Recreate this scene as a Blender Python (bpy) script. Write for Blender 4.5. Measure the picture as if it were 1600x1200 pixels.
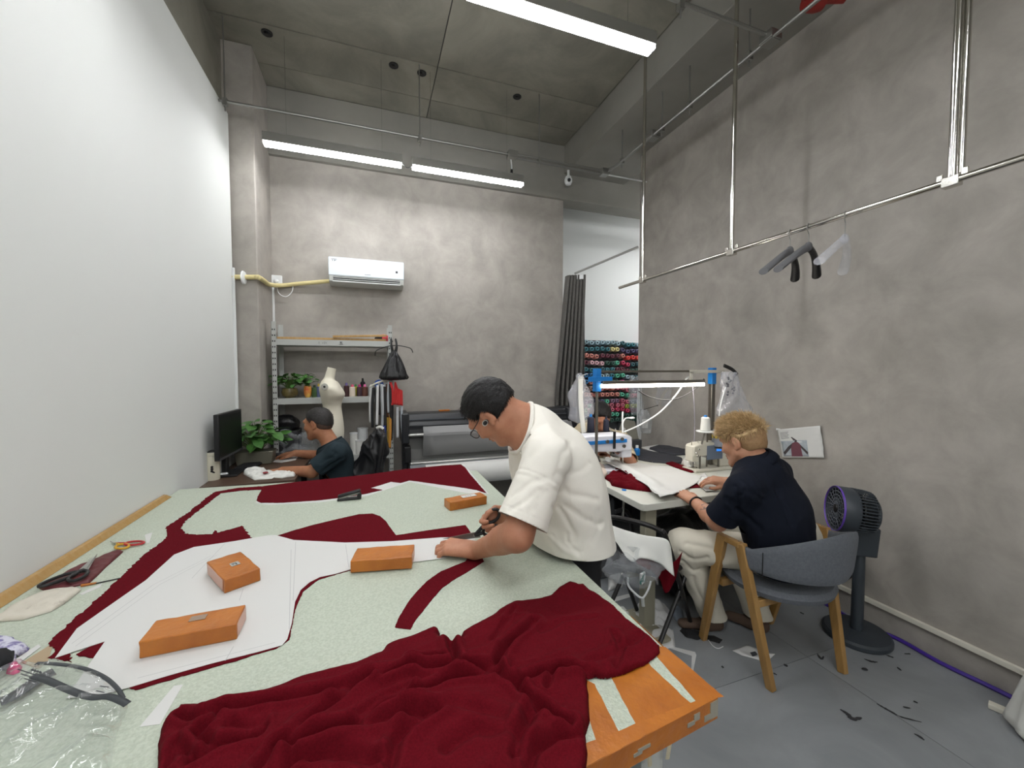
import bpy, bmesh, math, random
import numpy as np
from mathutils import Vector, Matrix, Euler
from mathutils.geometry import delaunay_2d_cdt

random.seed(7); rng = np.random.default_rng(7)
for o in list(bpy.data.objects): bpy.data.objects.remove(o)
SC = bpy.context.scene
COL = SC.collection

# ------------------------------------------------------------ camera, world, exposure
CF, CP, CY, CH = 624.0, 0.0411, 0.3381, 1.5
FW = np.array([math.sin(CY)*math.cos(CP), math.cos(CY)*math.cos(CP), -math.sin(CP)])
RT = np.array([math.cos(CY), -math.sin(CY), 0.0]); UP = np.cross(RT, FW)
cam_data = bpy.data.cameras.new('camera'); cam = bpy.data.objects.new('camera', cam_data); COL.objects.link(cam)
cam_data.sensor_fit = 'HORIZONTAL'; cam_data.sensor_width = 36.0; cam_data.lens = CF/1600*36.0
cam_data.clip_start = 0.02; cam_data.clip_end = 60
cam.location = (0, 0, CH)
cam.rotation_euler = Matrix((RT, UP, -FW)).transposed().to_euler()
SC.camera = cam
world = bpy.data.worlds.new('world'); SC.world = world; world.use_nodes = True
world.node_tree.nodes['Background'].inputs[0].default_value = (0.9, 0.95, 1.0, 1)
world.node_tree.nodes['Background'].inputs[1].default_value = 0.05
vs = SC.view_settings; vs.view_transform = 'Standard'; vs.look = 'None'; vs.gamma = 1.0; vs.use_curve_mapping = False
vs.exposure = 0.0
SC.cycles.use_denoising = True
SC.cycles.max_bounces = 10; SC.cycles.transparent_max_bounces = 16
LED_POWER = 57.0     # radiance of the ceiling tubes
TUBE_POWER = 22.0    # radiance of the work lamp over the sewing table

# measuring: a pixel of the photograph (1600x1200) to the point of a plane of the room
def ray(x, y): return RT*(x-800.0) + UP*(600.0-y) + FW*CF
def at_z(x, y, z): d = ray(x, y); return np.array([0, 0, CH]) + d*((z-CH)/d[2])
def at_y(x, y, Y): d = ray(x, y); return np.array([0, 0, CH]) + d*(Y/d[1])
def at_x(x, y, X): d = ray(x, y); return np.array([0, 0, CH]) + d*(X/d[0])
def at_d(x, y, dep): return np.array([0, 0, CH]) + ray(x, y)*(dep/CF)

# ------------------------------------------------------------ materials
def lin(c):
    return tuple(((v/255.0)/12.92 if v/255.0 <= 0.04045 else ((v/255.0+0.055)/1.055)**2.4) for v in c)
MATS = {}
def mat(name, rgb, rough=0.6, metal=0.0, rgb2=None, nscale=6.0, ncon=(0.35, 0.65), bump=0.0, bscale=60.0, coat=0.0, sheen=0.0,
        emit=0.0, emitc=None, trans=0.0, alpha=1.0, stretch=(1, 1, 1), sss=0.0, spec=0.5, detail=6.0, distort=0.0):
    if name in MATS: return MATS[name]
    m = bpy.data.materials.new(name); m.use_nodes = True; MATS[name] = m
    nt = m.node_tree; N = nt.nodes; L = nt.links; b = N['Principled BSDF']
    c = lin(rgb)+(1,)
    b.inputs['Base Color'].default_value = c
    b.inputs['Roughness'].default_value = rough; b.inputs['Metallic'].default_value = metal
    b.inputs['Specular IOR Level'].default_value = spec
    b.inputs['Coat Weight'].default_value = coat; b.inputs['Sheen Weight'].default_value = sheen
    b.inputs['Transmission Weight'].default_value = trans; b.inputs['Alpha'].default_value = alpha
    if sss: b.inputs['Subsurface Weight'].default_value = sss; b.inputs['Subsurface Radius'].default_value = (0.012, 0.005, 0.003)
    if emit:
        b.inputs['Emission Strength'].default_value = emit; b.inputs['Emission Color'].default_value = (lin(emitc) if emitc else c[:3])+(1,)
    if rgb2 is not None or bump:
        tc = N.new('ShaderNodeTexCoord'); mp = N.new('ShaderNodeMapping'); mp.inputs['Scale'].default_value = stretch
        L.new(tc.outputs['Object'], mp.inputs['Vector'])
    if rgb2 is not None:
        n = N.new('ShaderNodeTexNoise'); n.inputs['Scale'].default_value = nscale; n.inputs['Detail'].default_value = detail; n.inputs['Roughness'].default_value = 0.62
        n.inputs['Distortion'].default_value = distort
        r = N.new('ShaderNodeValToRGB'); r.color_ramp.elements[0].position = ncon[0]; r.color_ramp.elements[1].position = ncon[1]
        r.color_ramp.elements[0].color = c; r.color_ramp.elements[1].color = lin(rgb2)+(1,)
        L.new(mp.outputs[0], n.inputs['Vector']); L.new(n.outputs['Fac'], r.inputs['Fac']); L.new(r.outputs['Color'], b.inputs['Base Color'])
    if bump:
        n2 = N.new('ShaderNodeTexNoise'); n2.inputs['Scale'].default_value = bscale; n2.inputs['Detail'].default_value = 5
        bp = N.new('ShaderNodeBump'); bp.inputs['Strength'].default_value = bump; bp.inputs['Distance'].default_value = 0.01
        L.new(mp.outputs[0], n2.inputs['Vector']); L.new(n2.outputs['Fac'], bp.inputs['Height']); L.new(bp.outputs[0], b.inputs['Normal'])
    return m

def clear_film(name, tint=(245, 248, 250), body=0.12, bscale=22.0, bstr=0.9, rough=0.12):
    """thin clear plastic: mostly see-through, glossy where it faces away, crinkled"""
    if name in MATS: return MATS[name]
    m = bpy.data.materials.new(name); m.use_nodes = True; MATS[name] = m
    nt = m.node_tree; N = nt.nodes; L = nt.links; N.remove(N['Principled BSDF']); out = N['Material Output']
    tr = N.new('ShaderNodeBsdfTransparent'); tr.inputs[0].default_value = (0.96, 0.97, 0.97, 1)
    gl = N.new('ShaderNodeBsdfGlossy'); gl.inputs['Roughness'].default_value = rough; gl.inputs[0].default_value = (1, 1, 1, 1)
    df = N.new('ShaderNodeBsdfDiffuse'); df.inputs[0].default_value = lin(tint)+(1,)
    tc = N.new('ShaderNodeTexCoord'); n = N.new('ShaderNodeTexNoise'); n.inputs['Scale'].default_value = bscale; n.inputs['Detail'].default_value = 4; n.inputs['Distortion'].default_value = 1.2
    bp = N.new('ShaderNodeBump'); bp.inputs['Strength'].default_value = bstr; bp.inputs['Distance'].default_value = 0.03
    L.new(tc.outputs['Object'], n.inputs['Vector']); L.new(n.outputs['Fac'], bp.inputs['Height']); L.new(bp.outputs[0], gl.inputs['Normal'])
    lw = N.new('ShaderNodeLayerWeight'); lw.inputs[0].default_value = 0.5; L.new(bp.outputs[0], lw.inputs['Normal'])
    pw = N.new('ShaderNodeMath'); pw.operation = 'POWER'; pw.inputs[1].default_value = 3.5; L.new(lw.outputs['Facing'], pw.inputs[0])
    fr = N.new('ShaderNodeMath'); fr.operation = 'MULTIPLY_ADD'; fr.inputs[1].default_value = 0.55; fr.inputs[2].default_value = 0.055; L.new(pw.outputs[0], fr.inputs[0])
    m1 = N.new('ShaderNodeMixShader'); m1.inputs[0].default_value = body; L.new(tr.outputs[0], m1.inputs[1]); L.new(df.outputs[0], m1.inputs[2])
    m2 = N.new('ShaderNodeMixShader'); L.new(fr.outputs[0], m2.inputs[0]); L.new(m1.outputs[0], m2.inputs[1]); L.new(gl.outputs[0], m2.inputs[2])
    L.new(m2.outputs[0], out.inputs['Surface'])
    return m

# ------------------------------------------------------------ mesh building
def nrm(v): v = np.asarray(v, float); return v/max(np.linalg.norm(v), 1e-12)
def frame(axis, hint=(0, 0, 1)):
    """3x3 matrix whose columns are side, other, axis"""
    a = nrm(axis); h = np.asarray(hint, float)
    if abs(a @ nrm(h)) > 0.97: h = np.array([1.0, 0, 0]) if abs(a[0]) < 0.9 else np.array([0, 1.0, 0])
    s = nrm(np.cross(h, a)); t = np.cross(a, s)
    return np.array([s, t, a]).T
def rotz(a): c, s = math.cos(a), math.sin(a); return np.array([[c, -s, 0], [s, c, 0], [0, 0, 1]])
def spline(pts, n=8, closed=False):
    P = [np.asarray(p, float) for p in pts]; out = []; m = len(P)
    for i in range(m if closed else m-1):
        if closed: p0, p1, p2, p3 = P[(i-1) % m], P[i], P[(i+1) % m], P[(i+2) % m]
        else: p0, p1, p2, p3 = P[max(i-1, 0)], P[i], P[i+1], P[min(i+2, m-1)]
        for k in range(n):
            t = k/n
            out.append(0.5*((2*p1)+(-p0+p2)*t+(2*p0-5*p1+4*p2-p3)*t*t+(-p0+3*p1-3*p2+p3)*t**3))
    if not closed: out.append(P[-1])
    return out

class MB:
    def __init__(s): s.v = []; s.f = []; s.mi = []; s.cur = 0
    def add(s, vs, fs):
        b = len(s.v); s.v.extend([tuple(map(float, q)) for q in vs])
        for f in fs: s.f.append([b+i for i in f]); s.mi.append(s.cur)
        return s
    def box(s, c, size, R=None):
        c = np.asarray(c, float); h = np.asarray(size, float)/2
        vs = [np.array([x, y, z])*h for x in (-1, 1) for y in (-1, 1) for z in (-1, 1)]
        if R is not None: vs = [R @ q for q in vs]
        return s.add([q+c for q in vs], [(0, 1, 3, 2), (4, 6, 7, 5), (0, 4, 5, 1), (2, 3, 7, 6), (0, 2, 6, 4), (1, 5, 7, 3)])
    def bx(s, lo, hi): lo = np.asarray(lo, float); hi = np.asarray(hi, float); return s.box((lo+hi)/2, hi-lo)
    def hexa(s, bot, top):
        n = len(bot); return s.add(list(bot)+list(top), [tuple(range(n-1, -1, -1)), tuple(range(n, 2*n))]+[(i, (i+1) % n, n+(i+1) % n, n+i) for i in range(n)])
    def tube(s, pts, r, n=8, closed=False, caps=True, flat=None):
        P = [np.asarray(p, float) for p in pts]; m = len(P)
        rs = list(r) if hasattr(r, '__len__') else [r]*m
        vs = []; prev = None
        for i in range(m):
            if closed: t = P[(i+1) % m]-P[(i-1) % m]
            else: t = P[min(i+1, m-1)]-P[max(i-1, 0)]
            t = nrm(t)
            if prev is None: F = frame(t); a = F[:, 0]
            else: a = nrm(prev-t*(prev @ t))
            prev = a; b = np.cross(t, a)
            if flat is not None: 
                b = nrm(np.asarray(flat, float)-t*(np.asarray(flat, float) @ t)); a = np.cross(b, t)
            for k in range(n):
                q = 2*math.pi*k/n
                f = 1.0 if flat is None else 0.4
                vs.append(P[i]+rs[i]*(a*math.cos(q)+b*math.sin(q)*f))
        fs = []
        for i in range(m if closed else m-1):
            j = (i+1) % m
            for k in range(n): fs.append((i*n+k, i*n+(k+1) % n, j*n+(k+1) % n, j*n+k))
        if caps and not closed: fs += [tuple(range(n-1, -1, -1)), tuple(range((m-1)*n, m*n))]
        return s.add(vs, fs)
    def cyl(s, a, b, r, r2=None, n=16): return s.tube([a, b], [r, r if r2 is None else r2], n)
    def lathe(s, prof, o=(0, 0, 0), R=None, n=20, sx=1.0, sy=1.0):
        o = np.asarray(o, float); vs = []; m = len(prof)
        for (r, z) in prof:
            for k in range(n):
                q = 2*math.pi*k/n; p = np.array([r*math.cos(q)*sx, r*math.sin(q)*sy, z])
                vs.append((R @ p if R is not None else p)+o)
        fs = [(i*n+k, i*n+(k+1) % n, (i+1)*n+(k+1) % n, (i+1)*n+k) for i in range(m-1) for k in range(n)]
        if prof[0] == prof[-1]: return s.add(vs, fs)
        if prof[0][0] > 1e-5: fs.append(tuple(range(n-1, -1, -1)))
        if prof[-1][0] > 1e-5: fs.append(tuple(range((m-1)*n, m*n)))
        return s.add(vs, fs)
    def prism(s, poly, z0, z1):
        n = len(poly); vs = [(p[0], p[1], z0) for p in poly]+[(p[0], p[1], z1) for p in poly]
        a = sum(poly[i][0]*poly[(i+1) % n][1]-poly[(i+1) % n][0]*poly[i][1] for i in range(n))
        fs = [tuple(range(n-1, -1, -1)), tuple(range(n, 2*n))]+[(i, (i+1) % n, n+(i+1) % n, n+i) for i in range(n)]
        if a < 0: fs = [tuple(reversed(f)) for f in fs]
        return s.add(vs, fs)
    def sheet(s, P):
        """P[i][j] grid of points, single sided sheet"""
        nu, nv = len(P), len(P[0]); vs = [P[i][j] for i in range(nu) for j in range(nv)]
        return s.add(vs, [(i*nv+j, i*nv+j+1, (i+1)*nv+j+1, (i+1)*nv+j) for i in range(nu-1) for j in range(nv-1)])
    def ball(s, c, r, n=12, m=8, R=None):
        c = np.asarray(c, float); r = np.asarray([r]*3 if np.isscalar(r) else r, float); vs = []
        for i in range(m+1):
            th = math.pi*i/m
            for k in range(n):
                q = 2*math.pi*k/n; p = r*np.array([math.sin(th)*math.cos(q), math.sin(th)*math.sin(q), -math.cos(th)])
                vs.append((R @ p if R is not None else p)+c)
        return s.add(vs, [(i*n+k, i*n+(k+1) % n, (i+1)*n+(k+1) % n, (i+1)*n+k) for i in range(m) for k in range(n)])
    def build(s, name, material, parent=None, bevel=0.0, smooth=32, solid=0.0, sub=0, kind=None, label=None, origin=None, weld=False):
        V = np.array(s.v)
        return link_mesh(name, V, s.f, material, parent, bevel, smooth, solid, sub, kind, label, s.mi if max(s.mi or [0]) else None, weld)

def wloc(o):
    p = np.array(o.location)
    while o.parent: o = o.parent; p = p+np.array(o.location)
    return p
def link_mesh(name, V, F, material, parent=None, bevel=0.0, smooth=32, solid=0.0, sub=0, kind=None, label=None, mi=None, weld=False):
    V = np.asarray(V, float); o0 = np.array([(V[:, 0].min()+V[:, 0].max())/2, (V[:, 1].min()+V[:, 1].max())/2, V[:, 2].min()])
    me = bpy.data.meshes.new(name); me.from_pydata((V-o0).tolist(), [], [list(map(int, f)) for f in F]) if not isinstance(F, np.ndarray) else me.from_pydata((V-o0).tolist(), [], F.tolist())
    bm = bmesh.new(); bm.from_mesh(me)
    if weld: bmesh.ops.remove_doubles(bm, verts=bm.verts, dist=1e-5)
    if len(V) < 60000: bmesh.ops.recalc_face_normals(bm, faces=bm.faces)
    bm.to_mesh(me); bm.free()
    ms = material if isinstance(material, (list, tuple)) else [material]
    for m in ms: me.materials.append(m)
    if mi is not None: me.polygons.foreach_set('material_index', mi)
    if smooth:
        me.polygons.foreach_set('use_smooth', [True]*len(me.polygons))
        if smooth < 170: me.set_sharp_from_angle(angle=math.radians(smooth))
    me.update()
    ob = bpy.data.objects.new(name, me); COL.objects.link(ob)
    if parent is not None: ob.parent = parent; ob.location = Vector(o0-wloc(parent))
    else: ob.location = Vector(o0)
    if solid: md = ob.modifiers.new('thick', 'SOLIDIFY'); md.thickness = abs(solid); md.offset = 1 if solid > 0 else -1
    if bevel: md = ob.modifiers.new('bevel', 'BEVEL'); md.width = bevel; md.segments = 2; md.limit_method = 'ANGLE'; md.angle_limit = math.radians(40)
    if sub: md = ob.modifiers.new('sub', 'SUBSURF'); md.levels = sub; md.render_levels = sub
    if kind: ob['kind'] = kind
    if label: ob['label'] = label
    return ob
def tag(o, label, cat, group=None):
    o['label'] = label; o['category'] = cat
    if group: o['group'] = group
    return o
def thing(name, label, cat, loc, group=None):
    o = bpy.data.objects.new(name, None); COL.objects.link(o); o.location = Vector(np.asarray(loc, float)); o.empty_display_size = 0.05
    return tag(o, label, cat, group)
def dup(root, loc, label=None, rz=None, swap=None):
    r = root.copy(); COL.objects.link(r); r.location = Vector(loc)
    if rz is not None: r.rotation_euler = (0, 0, rz)
    if label: r['label'] = label
    def rec(src, dst):
        for ch in [c for c in src.children]:
            c = ch.copy(); COL.objects.link(c); c.parent = dst; rec(ch, c)
    rec(root, r)
    return r

# ------------------------------------------------------------ smooth value noise (numpy)
def _h(i, j, k):
    n = (i*374761393+j*668265263+k*2147483647) & 0xffffffff
    n = ((n ^ (n >> 13))*1274126177) & 0xffffffff
    return ((n ^ (n >> 16)) & 0xffff)/65535.0
def vnoise(P, scale=1.0, seed=0):
    P = np.asarray(P, float)*scale+1000.0+seed*17.3
    if P.shape[-1] == 2: P = np.concatenate([P, np.full(P.shape[:-1]+(1,), 3.7)], -1)
    I = np.floor(P).astype(np.int64); f = P-I; f = f*f*(3-2*f)
    r = 0
    for dx in (0, 1):
        for dy in (0, 1):
            for dz in (0, 1):
                w = (f[..., 0] if dx else 1-f[..., 0])*(f[..., 1] if dy else 1-f[..., 1])*(f[..., 2] if dz else 1-f[..., 2])
                r = r+w*_h(I[..., 0]+dx, I[..., 1]+dy, I[..., 2]+dz)
    return r*2-1
def fbm(P, scale=1.0, oct=3, seed=0):
    r = 0; a = 1.0
    for o in range(oct): r = r+a*vnoise(P, scale*2**o, seed+o*5); a *= 0.5
    return r
def seg_dist(P, line):
    """distance of 2D/3D points P to a polyline, and the side-less distance only"""
    P = np.asarray(P, float); best = np.full(P.shape[0], 1e9)
    for a, b in zip(line[:-1], line[1:]):
        a = np.asarray(a, float); b = np.asarray(b, float); ab = b-a
        t = np.clip(((P-a) @ ab)/max(ab @ ab, 1e-12), 0, 1)
        best = np.minimum(best, np.linalg.norm(P-(a+t[:, None]*ab), axis=1))
    return best
def inside(P, poly):
    x, y = P[:, 0], P[:, 1]; r = np.zeros(len(P), bool); n = len(poly)
    for i in range(n):
        x0, y0 = poly[i][:2]; x1, y1 = poly[(i+1) % n][:2]
        c = ((y0 > y) != (y1 > y)); 
        with np.errstate(divide='ignore', invalid='ignore'):
            r ^= c & (x < (x1-x0)*(y-y0)/((y1-y0) if y1 != y0 else 1e-12)+x0)
    return r
def resample(poly, step, closed=True):
    out = []; n = len(poly)
    for i in range(n if closed else n-1):
        a = np.asarray(poly[i], float)[:2]; b = np.asarray(poly[(i+1) % n], float)[:2]; k = max(1, int(round(np.linalg.norm(b-a)/step)))
        for j in range(k): out.append(a+(b-a)*j/k)
    return out
def drape(name, poly, hfun, material, parent=None, res=0.006, solid=0.0012, fray=0.0, **kw):
    """cloth lying on a surface: outline polygon (x, y), height function of (points, distance to the edge)"""
    B = np.array(resample(poly, res*0.8))
    if fray: B = B+fray*np.stack([fbm(B, 60, 2, 3), fbm(B, 60, 2, 9)], 1)
    lo, hi = B.min(0), B.max(0)
    gx, gy = np.meshgrid(np.arange(lo[0], hi[0], res), np.arange(lo[1], hi[1], res*0.87), indexing='ij')
    gx = gx+np.where(np.arange(gx.shape[1]) % 2, res/2, 0)[None, :]
    G = np.stack([gx.ravel(), gy.ravel()], 1); G = G[inside(G, B)]
    tree_d = seg_dist(G, list(B[::3])+[B[0]]); keep = tree_d > res*0.7; G = G[keep]
    P = np.concatenate([B, G]); nb = len(B)
    r = delaunay_2d_cdt([Vector(p) for p in P], [(i, (i+1) % nb) for i in range(nb)], [], 1, 1e-6)
    P2 = np.array([tuple(v) for v in r[0]]); F = [list(f) for f in r[2]]
    de = seg_dist(P2, list(B[::2])+[B[0]])
    z = hfun(P2, de)
    return link_mesh(name, np.column_stack([P2, z]), F, material, parent, smooth=180, solid=solid, **kw)
# ------------------------------------------------------------ materials of the room
W_white = mat('white_paint', (222, 224, 221), 0.7, bump=0.03, bscale=90)
W_stucco = mat('grey_stucco', (142, 137, 130), 0.62, rgb2=(176, 170, 162), nscale=4.2, ncon=(0.26, 0.76), bump=0.12, bscale=12, detail=12, distort=0.35)
W_conc = mat('raw_concrete', (112, 110, 100), 0.85, rgb2=(146, 142, 130), nscale=1.7, ncon=(0.32, 0.7), bump=0.2, bscale=25, detail=9, distort=0.6)
W_conc2 = mat('smooth_concrete', (124, 122, 116), 0.8, rgb2=(145, 142, 134), nscale=1.3, ncon=(0.3, 0.75), bump=0.1, bscale=18, detail=8)
W_floor = mat('floor_tile_grey', (122, 125, 128), 0.42, rgb2=(146, 149, 151), nscale=2.2, ncon=(0.3, 0.75), bump=0.03, bscale=30, detail=7, distort=0.8)
M_grout = mat('grout', (62, 62, 62), 0.9)
M_alu = mat('aluminium', (190, 190, 186), 0.35, 0.9)
M_chrome = mat('chrome', (205, 203, 196), 0.16, 1.0)
M_galv = mat('galvanised_steel', (150, 150, 146), 0.38, 0.85)
M_black = mat('black_plastic', (22, 22, 24), 0.42)
M_blackm = mat('black_metal', (30, 29, 29), 0.4, 0.3)
M_whitep = mat('white_plastic', (224, 226, 226), 0.35)
M_offwhite = mat('cream_plastic', (214, 210, 196), 0.45)
M_led = mat('led_diffuser', (255, 255, 255), 0.5, emit=LED_POWER, emitc=(250, 251, 253))
M_red = mat('red_paint', (140, 34, 28), 0.5)
M_paper = mat('white_paper', (208, 208, 205), 0.75, bump=0.05, bscale=12)
M_burg = mat('burgundy_wool', (84, 9, 19), 0.95, rgb2=(98, 13, 25), nscale=260, ncon=(0.35, 0.65), bump=0.2, bscale=420, spec=0.08)
M_orange = mat('orange_tape', (186, 112, 36), 0.34, rgb2=(166, 94, 26), nscale=9, bump=0.25, bscale=38, coat=0.12)
M_mint = mat('mint_table_board', (178, 187, 170), 0.55, rgb2=(192, 200, 184), nscale=150, ncon=(0.4, 0.6), bump=0.4, bscale=170, detail=3)
M_blue = mat('blue_plastic', (24, 120, 196), 0.4)
M_cream = mat('cream_machine_paint', (206, 202, 188), 0.35)
M_ltgrey = mat('light_grey_paint', (188, 190, 186), 0.5)
M_wood = mat('light_wood', (178, 146, 96), 0.5, rgb2=(172, 132, 72), nscale=9, stretch=(6, 6, 0.6), bump=0.05)
M_film = clear_film('clear_film')
M_film_soft = clear_film('soft_film', (236, 236, 246), 0.2, 26, 0.5, 0.16)

def S(o, kind='structure'): o['kind'] = kind; return o

# ------------------------------------------------------------ floor with its tiles
m = MB(); m.bx((-1.4, -4.2, -0.1), (5.3, 5.2, -0.004)); floor = S(m.build('floor', M_grout))
def cuts(a, b, c, st):
    r = [c]; 
    while r[0]-st > a: r.insert(0, r[0]-st)
    while r[-1]+st < b: r.append(r[-1]+st)
    return [a]+r+[b]
fx, fy = cuts(-1.4, 5.3, 2.115, 1.2), cuts(-4.2, 5.2, 1.39, 1.2)
tile_me = {}
for i in range(len(fx)-1):
    for j in range(len(fy)-1):
        g = 0.0014; m = MB(); m.bx((fx[i]+g, fy[j]+g, -0.004), (fx[i+1]-g, fy[j+1]-g, 0.0)); m.build('floor_tile', W_floor, floor)

# ------------------------------------------------------------ ceiling, beams
ZC = 4.06
yj1, yj2 = at_z(675, 103, ZC)[1], at_z(570, 134, ZC)[1]; xj = at_z(684, 105, ZC)[0]
m = MB(); m.bx((-1.5, -4.2, ZC+0.012), (5.3, 5.2, ZC+0.2)); ceil = S(m.build('ceiling', M_grout))
cx, cy = [-1.5, xj, 2.14, 5.3], [-4.2, -1.4, yj1-1.5, yj1, yj2, 5.2]
for i in range(3):
    for j in range(5):
        g = 0.004; m = MB(); dz = random.uniform(0, 0.006)
        m.bx((cx[i]+g, cy[j]+g, ZC+dz), (cx[i+1]-g, cy[j+1]-g, ZC+0.014)); m.build('ceiling_panel', W_conc, ceil)
m = MB(); m.bx((-1.5, -4.2, 3.475), (-1.075, 4.3, ZC)); m.build('beam', W_conc, ceil, bevel=0.006)
m = MB(); m.bx((2.14, -4.2, 3.74), (2.95, 4.27, ZC)); m.build('beam', W_conc2, ceil, bevel=0.006)
m = MB(); m.bx((-1.5, 4.255, 3.455), (5.3, 4.5, ZC)); m.build('beam', W_conc2, ceil, bevel=0.006)
# walls
m = MB(); m.bx((-1.16, -4.2, 0), (-1.03, 3.755, 3.478)); S(m.build('wall_left', W_white))
m = MB(); m.bx((-1.5, 4.3, 0), (2.15, 4.48, 3.46)); S(m.build('wall_back', W_stucco, bevel=0.003))
m = MB(); m.bx((-1.5, 3.785, 0), (-0.863, 4.3, ZC)); S(m.build('pillar', W_stucco, bevel=0.008))
m = MB(); m.bx((2.725, -4.2, 0), (2.9, 3.635, 3.745)); S(m.build('wall_right', W_stucco, bevel=0.003))
m = MB(); m.bx((1.9, 5.0, 0), (5.3, 5.15, ZC)); S(m.build('wall_far', W_white))
m = MB(); m.bx((5.15, -4.2, 0), (5.3, 5.1, ZC)); S(m.build('wall_side', W_white))
m = MB(); m.bx((-1.5, -4.3, 0), (5.3, -4.15, ZC)); S(m.build('wall_front', W_white))
m = MB(); m.bx((2.703, -4.1, 0.135), (2.725, 3.6, 0.16)); S(m.build('trim_1', M_offwhite, bevel=0.002))

# ------------------------------------------------------------ ceiling lights
def linear_light(x0, x1, y, z, label, cord=None):
    t = thing('linear_light', label, 'ceiling light', ((x0+x1)/2, y, z), 'linear ceiling lights')
    m = MB(); m.bx((x0, y-0.036, z+0.008), (x1, y+0.036, z+0.075)); m.build('housing', M_alu, t, bevel=0.002)
    m = MB(); m.bx((x0+0.004, y-0.033, z-0.012), (x1-0.004, y+0.033, z+0.008)); m.build('diffuser', M_led, t, bevel=0.004)
    m = MB()
    for x in (x0+0.16, x1-0.16): m.cyl((x, y, z+0.07), (x, y, ZC), 0.0006, n=5)
    m.build('suspension_wire', M_blackm, t, kind='stuff')
    return t
ZL = 3.225
l1 = linear_light(at_y(411, 222, 3.6)[0], at_y(628, 257, 3.6)[0], 3.6, ZL, 'long lit linear lamp hung highest by the pillar, over the grey steel shelf')
l2 = linear_light(at_y(644, 262, 3.6)[0], at_y(817, 290, 3.6)[0], 3.6, ZL, 'lit linear lamp hung over the plotter, its white flex going up to the conduit')
xr = at_z(1025, 76, 3.213)[0]; yr = at_z(1025, 76, 3.213)[1]+0.03
linear_light(xr-1.03, xr, yr, ZL, 'large bright linear lamp cut by the top edge of the photo')
linear_light(xr-2.14, xr-1.09, yr, ZL, 'linear lamp in line with the large bright one, above the cutting table')
for k, yy in enumerate((0.05, -1.7, -3.4)):
    for j, xx in enumerate((-0.75, 0.4)):
        linear_light(xx, xx+1.03, yy, ZL, 'linear lamp of the %s row behind the cutting table, %s' % (('first', 'second', 'third')[k], ('nearer the white wall', 'nearer the grey wall')[j]))
for k, yy in enumerate((4.1, 3.2, 2.2, 1.0)): linear_light(3.5, 4.7, yy, ZL, '%s unseen linear lamp from the thread rack, added to brighten the room behind the grey wall' % ('first', 'second', 'third', 'fourth')[k])  # lamps out of view, added so the white wall behind the rack reads brighter
m = MB(); m.tube(spline([at_y(628, 255, 3.6), at_y(636, 262, 3.6), at_y(644, 260, 3.6)], 5), 0.003, 6)
tag(m.build('lamp_cable', M_black), 'short black cable joining the two lamps at the back', 'cable')
# white flex from the box down to the second lamp
a, b = at_y(798, 246, 3.57), at_y(797, 281, 3.6)
t = thing('lamp_flex', 'white flex with a black connector dropping to the lamp over the plotter', 'cable', b)
m = MB(); m.tube(spline([a, (a+b)/2+np.array([0.012, 0, 0]), b], 6), 0.006, 6); m.build('flex', M_whitep, t)
c = (a+b)/2+np.array([0.012, 0, -0.02]); m = MB(); m.box(c, (0.02, 0.02, 0.03)); m.build('connector', M_black, t, bevel=0.003)

# ------------------------------------------------------------ conduits
ZK = 3.457; XK = 2.285; YK = 3.55
t = thing('conduit_run', 'galvanised conduit pair crossing from the white wall and turning along the grey wall', 'conduit', (0.6, YK, ZK))
m = MB(); m.tube([(-1.03, YK, ZK), (1.25, YK, ZK)], 0.0105, 8); m.build('conduit', M_galv, t)
m = MB(); pts = [(1.25, YK, ZK+0.012), (XK-0.16, YK, ZK+0.012)]+[(XK-0.14+0.14*math.sin(q), YK-0.14+0.14*math.cos(q), ZK+0.012) for q in np.linspace(0.2, math.pi/2, 6)]+[(XK, -2.0, ZK+0.012)]
m.tube(pts, 0.0105, 8); m.build('conduit', M_galv, t)
m = MB(); m.tube([(1.25, YK, ZK-0.02), (2.19, YK, ZK-0.02)], 0.0105, 8); m.build('conduit', M_galv, t)
m = MB(); m.tube([(2.24, YK-0.05, ZK-0.02), (XK-0.04, 3.2, ZK-0.02), (XK-0.04, -2.0, ZK-0.02)], 0.0105, 8); m.build('conduit', M_galv, t)
kx = at_z(1196, 57, ZK)
m = MB(); m.tube([(kx[0], kx[1], ZK+0.012), (-1.03, kx[1], ZK+0.012)], 0.0105, 8); m.build('conduit', M_galv, t)
for p in ((1.25, YK, ZK), (2.215, YK-0.02, ZK-0.012), (XK-0.02, 2.86, ZK-0.004), (XK-0.02, kx[1], ZK)):
    m = MB(); m.box(p, (0.085, 0.085, 0.05)); m.box((p[0], p[1], p[2]-0.028), (0.075, 0.075, 0.008)); m.build('junction_box', M_galv, t, bevel=0.004)
m = MB(); m.tube([(2.215, YK-0.02, ZK-0.03), (2.9, YK-0.02, ZK-0.03)], 0.007, 8); m.build('conduit', M_whitep, t, label='white painted conduit')
for p in ((-0.99, YK), (0.415, YK), (1.52, YK), (XK-0.02, 2.75), (XK-0.02, 2.45), (XK-0.02, 1.95), (XK-0.02, 3.3), (1.6, kx[1])):
    m = MB(); m.cyl((p[0], p[1], ZK-0.07), (p[0], p[1], ZC), 0.0045, n=6); m.box((p[0], p[1], ZK-0.005), (0.03, 0.03, 0.05)); m.build('hanger_rod', M_galv, t)
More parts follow.
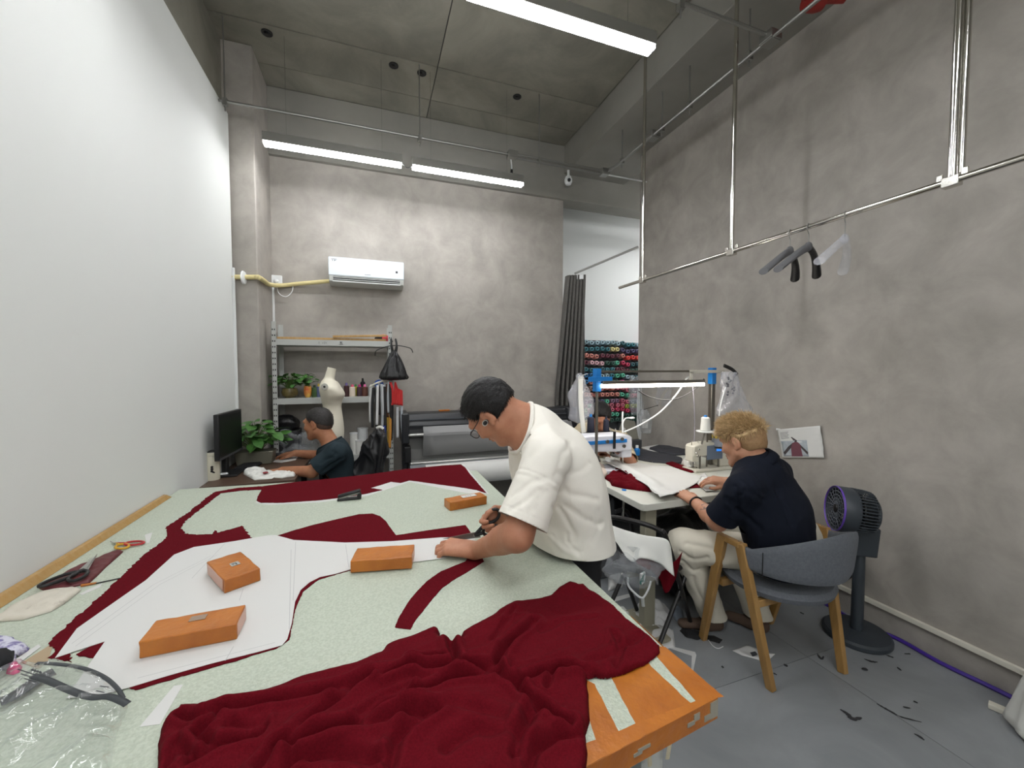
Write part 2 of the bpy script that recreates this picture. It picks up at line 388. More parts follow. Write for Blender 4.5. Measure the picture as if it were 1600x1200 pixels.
# black ceiling boxes
for k, q in enumerate(((417, 51), (615, 102), (659, 114), (808, 151))):
    p = at_z(q[0], q[1], ZC)
    t = thing('ceiling_box', ('round black box in the ceiling nearest the white wall', 'round black box in the ceiling, close left of the threaded rod', 'round black box in the ceiling, over the threaded rod', 'round black box in the ceiling, nearest the right beam')[k], 'ceiling box', (p[0], p[1], ZC-0.01), 'black ceiling boxes')
    m = MB(); m.lathe([(0.02, 0), (0.035, -0.004), (0.04, -0.001), (0.04, 0.006)], (p[0], p[1], ZC-0.004), n=18); m.build('rim', M_black, t)
    m = MB(); m.cyl((p[0]-0.006, p[1], ZC-0.012), (p[0]-0.006, p[1], ZC), 0.012, n=10); m.build('plug', M_blackm, t)
# red pipe fitting, at the top
p = at_z(1272, 2, 3.58)
t = thing('pipe_fitting', 'red pipe fitting at the top beside the conduits', 'pipe fitting', p)
m = MB(); m.tube([p+np.array([-0.15, 0.02, 0.05]), p+np.array([0.0, 0, 0.02]), p+np.array([0.16, -0.06, 0.02])], 0.03, 10); m.build('pipe', M_red, t)
m = MB(); m.lathe([(0.045, -0.05), (0.052, -0.02), (0.052, 0.02), (0.045, 0.05)], p, frame((1, -0.3, 0)), 14); m.build('coupling', M_red, t)
# security camera
p = at_y(888, 283, 4.16)
t = thing('security_camera', 'white dome-headed security camera below the beam corner', 'camera', p)
m = MB(); m.lathe([(0.0, -0.045), (0.03, -0.04), (0.043, -0.01), (0.043, 0.02), (0.03, 0.05), (0.0, 0.056)], p, n=16); m.build('body', M_whitep, t)
m = MB(); m.ball(p+np.array([-0.01, -0.038, -0.005]), 0.02, 10, 8); m.build('lens', M_black, t)
m = MB(); m.cyl(p+np.array([0, 0, 0.04]), (p[0], p[1], 3.74), 0.014, n=10); m.build('bracket', M_whitep, t)

# ------------------------------------------------------------ hanging clothes rail
XR = 2.08
ra, rb = at_x(968, 449, XR), at_x(1487, 284, XR); ZR = (ra[2]+rb[2])/2
t = thing('clothes_rail', 'long chrome clothes rail hung from the ceiling along the grey wall', 'clothes rail', (XR, 1.8, ZR))
m = MB(); m.tube([(XR, ra[1], ZR), (XR, 0.3, ZR)], 0.0125, 14); m.build('rail', M_chrome, t)
for q in ((1004, 437), (1143, 394), (1487, 284)):
    yy = at_x(q[0], q[1], XR)[1]
    m = MB(); m.cyl((XR, yy, ZR+0.012), (XR, yy, ZC), 0.0125, n=14); d = m.build('drop_pipe', M_chrome, t)
    m = MB(); m.box((XR, yy, ZR-0.004), (0.034, 0.05, 0.038)); m.box((XR, yy+0.035, ZR+0.02), (0.01, 0.02, 0.03)); m.box((XR, yy-0.035, ZR+0.02), (0.01, 0.02, 0.03)); m.build('clamp', M_chrome, t, bevel=0.003)
    if q[0] == 1487:
        m = MB(); m.cyl((XR+0.03, yy-0.01, ZR+0.03), (XR+0.03, yy-0.01, ZC), 0.0125, n=14); m.build('drop_pipe', M_chrome, t)
# hangers
M_felt = mat('grey_hanger', (92, 92, 94), 0.6)
def hanger(px, py, ang, body_m, label, back_m, drop=0.085, w=0.17):
    p = at_x(px, py, XR); yy = p[1]
    t = thing('coat_hanger', label, 'coat hanger', (XR, yy, ZR-drop-0.12), 'coat hangers on the rail')
    hk = [(0, -0.016+0.0, -0.004)]; R = rotz(ang)
    c = np.array([XR, yy, ZR])
    pts = [c+R @ np.array([0.016*math.cos(q), 0, 0.016*math.sin(q)]) for q in np.linspace(-0.6, math.pi+0.2, 8)]+[c+R @ np.array(v) for v in ((-0.012, 0, -0.02), (0, 0, -0.035), (0, 0, -drop))]
    m = MB(); m.tube(pts, 0.0022, 6); m.build('hook', M_galv, t)
    for sg in (-1, 1):
        rings = []
        for u in np.linspace(0, 1, 9):
            x = sg*w*u; z = -drop-0.012-0.115*u**1.35; y = 0.045*u*u; hh = 0.022-0.004*u; tt = 0.011+0.013*u
            rr = []
            for k in range(10):
                q = 2*math.pi*k/10; rr.append(c+R @ np.array([x, y+tt*math.cos(q), z+hh*math.sin(q)]))
            rings.append(rr)
        m = MB(); vs = [q for r_ in rings for q in r_]
        fs = [(i*10+k, i*10+(k+1) % 10, (i+1)*10+(k+1) % 10, (i+1)*10+k) for i in range(8) for k in range(10)]+[tuple(range(9, -1, -1)), tuple(range(80, 90))]
        m.add(vs, fs); m.build('shoulder', body_m if sg < 0 else back_m, t)
    m = MB(); m.ball(c+np.array([0, 0, -drop-0.008]), (0.02, 0.016, 0.024)); m.build('collar', body_m, t)
    return t
hanger(1235, 363, 0.22, M_felt, 'broad dark grey coat hanger, nearer the far end of the rail', M_black)
hanger(1264, 355, 0.12, M_felt, 'broad dark grey coat hanger, the middle one on the rail', M_black, 0.09)
hanger(1321, 337, 0.3, M_film_soft, 'clear plastic hanger alone on the rail', M_film_soft, 0.1)

# ------------------------------------------------------------ air conditioner, its pipe and socket
t = thing('air_conditioner', 'white wall split air conditioner above the steel shelf', 'air conditioner', (-0.025, 4.2, 2.298))
x0, x1 = -0.365, 0.314
prof = [(4.3, 2.54), (4.13, 2.54), (4.1, 2.525), (4.095, 2.36), (4.3, 2.36)]
m = MB(); n = len(prof); vs = [(x0, p[0], p[1]) for p in prof]+[(x1, p[0], p[1]) for p in prof]
m.add(vs, [tuple(range(n)), tuple(range(2*n-1, n-1, -1))]+[(i, n+i, n+(i+1) % n, (i+1) % n) for i in range(n)]); m.build('cover', mat('ac_white', (214, 222, 228), 0.25), t, bevel=0.006)
m = MB(); prof = [(4.3, 2.36), (4.098, 2.36), (4.105, 2.31), (4.16, 2.292), (4.3, 2.292)]; n = 5; vs = [(x0+0.004, p[0], p[1]) for p in prof]+[(x1-0.004, p[0], p[1]) for p in prof]
m.add(vs, [tuple(range(n)), tuple(range(2*n-1, n-1, -1))]+[(i, n+i, n+(i+1) % n, (i+1) % n) for i in range(n)]); m.build('base', M_ltgrey, t, bevel=0.004)
m = MB(); m.bx((x0+0.04, 4.096, 2.318), (x1-0.04, 4.104, 2.352)); m.build('outlet', M_black, t)
for zz in (2.325, 2.343):
    m = MB(); m.box((-0.025, 4.094, zz), (x1-x0-0.085, 0.012, 0.005), None); m.build('louver', M_ltgrey, t)
m = MB(); m.box((-0.025, 4.088, 2.304), (x1-x0-0.07, 0.02, 0.008)); m.build('flap', M_whitep, t, bevel=0.002)
M_ink = mat('dark_print', (60, 62, 66), 0.7)
m = MB()
for k in range(7): m.box((-0.045+k*0.0075, 4.0945, 2.385), (0.005, 0.002, 0.005))
m.box((0.245, 4.0965, 2.43), (0.02, 0.003, 0.02))
for (dx, dz, w_, h_) in ((0, 0, 0.05, 0.003), (-0.012, -0.012, 0.004, 0.012), (0.004, -0.012, 0.004, 0.014), (0.012, -0.01, 0.012, 0.003)): m.box((-0.315+dx, 4.0985, 2.51+dz), (w_, 0.002, h_))
m.build('print', M_ink, t, kind='stuff')
M_pipe = mat('wrapped_pipe', (222, 208, 152), 0.6, bump=0.4, bscale=30)
t = thing('refrigerant_pipe', 'cream wrapped pipe running from the air conditioner round the pillar', 'pipe', (-0.7, 4.1, 2.2))
pts = spline([at_y(516, 439, 4.24), at_y(470, 443, 4.26), at_y(440, 446, 4.26), at_x(421, 444.5, -0.84), at_x(413, 439, -0.84), at_x(404.5, 433.5, -0.84), (-0.87, 3.762, at_y(400, 433, 3.76)[2]), at_y(383, 433, 3.76), (-1.06, 3.75, at_y(360, 433, 3.75)[2])], 6)
m = MB(); m.tube(pts, 0.019, 12); m.build('wrapping', M_pipe, t)
p = at_y(381, 434, 3.752); m = MB(); m.lathe([(0.03, 0.0), (0.055, 0.006), (0.05, 0.016), (0.03, 0.02)], p+np.array([-0.01, 0, 0]), frame((1, -0.15, 0)), 16, 0.9); m.build('rosette', M_whitep, t)
p = at_y(432, 438, 4.285)
t = thing('wall_socket', 'white wall socket behind the cream pipe', 'socket', p)
m = MB(); m.box(p, (0.095, 0.03, 0.09)); m.build('plate', M_whitep, t, bevel=0.004)
m = MB(); m.ball(p+np.array([0.0, -0.018, -0.01]), (0.022, 0.014, 0.02), 10, 6); m.build('plug', M_whitep, t)
m = MB(); q = p+np.array([0, -0.02, -0.02]); m.tube(spline([q, q+np.array([0.02, 0, -0.1]), q+np.array([0.08, 0, -0.13]), q+np.array([0.13, 0, -0.08]), q+np.array([0.14, 0, -0.01])], 6), 0.004, 6); m.build('cord', M_whitep, t)
a, b = at_y(426, 448, 4.29), at_y(429, 520, 4.29)
m = MB(); m.bx((a[0]-0.012, 4.278, 1.3), (a[0]+0.012, 4.3, a[2])); tag(m.build('cable_trunking', M_whitep, bevel=0.003), 'narrow white cable trunking running down behind the shelf post', 'cable trunking')
m = MB(); m.bx((-1.03, 3.735, 0.8), (-1.012, 3.755, 2.29)); tag(m.build('cable_trunking', M_whitep, bevel=0.003), 'narrow white trunking at the end edge of the white wall', 'cable trunking')

# ------------------------------------------------------------ curtain and its rod
M_curt = mat('grey_curtain', (96, 94, 90), 0.8, rgb2=(84, 82, 79), nscale=40)
t = thing('curtain', 'dark grey curtain gathered at the end of the back wall', 'curtain', (2.17, 4.2, 0.1))
P = []
for i in range(26):
    u = i/25; z = 2.56-u*2.42; row = []
    for j in range(73):
        s = j/72; wd = 0.2+0.13*min(1, u*1.7); x = 2.155+0.055-0.09*min(1, u*1.8)+wd*(s-0.35); y = 4.2-0.1*s+0.035*math.sin(s*2*math.pi*6.5+0.5*math.sin(3*u))+0.012*math.sin(s*40+u*4)
        row.append((x+0.012*math.sin(s*2*math.pi*6.5+1.2), y, z))
    P.append(row)
m = MB(); m.sheet(P); m.build('fabric', M_curt, t, smooth=180, solid=0.002)
p = np.array([2.27, 4.1, 2.535]); m = MB(); m.box(p, (0.075, 0.02, 0.05), rotz(-0.6)); m.build('bracket', M_whitep, t, bevel=0.003)
a = np.array([2.235, 4.17, at_y(905, 428, 4.17)[2]]); b = np.array([2.722, 3.645, at_x(999, 385, 2.722)[2]])
m = MB(); m.tube([a, b], 0.0125, 10); m.build('rod', M_alu, t)

# ------------------------------------------------------------ thread rack in the room behind
YT = 4.985
xl, xm, xe = at_y(880, 600, YT)[0], at_y(966, 600, YT)[0], at_y(1022, 600, YT)[0]
M_board = mat('rack_board', (58, 60, 62), 0.7)
t = thing('thread_rack', 'dark peg rack full of thread spools on the white wall', 'rack', ((xl+xe)/2, YT, 0.6))
zt = at_y(930, 533, YT)[2]
m = MB(); m.bx((xl, YT-0.005, 0.55), (xm-0.01, YT+0.012, zt+0.01)); m.build('board', M_board, t)
m = MB(); m.bx((xm+0.0, YT-0.005, 0.55), (xe, YT+0.012, zt-0.01)); m.build('board', M_board, t)
C = {'yellow': (214, 206, 40), 'ice blue': (150, 176, 186), 'teal': (50, 118, 128), 'deep teal': (36, 88, 96), 'cream': (218, 204, 140), 'violet': (74, 70, 108), 'green': (44, 140, 66), 'salmon': (206, 132, 118),
     'maroon': (104, 36, 54), 'scarlet': (222, 62, 50), 'pale pink': (222, 178, 184), 'dark green': (28, 76, 62), 'mint': (84, 180, 146), 'crimson': (190, 40, 82), 'slate': (86, 100, 116), 'orange': (222, 126, 40), 'pink': (222, 78, 148), 'blue': (40, 112, 160), 'tan': (150, 124, 112), 'mauve': (128, 96, 120), 'olive': (150, 158, 40), 'rose': (186, 92, 110)}
rows = [(535, 'yellow:3 ice blue:4 ice blue:3 deep teal:1 teal:2 ice blue:1 pink:3 teal:1'), (545, 'yellow:1 teal:7 cream:2 violet:6 slate:2'), (556, 'green:2 salmon:4 maroon:4 salmon:1 scarlet:5 teal:2'),
        (567, 'yellow:1 green:1 pale pink:1 maroon:1 pale pink:3 dark green:2 mint:1 crimson:2 deep teal:2 slate:4'), (577, 'teal:5 deep teal:2 teal:2 maroon:3 dark green:2 crimson:2 slate:2'),
        (587, 'maroon:1 orange:1 blue:3 olive:1 ice blue:2 teal:1 mint:2 ice blue:2 deep teal:2 mint:2 pink:1'), (597, 'crimson:2 blue:2 salmon:2 tan:2 dark green:2 pink:1 deep teal:3 teal:2 rose:2'), (607, 'green:1 maroon:2 tan:3 salmon:3 rose:3 mauve:3 slate:3'),
        (617, 'green:1 salmon:9 mint:2 rose:2 slate:4'), (627, 'mauve:5 violet:2 mint:1 mauve:2 rose:2 slate:2 teal:4'), (634, 'maroon:4 mint:2 tan:2 rose:3 olive:3 mauve:2 slate:2'), (641, 'green:4 rose:5 crimson:3 maroon:2 teal:2 slate:2'), (649, 'green:3 dark green:5 mint:2 dark green:4 teal:4'), (657, 'green:8 dark green:6 teal:4')]
spool_mesh = None; nrm_row = ('top', 'second', 'third', 'fourth', 'fifth', 'sixth', 'seventh', 'eighth', 'ninth', 'tenth', 'eleventh', 'twelfth', 'thirteenth', 'lowest')
m = MB(); m.lathe([(0.011, 0.0), (0.011, 0.108), (0.0165, 0.112), (0.029, 0.107), (0.0325, 0.095), (0.0325, 0.016), (0.026, 0.004), (0.011, 0.0)], n=14); fs = len(m.f); m.cur = 1; m.lathe([(0.0, 0.0), (0.0108, 0.0), (0.0108, 0.108), (0.0105, 0.108), (0.0105, 0.02), (0.0, 0.02)], n=10)
sp0 = m.build('thread_spool', [M_whitep, M_black]); spool_mesh = sp0.data; bpy.data.objects.remove(sp0)
th_m = {k: mat('thread_'+k.replace(' ', '_'), v, 0.6, sheen=0.3) for k, v in C.items()}
m = MB()
for r_, (yy, spec) in enumerate(rows):
    cols = []
    for w_ in spec.replace('ice blue', 'ice_blue').replace('deep teal', 'deep_teal').replace('pale pink', 'pale_pink').replace('dark green', 'dark_green').split():
        n_, k_ = w_.split(':'); cols += [n_.replace('_', ' ')]*int(k_)
    pitch = (xe-xl)/18.0; seen = {}
    for c_, col in enumerate(cols[:18]):
        x = xl+pitch*(c_+0.5); px = 880+142*(c_+0.5)/18
        dz = -0.022 if x > xm else 0.0
        z = at_y(930, yy, YT-0.12)[2]+dz+random.uniform(-0.006, 0.006)
        p = np.array([x+random.uniform(-0.004, 0.004), YT-0.012, z-0.012])
        o = bpy.data.objects.new('thread_spool', spool_mesh); COL.objects.link(o)
        o.material_slots[0].link = 'OBJECT'; o.material_slots[0].material = th_m[col]
        ax = nrm((random.uniform(-0.06, 0.06), -1, 0.12+random.uniform(-0.05, 0.05))); F = frame(ax)
        o.matrix_world = Matrix.Translation(Vector(p)) @ Matrix(F.tolist()).to_4x4()
        seen[col] = seen.get(col, 0)+1
        tag(o, '%s thread spool, %s from the curtain in the %s row of the rack' % (col, ('first', 'second', 'third', 'fourth', 'fifth', 'sixth', 'seventh', 'eighth', 'ninth', 'tenth', 'eleventh', 'twelfth', 'thirteenth', 'fourteenth', 'fifteenth', 'sixteenth', 'seventeenth', 'eighteenth')[c_], nrm_row[r_]), 'thread spool', 'thread spools on the wall rack')
        m.cyl((p[0], YT, p[2]), p+ax*0.1, 0.004, n=5)
m.build('pegs', M_blackm, t, kind='stuff')
# ------------------------------------------------------------ the cutting table
ZT = 0.82
TC = [(-1.022, 0.42), (0.663, 0.611), (0.648, 2.55), (-1.022, 2.70)]
table = thing('cutting_table', 'large cutting table with pale green speckled top and orange taped corner', 'table', (-0.18, 1.55, 0))
m = MB(); m.prism(TC, ZT-0.042, ZT); m.build('table_top', M_mint, table, bevel=0.003)
m = MB()
for (x, y) in ((0.60, 0.75), (0.58, 2.40), (-0.94, 0.6), (-0.94, 2.5)):
    m = MB(); m.box((x, y, (ZT-0.042)/2), (0.06, 0.045, ZT-0.042)); m.build('leg', M_ltgrey, table, bevel=0.003)
m = MB(); m.bx((-0.95, 2.38, 0.70), (0.58, 2.42, 0.77)); m.bx((-0.95, 0.72, 0.70), (0.59, 0.76, 0.77)); m.bx((0.565, 0.76, 0.70), (0.60, 2.4, 0.77)); m.build('apron', M_ltgrey, table)
def tp(x, y, z=ZT): return at_z(x, y, z)[:2]
def c7(x, y, z=ZT): return tp(560+x/2.6667, 860+y/2.6667, z)
def tape(poly, z=0.0004, jag=0.002, name='orange_tape'):
    B = resample(poly, 0.012); B = [np.array(b)+jag*np.array([vnoise(np.array([b]), 90, 1)[0], vnoise(np.array([b]), 90, 2)[0]]) for b in B]
    m = MB(); m.prism(B, ZT, ZT+z); return m.build(name, M_orange, table, smooth=0)
e = 0.0005
# tape along the right edge, the front edge and two strips between
pq = lambda *p: [tp(x, y) for x, y in p]
tape(pq((1016, 1008), (1040, 1011), (1131, 1089), (1088, 1096), (1058, 1062), (1027, 1027))+[], 0.0004, 0.0012)
tape(pq((914, 1199), (905, 1166), (931, 1156), (967, 1143), (993, 1131), (1078, 1099), (1088, 1095), (1124, 1089)), 0.0007, 0.001)
tape(pq((950, 1050), (1012, 1032), (1018, 1042), (1079, 1099), (993, 1131)), 0.0005, 0.0018)
tape(pq((914, 1062), (929, 1069), (967, 1143), (931, 1157), (921, 1128), (914, 1100)), 0.0005, 0.0018)
m = MB()   # tape folded down over the edge
m.add([(0.6636, 0.611, ZT+e), (0.6636, 0.611, 0.776), (0.6612, 0.90, 0.776), (0.6612, 0.90, ZT+e), (0.6644, 0.611, ZT+e), (0.6644, 0.611, 0.776), (0.6620, 0.90, 0.776), (0.6620, 0.90, ZT+e)], [(0, 1, 2, 3), (4, 7, 6, 5), (0, 3, 7, 4), (1, 5, 6, 2), (0, 4, 5, 1), (3, 2, 6, 7)])
m.build('edge_tape', M_orange, table, smooth=0)
d = nrm(np.array([0.663+1.022, 0.611-0.42, 0])); nn = np.array([d[1], -d[0], 0])*0.0008
a = np.array([0.6644, 0.611, 0]); b = a-d*0.9
m = MB(); lo, hi = np.array([0, 0, 0.776]), np.array([0, 0, ZT+e])
m.hexa([a+lo, b+lo, b+nn+lo, a+nn+lo], [a+hi, b+hi, b+nn+hi, a+nn+hi]); m.build('edge_tape', M_orange, table, smooth=0)
M_dull = mat('bare_edge', (150, 146, 132), 0.5)
m = MB(); c = a+nn*1.4; 
ra_ = rotz(math.atan2(d[1], d[0])); m.box((c[0]-0.012, c[1]-0.0015, ZT-0.02), (0.022, 0.0022, 0.034), ra_); m.box((c[0]-0.03, c[1]-0.0035, ZT-0.03), (0.02, 0.0022, 0.012), ra_); m.box((c[0]-0.062, c[1]-0.0072, ZT-0.016), (0.016, 0.0022, 0.014), ra_); m.box((c[0]-0.078, c[1]-0.009, ZT-0.024), (0.02, 0.0022, 0.008), ra_)
m.box((c[0]-0.2, c[1]-0.0228, ZT-0.02), (0.03, 0.0022, 0.006), ra_); m.box((c[0]-0.215, c[1]-0.0245, ZT-0.025), (0.02, 0.0022, 0.006), ra_); m.build('worn_patch', M_dull, table, kind='stuff')
# cream ribbon tied round the leg
M_ribbon = mat('cream_ribbon', (196, 186, 160), 0.7)
p = np.array([0.60, 0.745, 0.70]); t = thing('ribbon', 'cream ribbon knotted round the leg of the cutting table', 'ribbon', p)
m = MB(); m.tube([p+np.array(v) for v in ((-0.033, -0.025, 0.0), (0.033, -0.025, 0.002), (0.033, 0.026, 0.0), (-0.033, 0.026, 0.0))], 0.006, 6, closed=True); m.build('loop', M_ribbon, t)
k = p+np.array([0.0, -0.03, 0.0]); m = MB(); m.ball(k, (0.011, 0.008, 0.01), 8, 6); m.build('knot', M_ribbon, t)
for s in (-1, 1):
    m = MB(); m.tube(spline([k, k+np.array([s*0.022, -0.008, 0.012+0.01*s]), k+np.array([s*0.03, -0.01, -0.03]), k+np.array([s*0.024, -0.008, -0.09])], 6), 0.006, 6, flat=(0, 1, 0)); m.build('tail', M_ribbon, t)

# ------------------------------------------------------------ cloth and paper pieces cut flat on the table
def flat(name, poly, z, th, material, label, cat, fray=0.0, group=None, parent=None):
    B = resample(poly, 0.006 if fray else 0.02)
    if fray: B = [np.array(b)+fray*np.array([fbm(np.array([b]), 110, 2, 1)[0], fbm(np.array([b]), 110, 2, 2)[0]]) for b in B]
    m = MB(); m.prism(B, z, z+th); o = m.build(name, material, parent, smooth=0)
    return tag(o, label, cat, group) if parent is None else o
def px_poly(pts, z=ZT): return [tp(x, y, z) for x, y in pts]
def sm(pts, n=4): return [p[:2] for p in spline([np.array(p) for p in pts], n, closed=True)]
selv = [(76, 1006), (92, 990), (120, 964), (160, 930), (208, 884), (224, 868), (252, 848), (262, 838), (260, 824), (296, 800), (320, 780), (336, 769), (370, 763), (400, 761), (412, 760), (412, 765), (375, 767), (345, 771), (318, 792), (290, 814), (283, 826), (289, 834), (310, 836), (330, 836), (336, 829), (341, 833), (379, 822), (386, 832), (392, 840), (404, 848), (364, 851), (303, 861), (268, 877), (228, 912), (168, 955), (120, 990), (108, 1022), (112, 1034), (76, 1029), (86, 1018)]
flat('burgundy_offcut', px_poly(selv), ZT+0.0002, 0.0022, M_burg, 'long frayed burgundy wool offcut running along the white wall side of the table', 'fabric', 0.0055)
o = flat('burgundy_lining', px_poly([(118, 1024), (160, 1000), (300, 900), (440, 850), (690, 846), (690, 872), (546, 892), (498, 906), (474, 925), (462, 950), (452, 1000), (432, 1014), (401, 1023), (370, 1033), (330, 1044), (266, 1063), (212, 1079), (180, 1060), (150, 1030)]), ZT+0.0002, 0.002, M_burg, 'burgundy wool piece pinned under the white paper pattern', 'fabric', 0.002)
pap = [(86, 1030), (120, 984), (168, 950), (228, 908), (272, 868), (303, 856), (365, 847), (416, 838), (430, 837), (459, 845), (539, 849), (611, 847), (688, 841), (742, 840), (742, 862), (691, 874), (619, 883), (548, 891), (524, 898), (500, 903), (484, 911), (470, 923), (461, 942), (456, 975), (449, 1000), (441, 1010), (401, 1021), (329, 1039), (262, 1058), (200, 1077), (150, 1090), (104, 1093), (138, 1042), (164, 1004)]
paper = flat('paper_pattern', px_poly(pap), ZT+0.0026, 0.0008, M_paper, 'big white paper pattern under the man\'s hand, weighted by three orange blocks', 'paper pattern')
M_pencil = mat('pencil_line', (176, 176, 176), 0.9)
m = MB()
def pline(mb, pts, z, w=0.0007):
    P = [np.append(tp(x, y), z) for x, y in pts]
    for a, b in zip(P[:-1], P[1:]):
        dd = nrm(b-a); s = np.array([dd[1], -dd[0], 0])*w; mb.add([a-s, b-s, b+s, a+s], [(0, 1, 2, 3)])
for L_ in ([(112, 1008), (240, 915), (330, 870)], [(118, 1012), (250, 915), (340, 868)], [(462, 848), (458, 940)], [(380, 922), (374, 940)], [(365, 1012), (352, 1035)], [(215, 1062), (300, 1040), (430, 1006)], [(455, 860), (452, 985)], [(540, 852), (545, 888)], [(300, 905), (352, 850)]):
    pline(m, L_, ZT+0.0036)
m.build('pencil_lines', M_pencil, paper, kind='stuff', smooth=0)
top = [(412, 760), (459, 754), (520, 748), (582, 741), (630, 734), (690, 728), (720, 726), (727, 731), (735, 742), (748, 757), (760, 771), (744, 766), (727, 763), (684, 757), (640, 751), (626, 755), (611, 753), (595, 758), (579, 763), (597, 766), (572, 772), (556, 775), (500, 782), (440, 786), (408, 786), (401, 783), (403, 776)]
flat('paper_sheet', px_poly([(414, 762), (630, 735), (724, 725), (764, 772), (730, 771), (680, 761), (640, 753), (574, 775), (500, 785), (420, 789), (400, 786), (402, 776)]), ZT+0.0001, 0.0005, M_paper, 'white paper under the burgundy piece at the far end of the table', 'paper')
flat('burgundy_fabric', px_poly(top), ZT+0.0008, 0.002, M_burg, 'large burgundy wool panel spread along the far edge of the table', 'fabric', 0.0018)
mid = [(432, 838), (460, 829), (492, 820), (530, 811), (561, 804), (582, 803), (594, 807), (603, 815), (612, 828), (619, 837), (670, 829), (727, 821), (732, 827), (736, 834), (742, 844), (735, 850), (690, 850), (539, 856), (459, 850)]
flat('burgundy_fabric', px_poly(mid), ZT+0.0002, 0.002, M_burg, 'curved burgundy wool piece showing beyond the paper in the middle of the table', 'fabric', 0.001)
strip = [(727, 878), (688, 894), (668, 908), (655, 921), (641, 937), (630, 954), (622, 968), (617, 981), (630, 983), (642, 984), (648, 972), (668, 946), (691, 919), (708, 907), (727, 896), (756, 878), (752, 868), (735, 868)]
flat('burgundy_strip', px_poly(strip), ZT+0.0002, 0.002, M_burg, 'narrow curved burgundy strip lying below the man\'s left hand', 'fabric', 0.001)
flat('paper_scrap', px_poly([(218, 1136), (272, 1072), (286, 1070), (250, 1132)]), ZT+0.0002, 0.0006, M_paper, 'slim white paper scrap between the clear bag and the burgundy heap', 'paper scrap', group='paper scraps on the table')
flat('paper_scrap', px_poly([(229, 849), (226, 836), (238, 832), (233, 849)]), ZT+0.0002, 0.0006, M_paper, 'small white paper scrap beside the red and yellow scissors', 'paper scrap', group='paper scraps on the table')
flat('paper_scrap', px_poly([(124, 928), (160, 911), (156, 918), (128, 930)]), ZT+0.0002, 0.0006, M_paper, 'thin white paper scrap by the tip of the white pouch', 'paper scrap', group='paper scraps on the table')
flat('card_sheet', px_poly([(34, 1036), (60, 1020), (84, 1005), (74, 1036), (60, 1046)]), ZT+0.0004, 0.0012, mat('tan_card', (170, 150, 122), 0.8), 'tan card corner at the near end of the burgundy offcut', 'card')
flat('paper_scrap', px_poly([(24, 1032), (60, 1008), (64, 1012), (40, 1030), (30, 1038)]), ZT+0.0017, 0.0008, M_paper, 'white paper corner on the tan card', 'paper scrap', group='paper scraps on the table')

# ------------------------------------------------------------ orange taped weights
def block(c4, label, extra, z=ZT+0.0036):
    P = [np.array(tp(x, y, z+0.04)) for x, y in c4]; c = sum(P)/4
    ux = nrm(np.append(P[1]-P[0]+P[2]-P[3], 0)); L = (np.linalg.norm(P[1]-P[0])+np.linalg.norm(P[2]-P[3]))/2; W = (np.linalg.norm(P[3]-P[0])+np.linalg.norm(P[2]-P[1]))/2
    R = rotz(math.atan2(ux[1], ux[0])); t = thing('fabric_weight', label, 'weight', (c[0], c[1], z), 'orange taped weights on the cutting table')
    nx, ny, nz = 9, 5, 3; m = MB()
    # a taped brick: a box whose faces are a little uneven
    bm_pts = {}
    def pt(i, j, k):
        q = np.array([(i/nx-0.5)*L, (j/ny-0.5)*W, (k/nz)*0.04])
        w = np.append(q[:2], q[2])+c[0]*7; q = q+0.0016*np.array([vnoise(w[None], 45, 1)[0], vnoise(w[None], 45, 2)[0], vnoise(w[None], 45, 3)[0] if k else 0])
        return R @ q+np.array([c[0], c[1], z])
    idx = {}
    def vid(i, j, k):
        if (i, j, k) not in idx: idx[(i, j, k)] = len(m.v); m.v.append(tuple(pt(i, j, k)))
        return idx[(i, j, k)]
    def face(*q): m.f.append([vid(*a) for a in q]); m.mi.append(0)
    for i in range(nx):
        for j in range(ny):
            face((i, j, nz), (i+1, j, nz), (i+1, j+1, nz), (i, j+1, nz)); face((i, j, 0), (i, j+1, 0), (i+1, j+1, 0), (i+1, j, 0))
        for k in range(nz):
            face((i, 0, k), (i+1, 0, k), (i+1, 0, k+1), (i, 0, k+1)); face((i, ny, k), (i, ny, k+1), (i+1, ny, k+1), (i+1, ny, k))
    for j in range(ny):
        for k in range(nz):
            face((0, j, k), (0, j, k+1), (0, j+1, k+1), (0, j+1, k)); face((nx, j, k), (nx, j+1, k), (nx, j+1, k+1), (nx, j, k+1))
    m.build('taped_brick', M_orange, t, bevel=0.0025, smooth=40)
    extra(t, R, c, L, W, z)
    return t
M_pinkt = mat('clear_tape_pink', (206, 160, 140), 0.3)
def ex1(t, R, c, L, W, z):
    m = MB(); m.box(np.append(c, z+0.02)+R @ np.array([L/2+0.001, 0, 0]), (0.001, W*0.9, 0.034), R); m.build('bare_end', M_pinkt, t)
    m = MB(); m.box(np.append(c, z+0.0415)+R @ np.array([0.0, W*0.18, 0]), (0.035, 0.022, 0.0012), R); m.build('tape_patch', mat('grey_tape_patch', (150, 128, 110), 0.25), t, smooth=0)
def ex2(t, R, c, L, W, z):
    m = MB(); m.box(np.append(c, z+0.0415)+R @ np.array([0.0, -0.005, 0]), (0.026, 0.024, 0.0012), R); st = m.build('sticker', mat('grey_sticker', (170, 172, 170), 0.4), t, smooth=0)
    m = MB()
    for (dx, dy, w_, h_) in ((-0.003, -0.003, 0.014, 0.003), (0.003, 0.003, 0.003, 0.012), (-0.004, 0.006, 0.006, 0.002)): m.box(np.append(c, z+0.0424)+R @ np.array([dx, -0.005+dy, 0]), (w_, h_, 0.0004), R)
    m.build('print', M_ink, st, kind='stuff', smooth=0)
    m = MB(); m.box(np.append(c, z+0.02)+R @ np.array([0, W/2+0.001, 0]), (L*0.85, 0.001, 0.034), R); m.build('bare_side', M_pinkt, t)
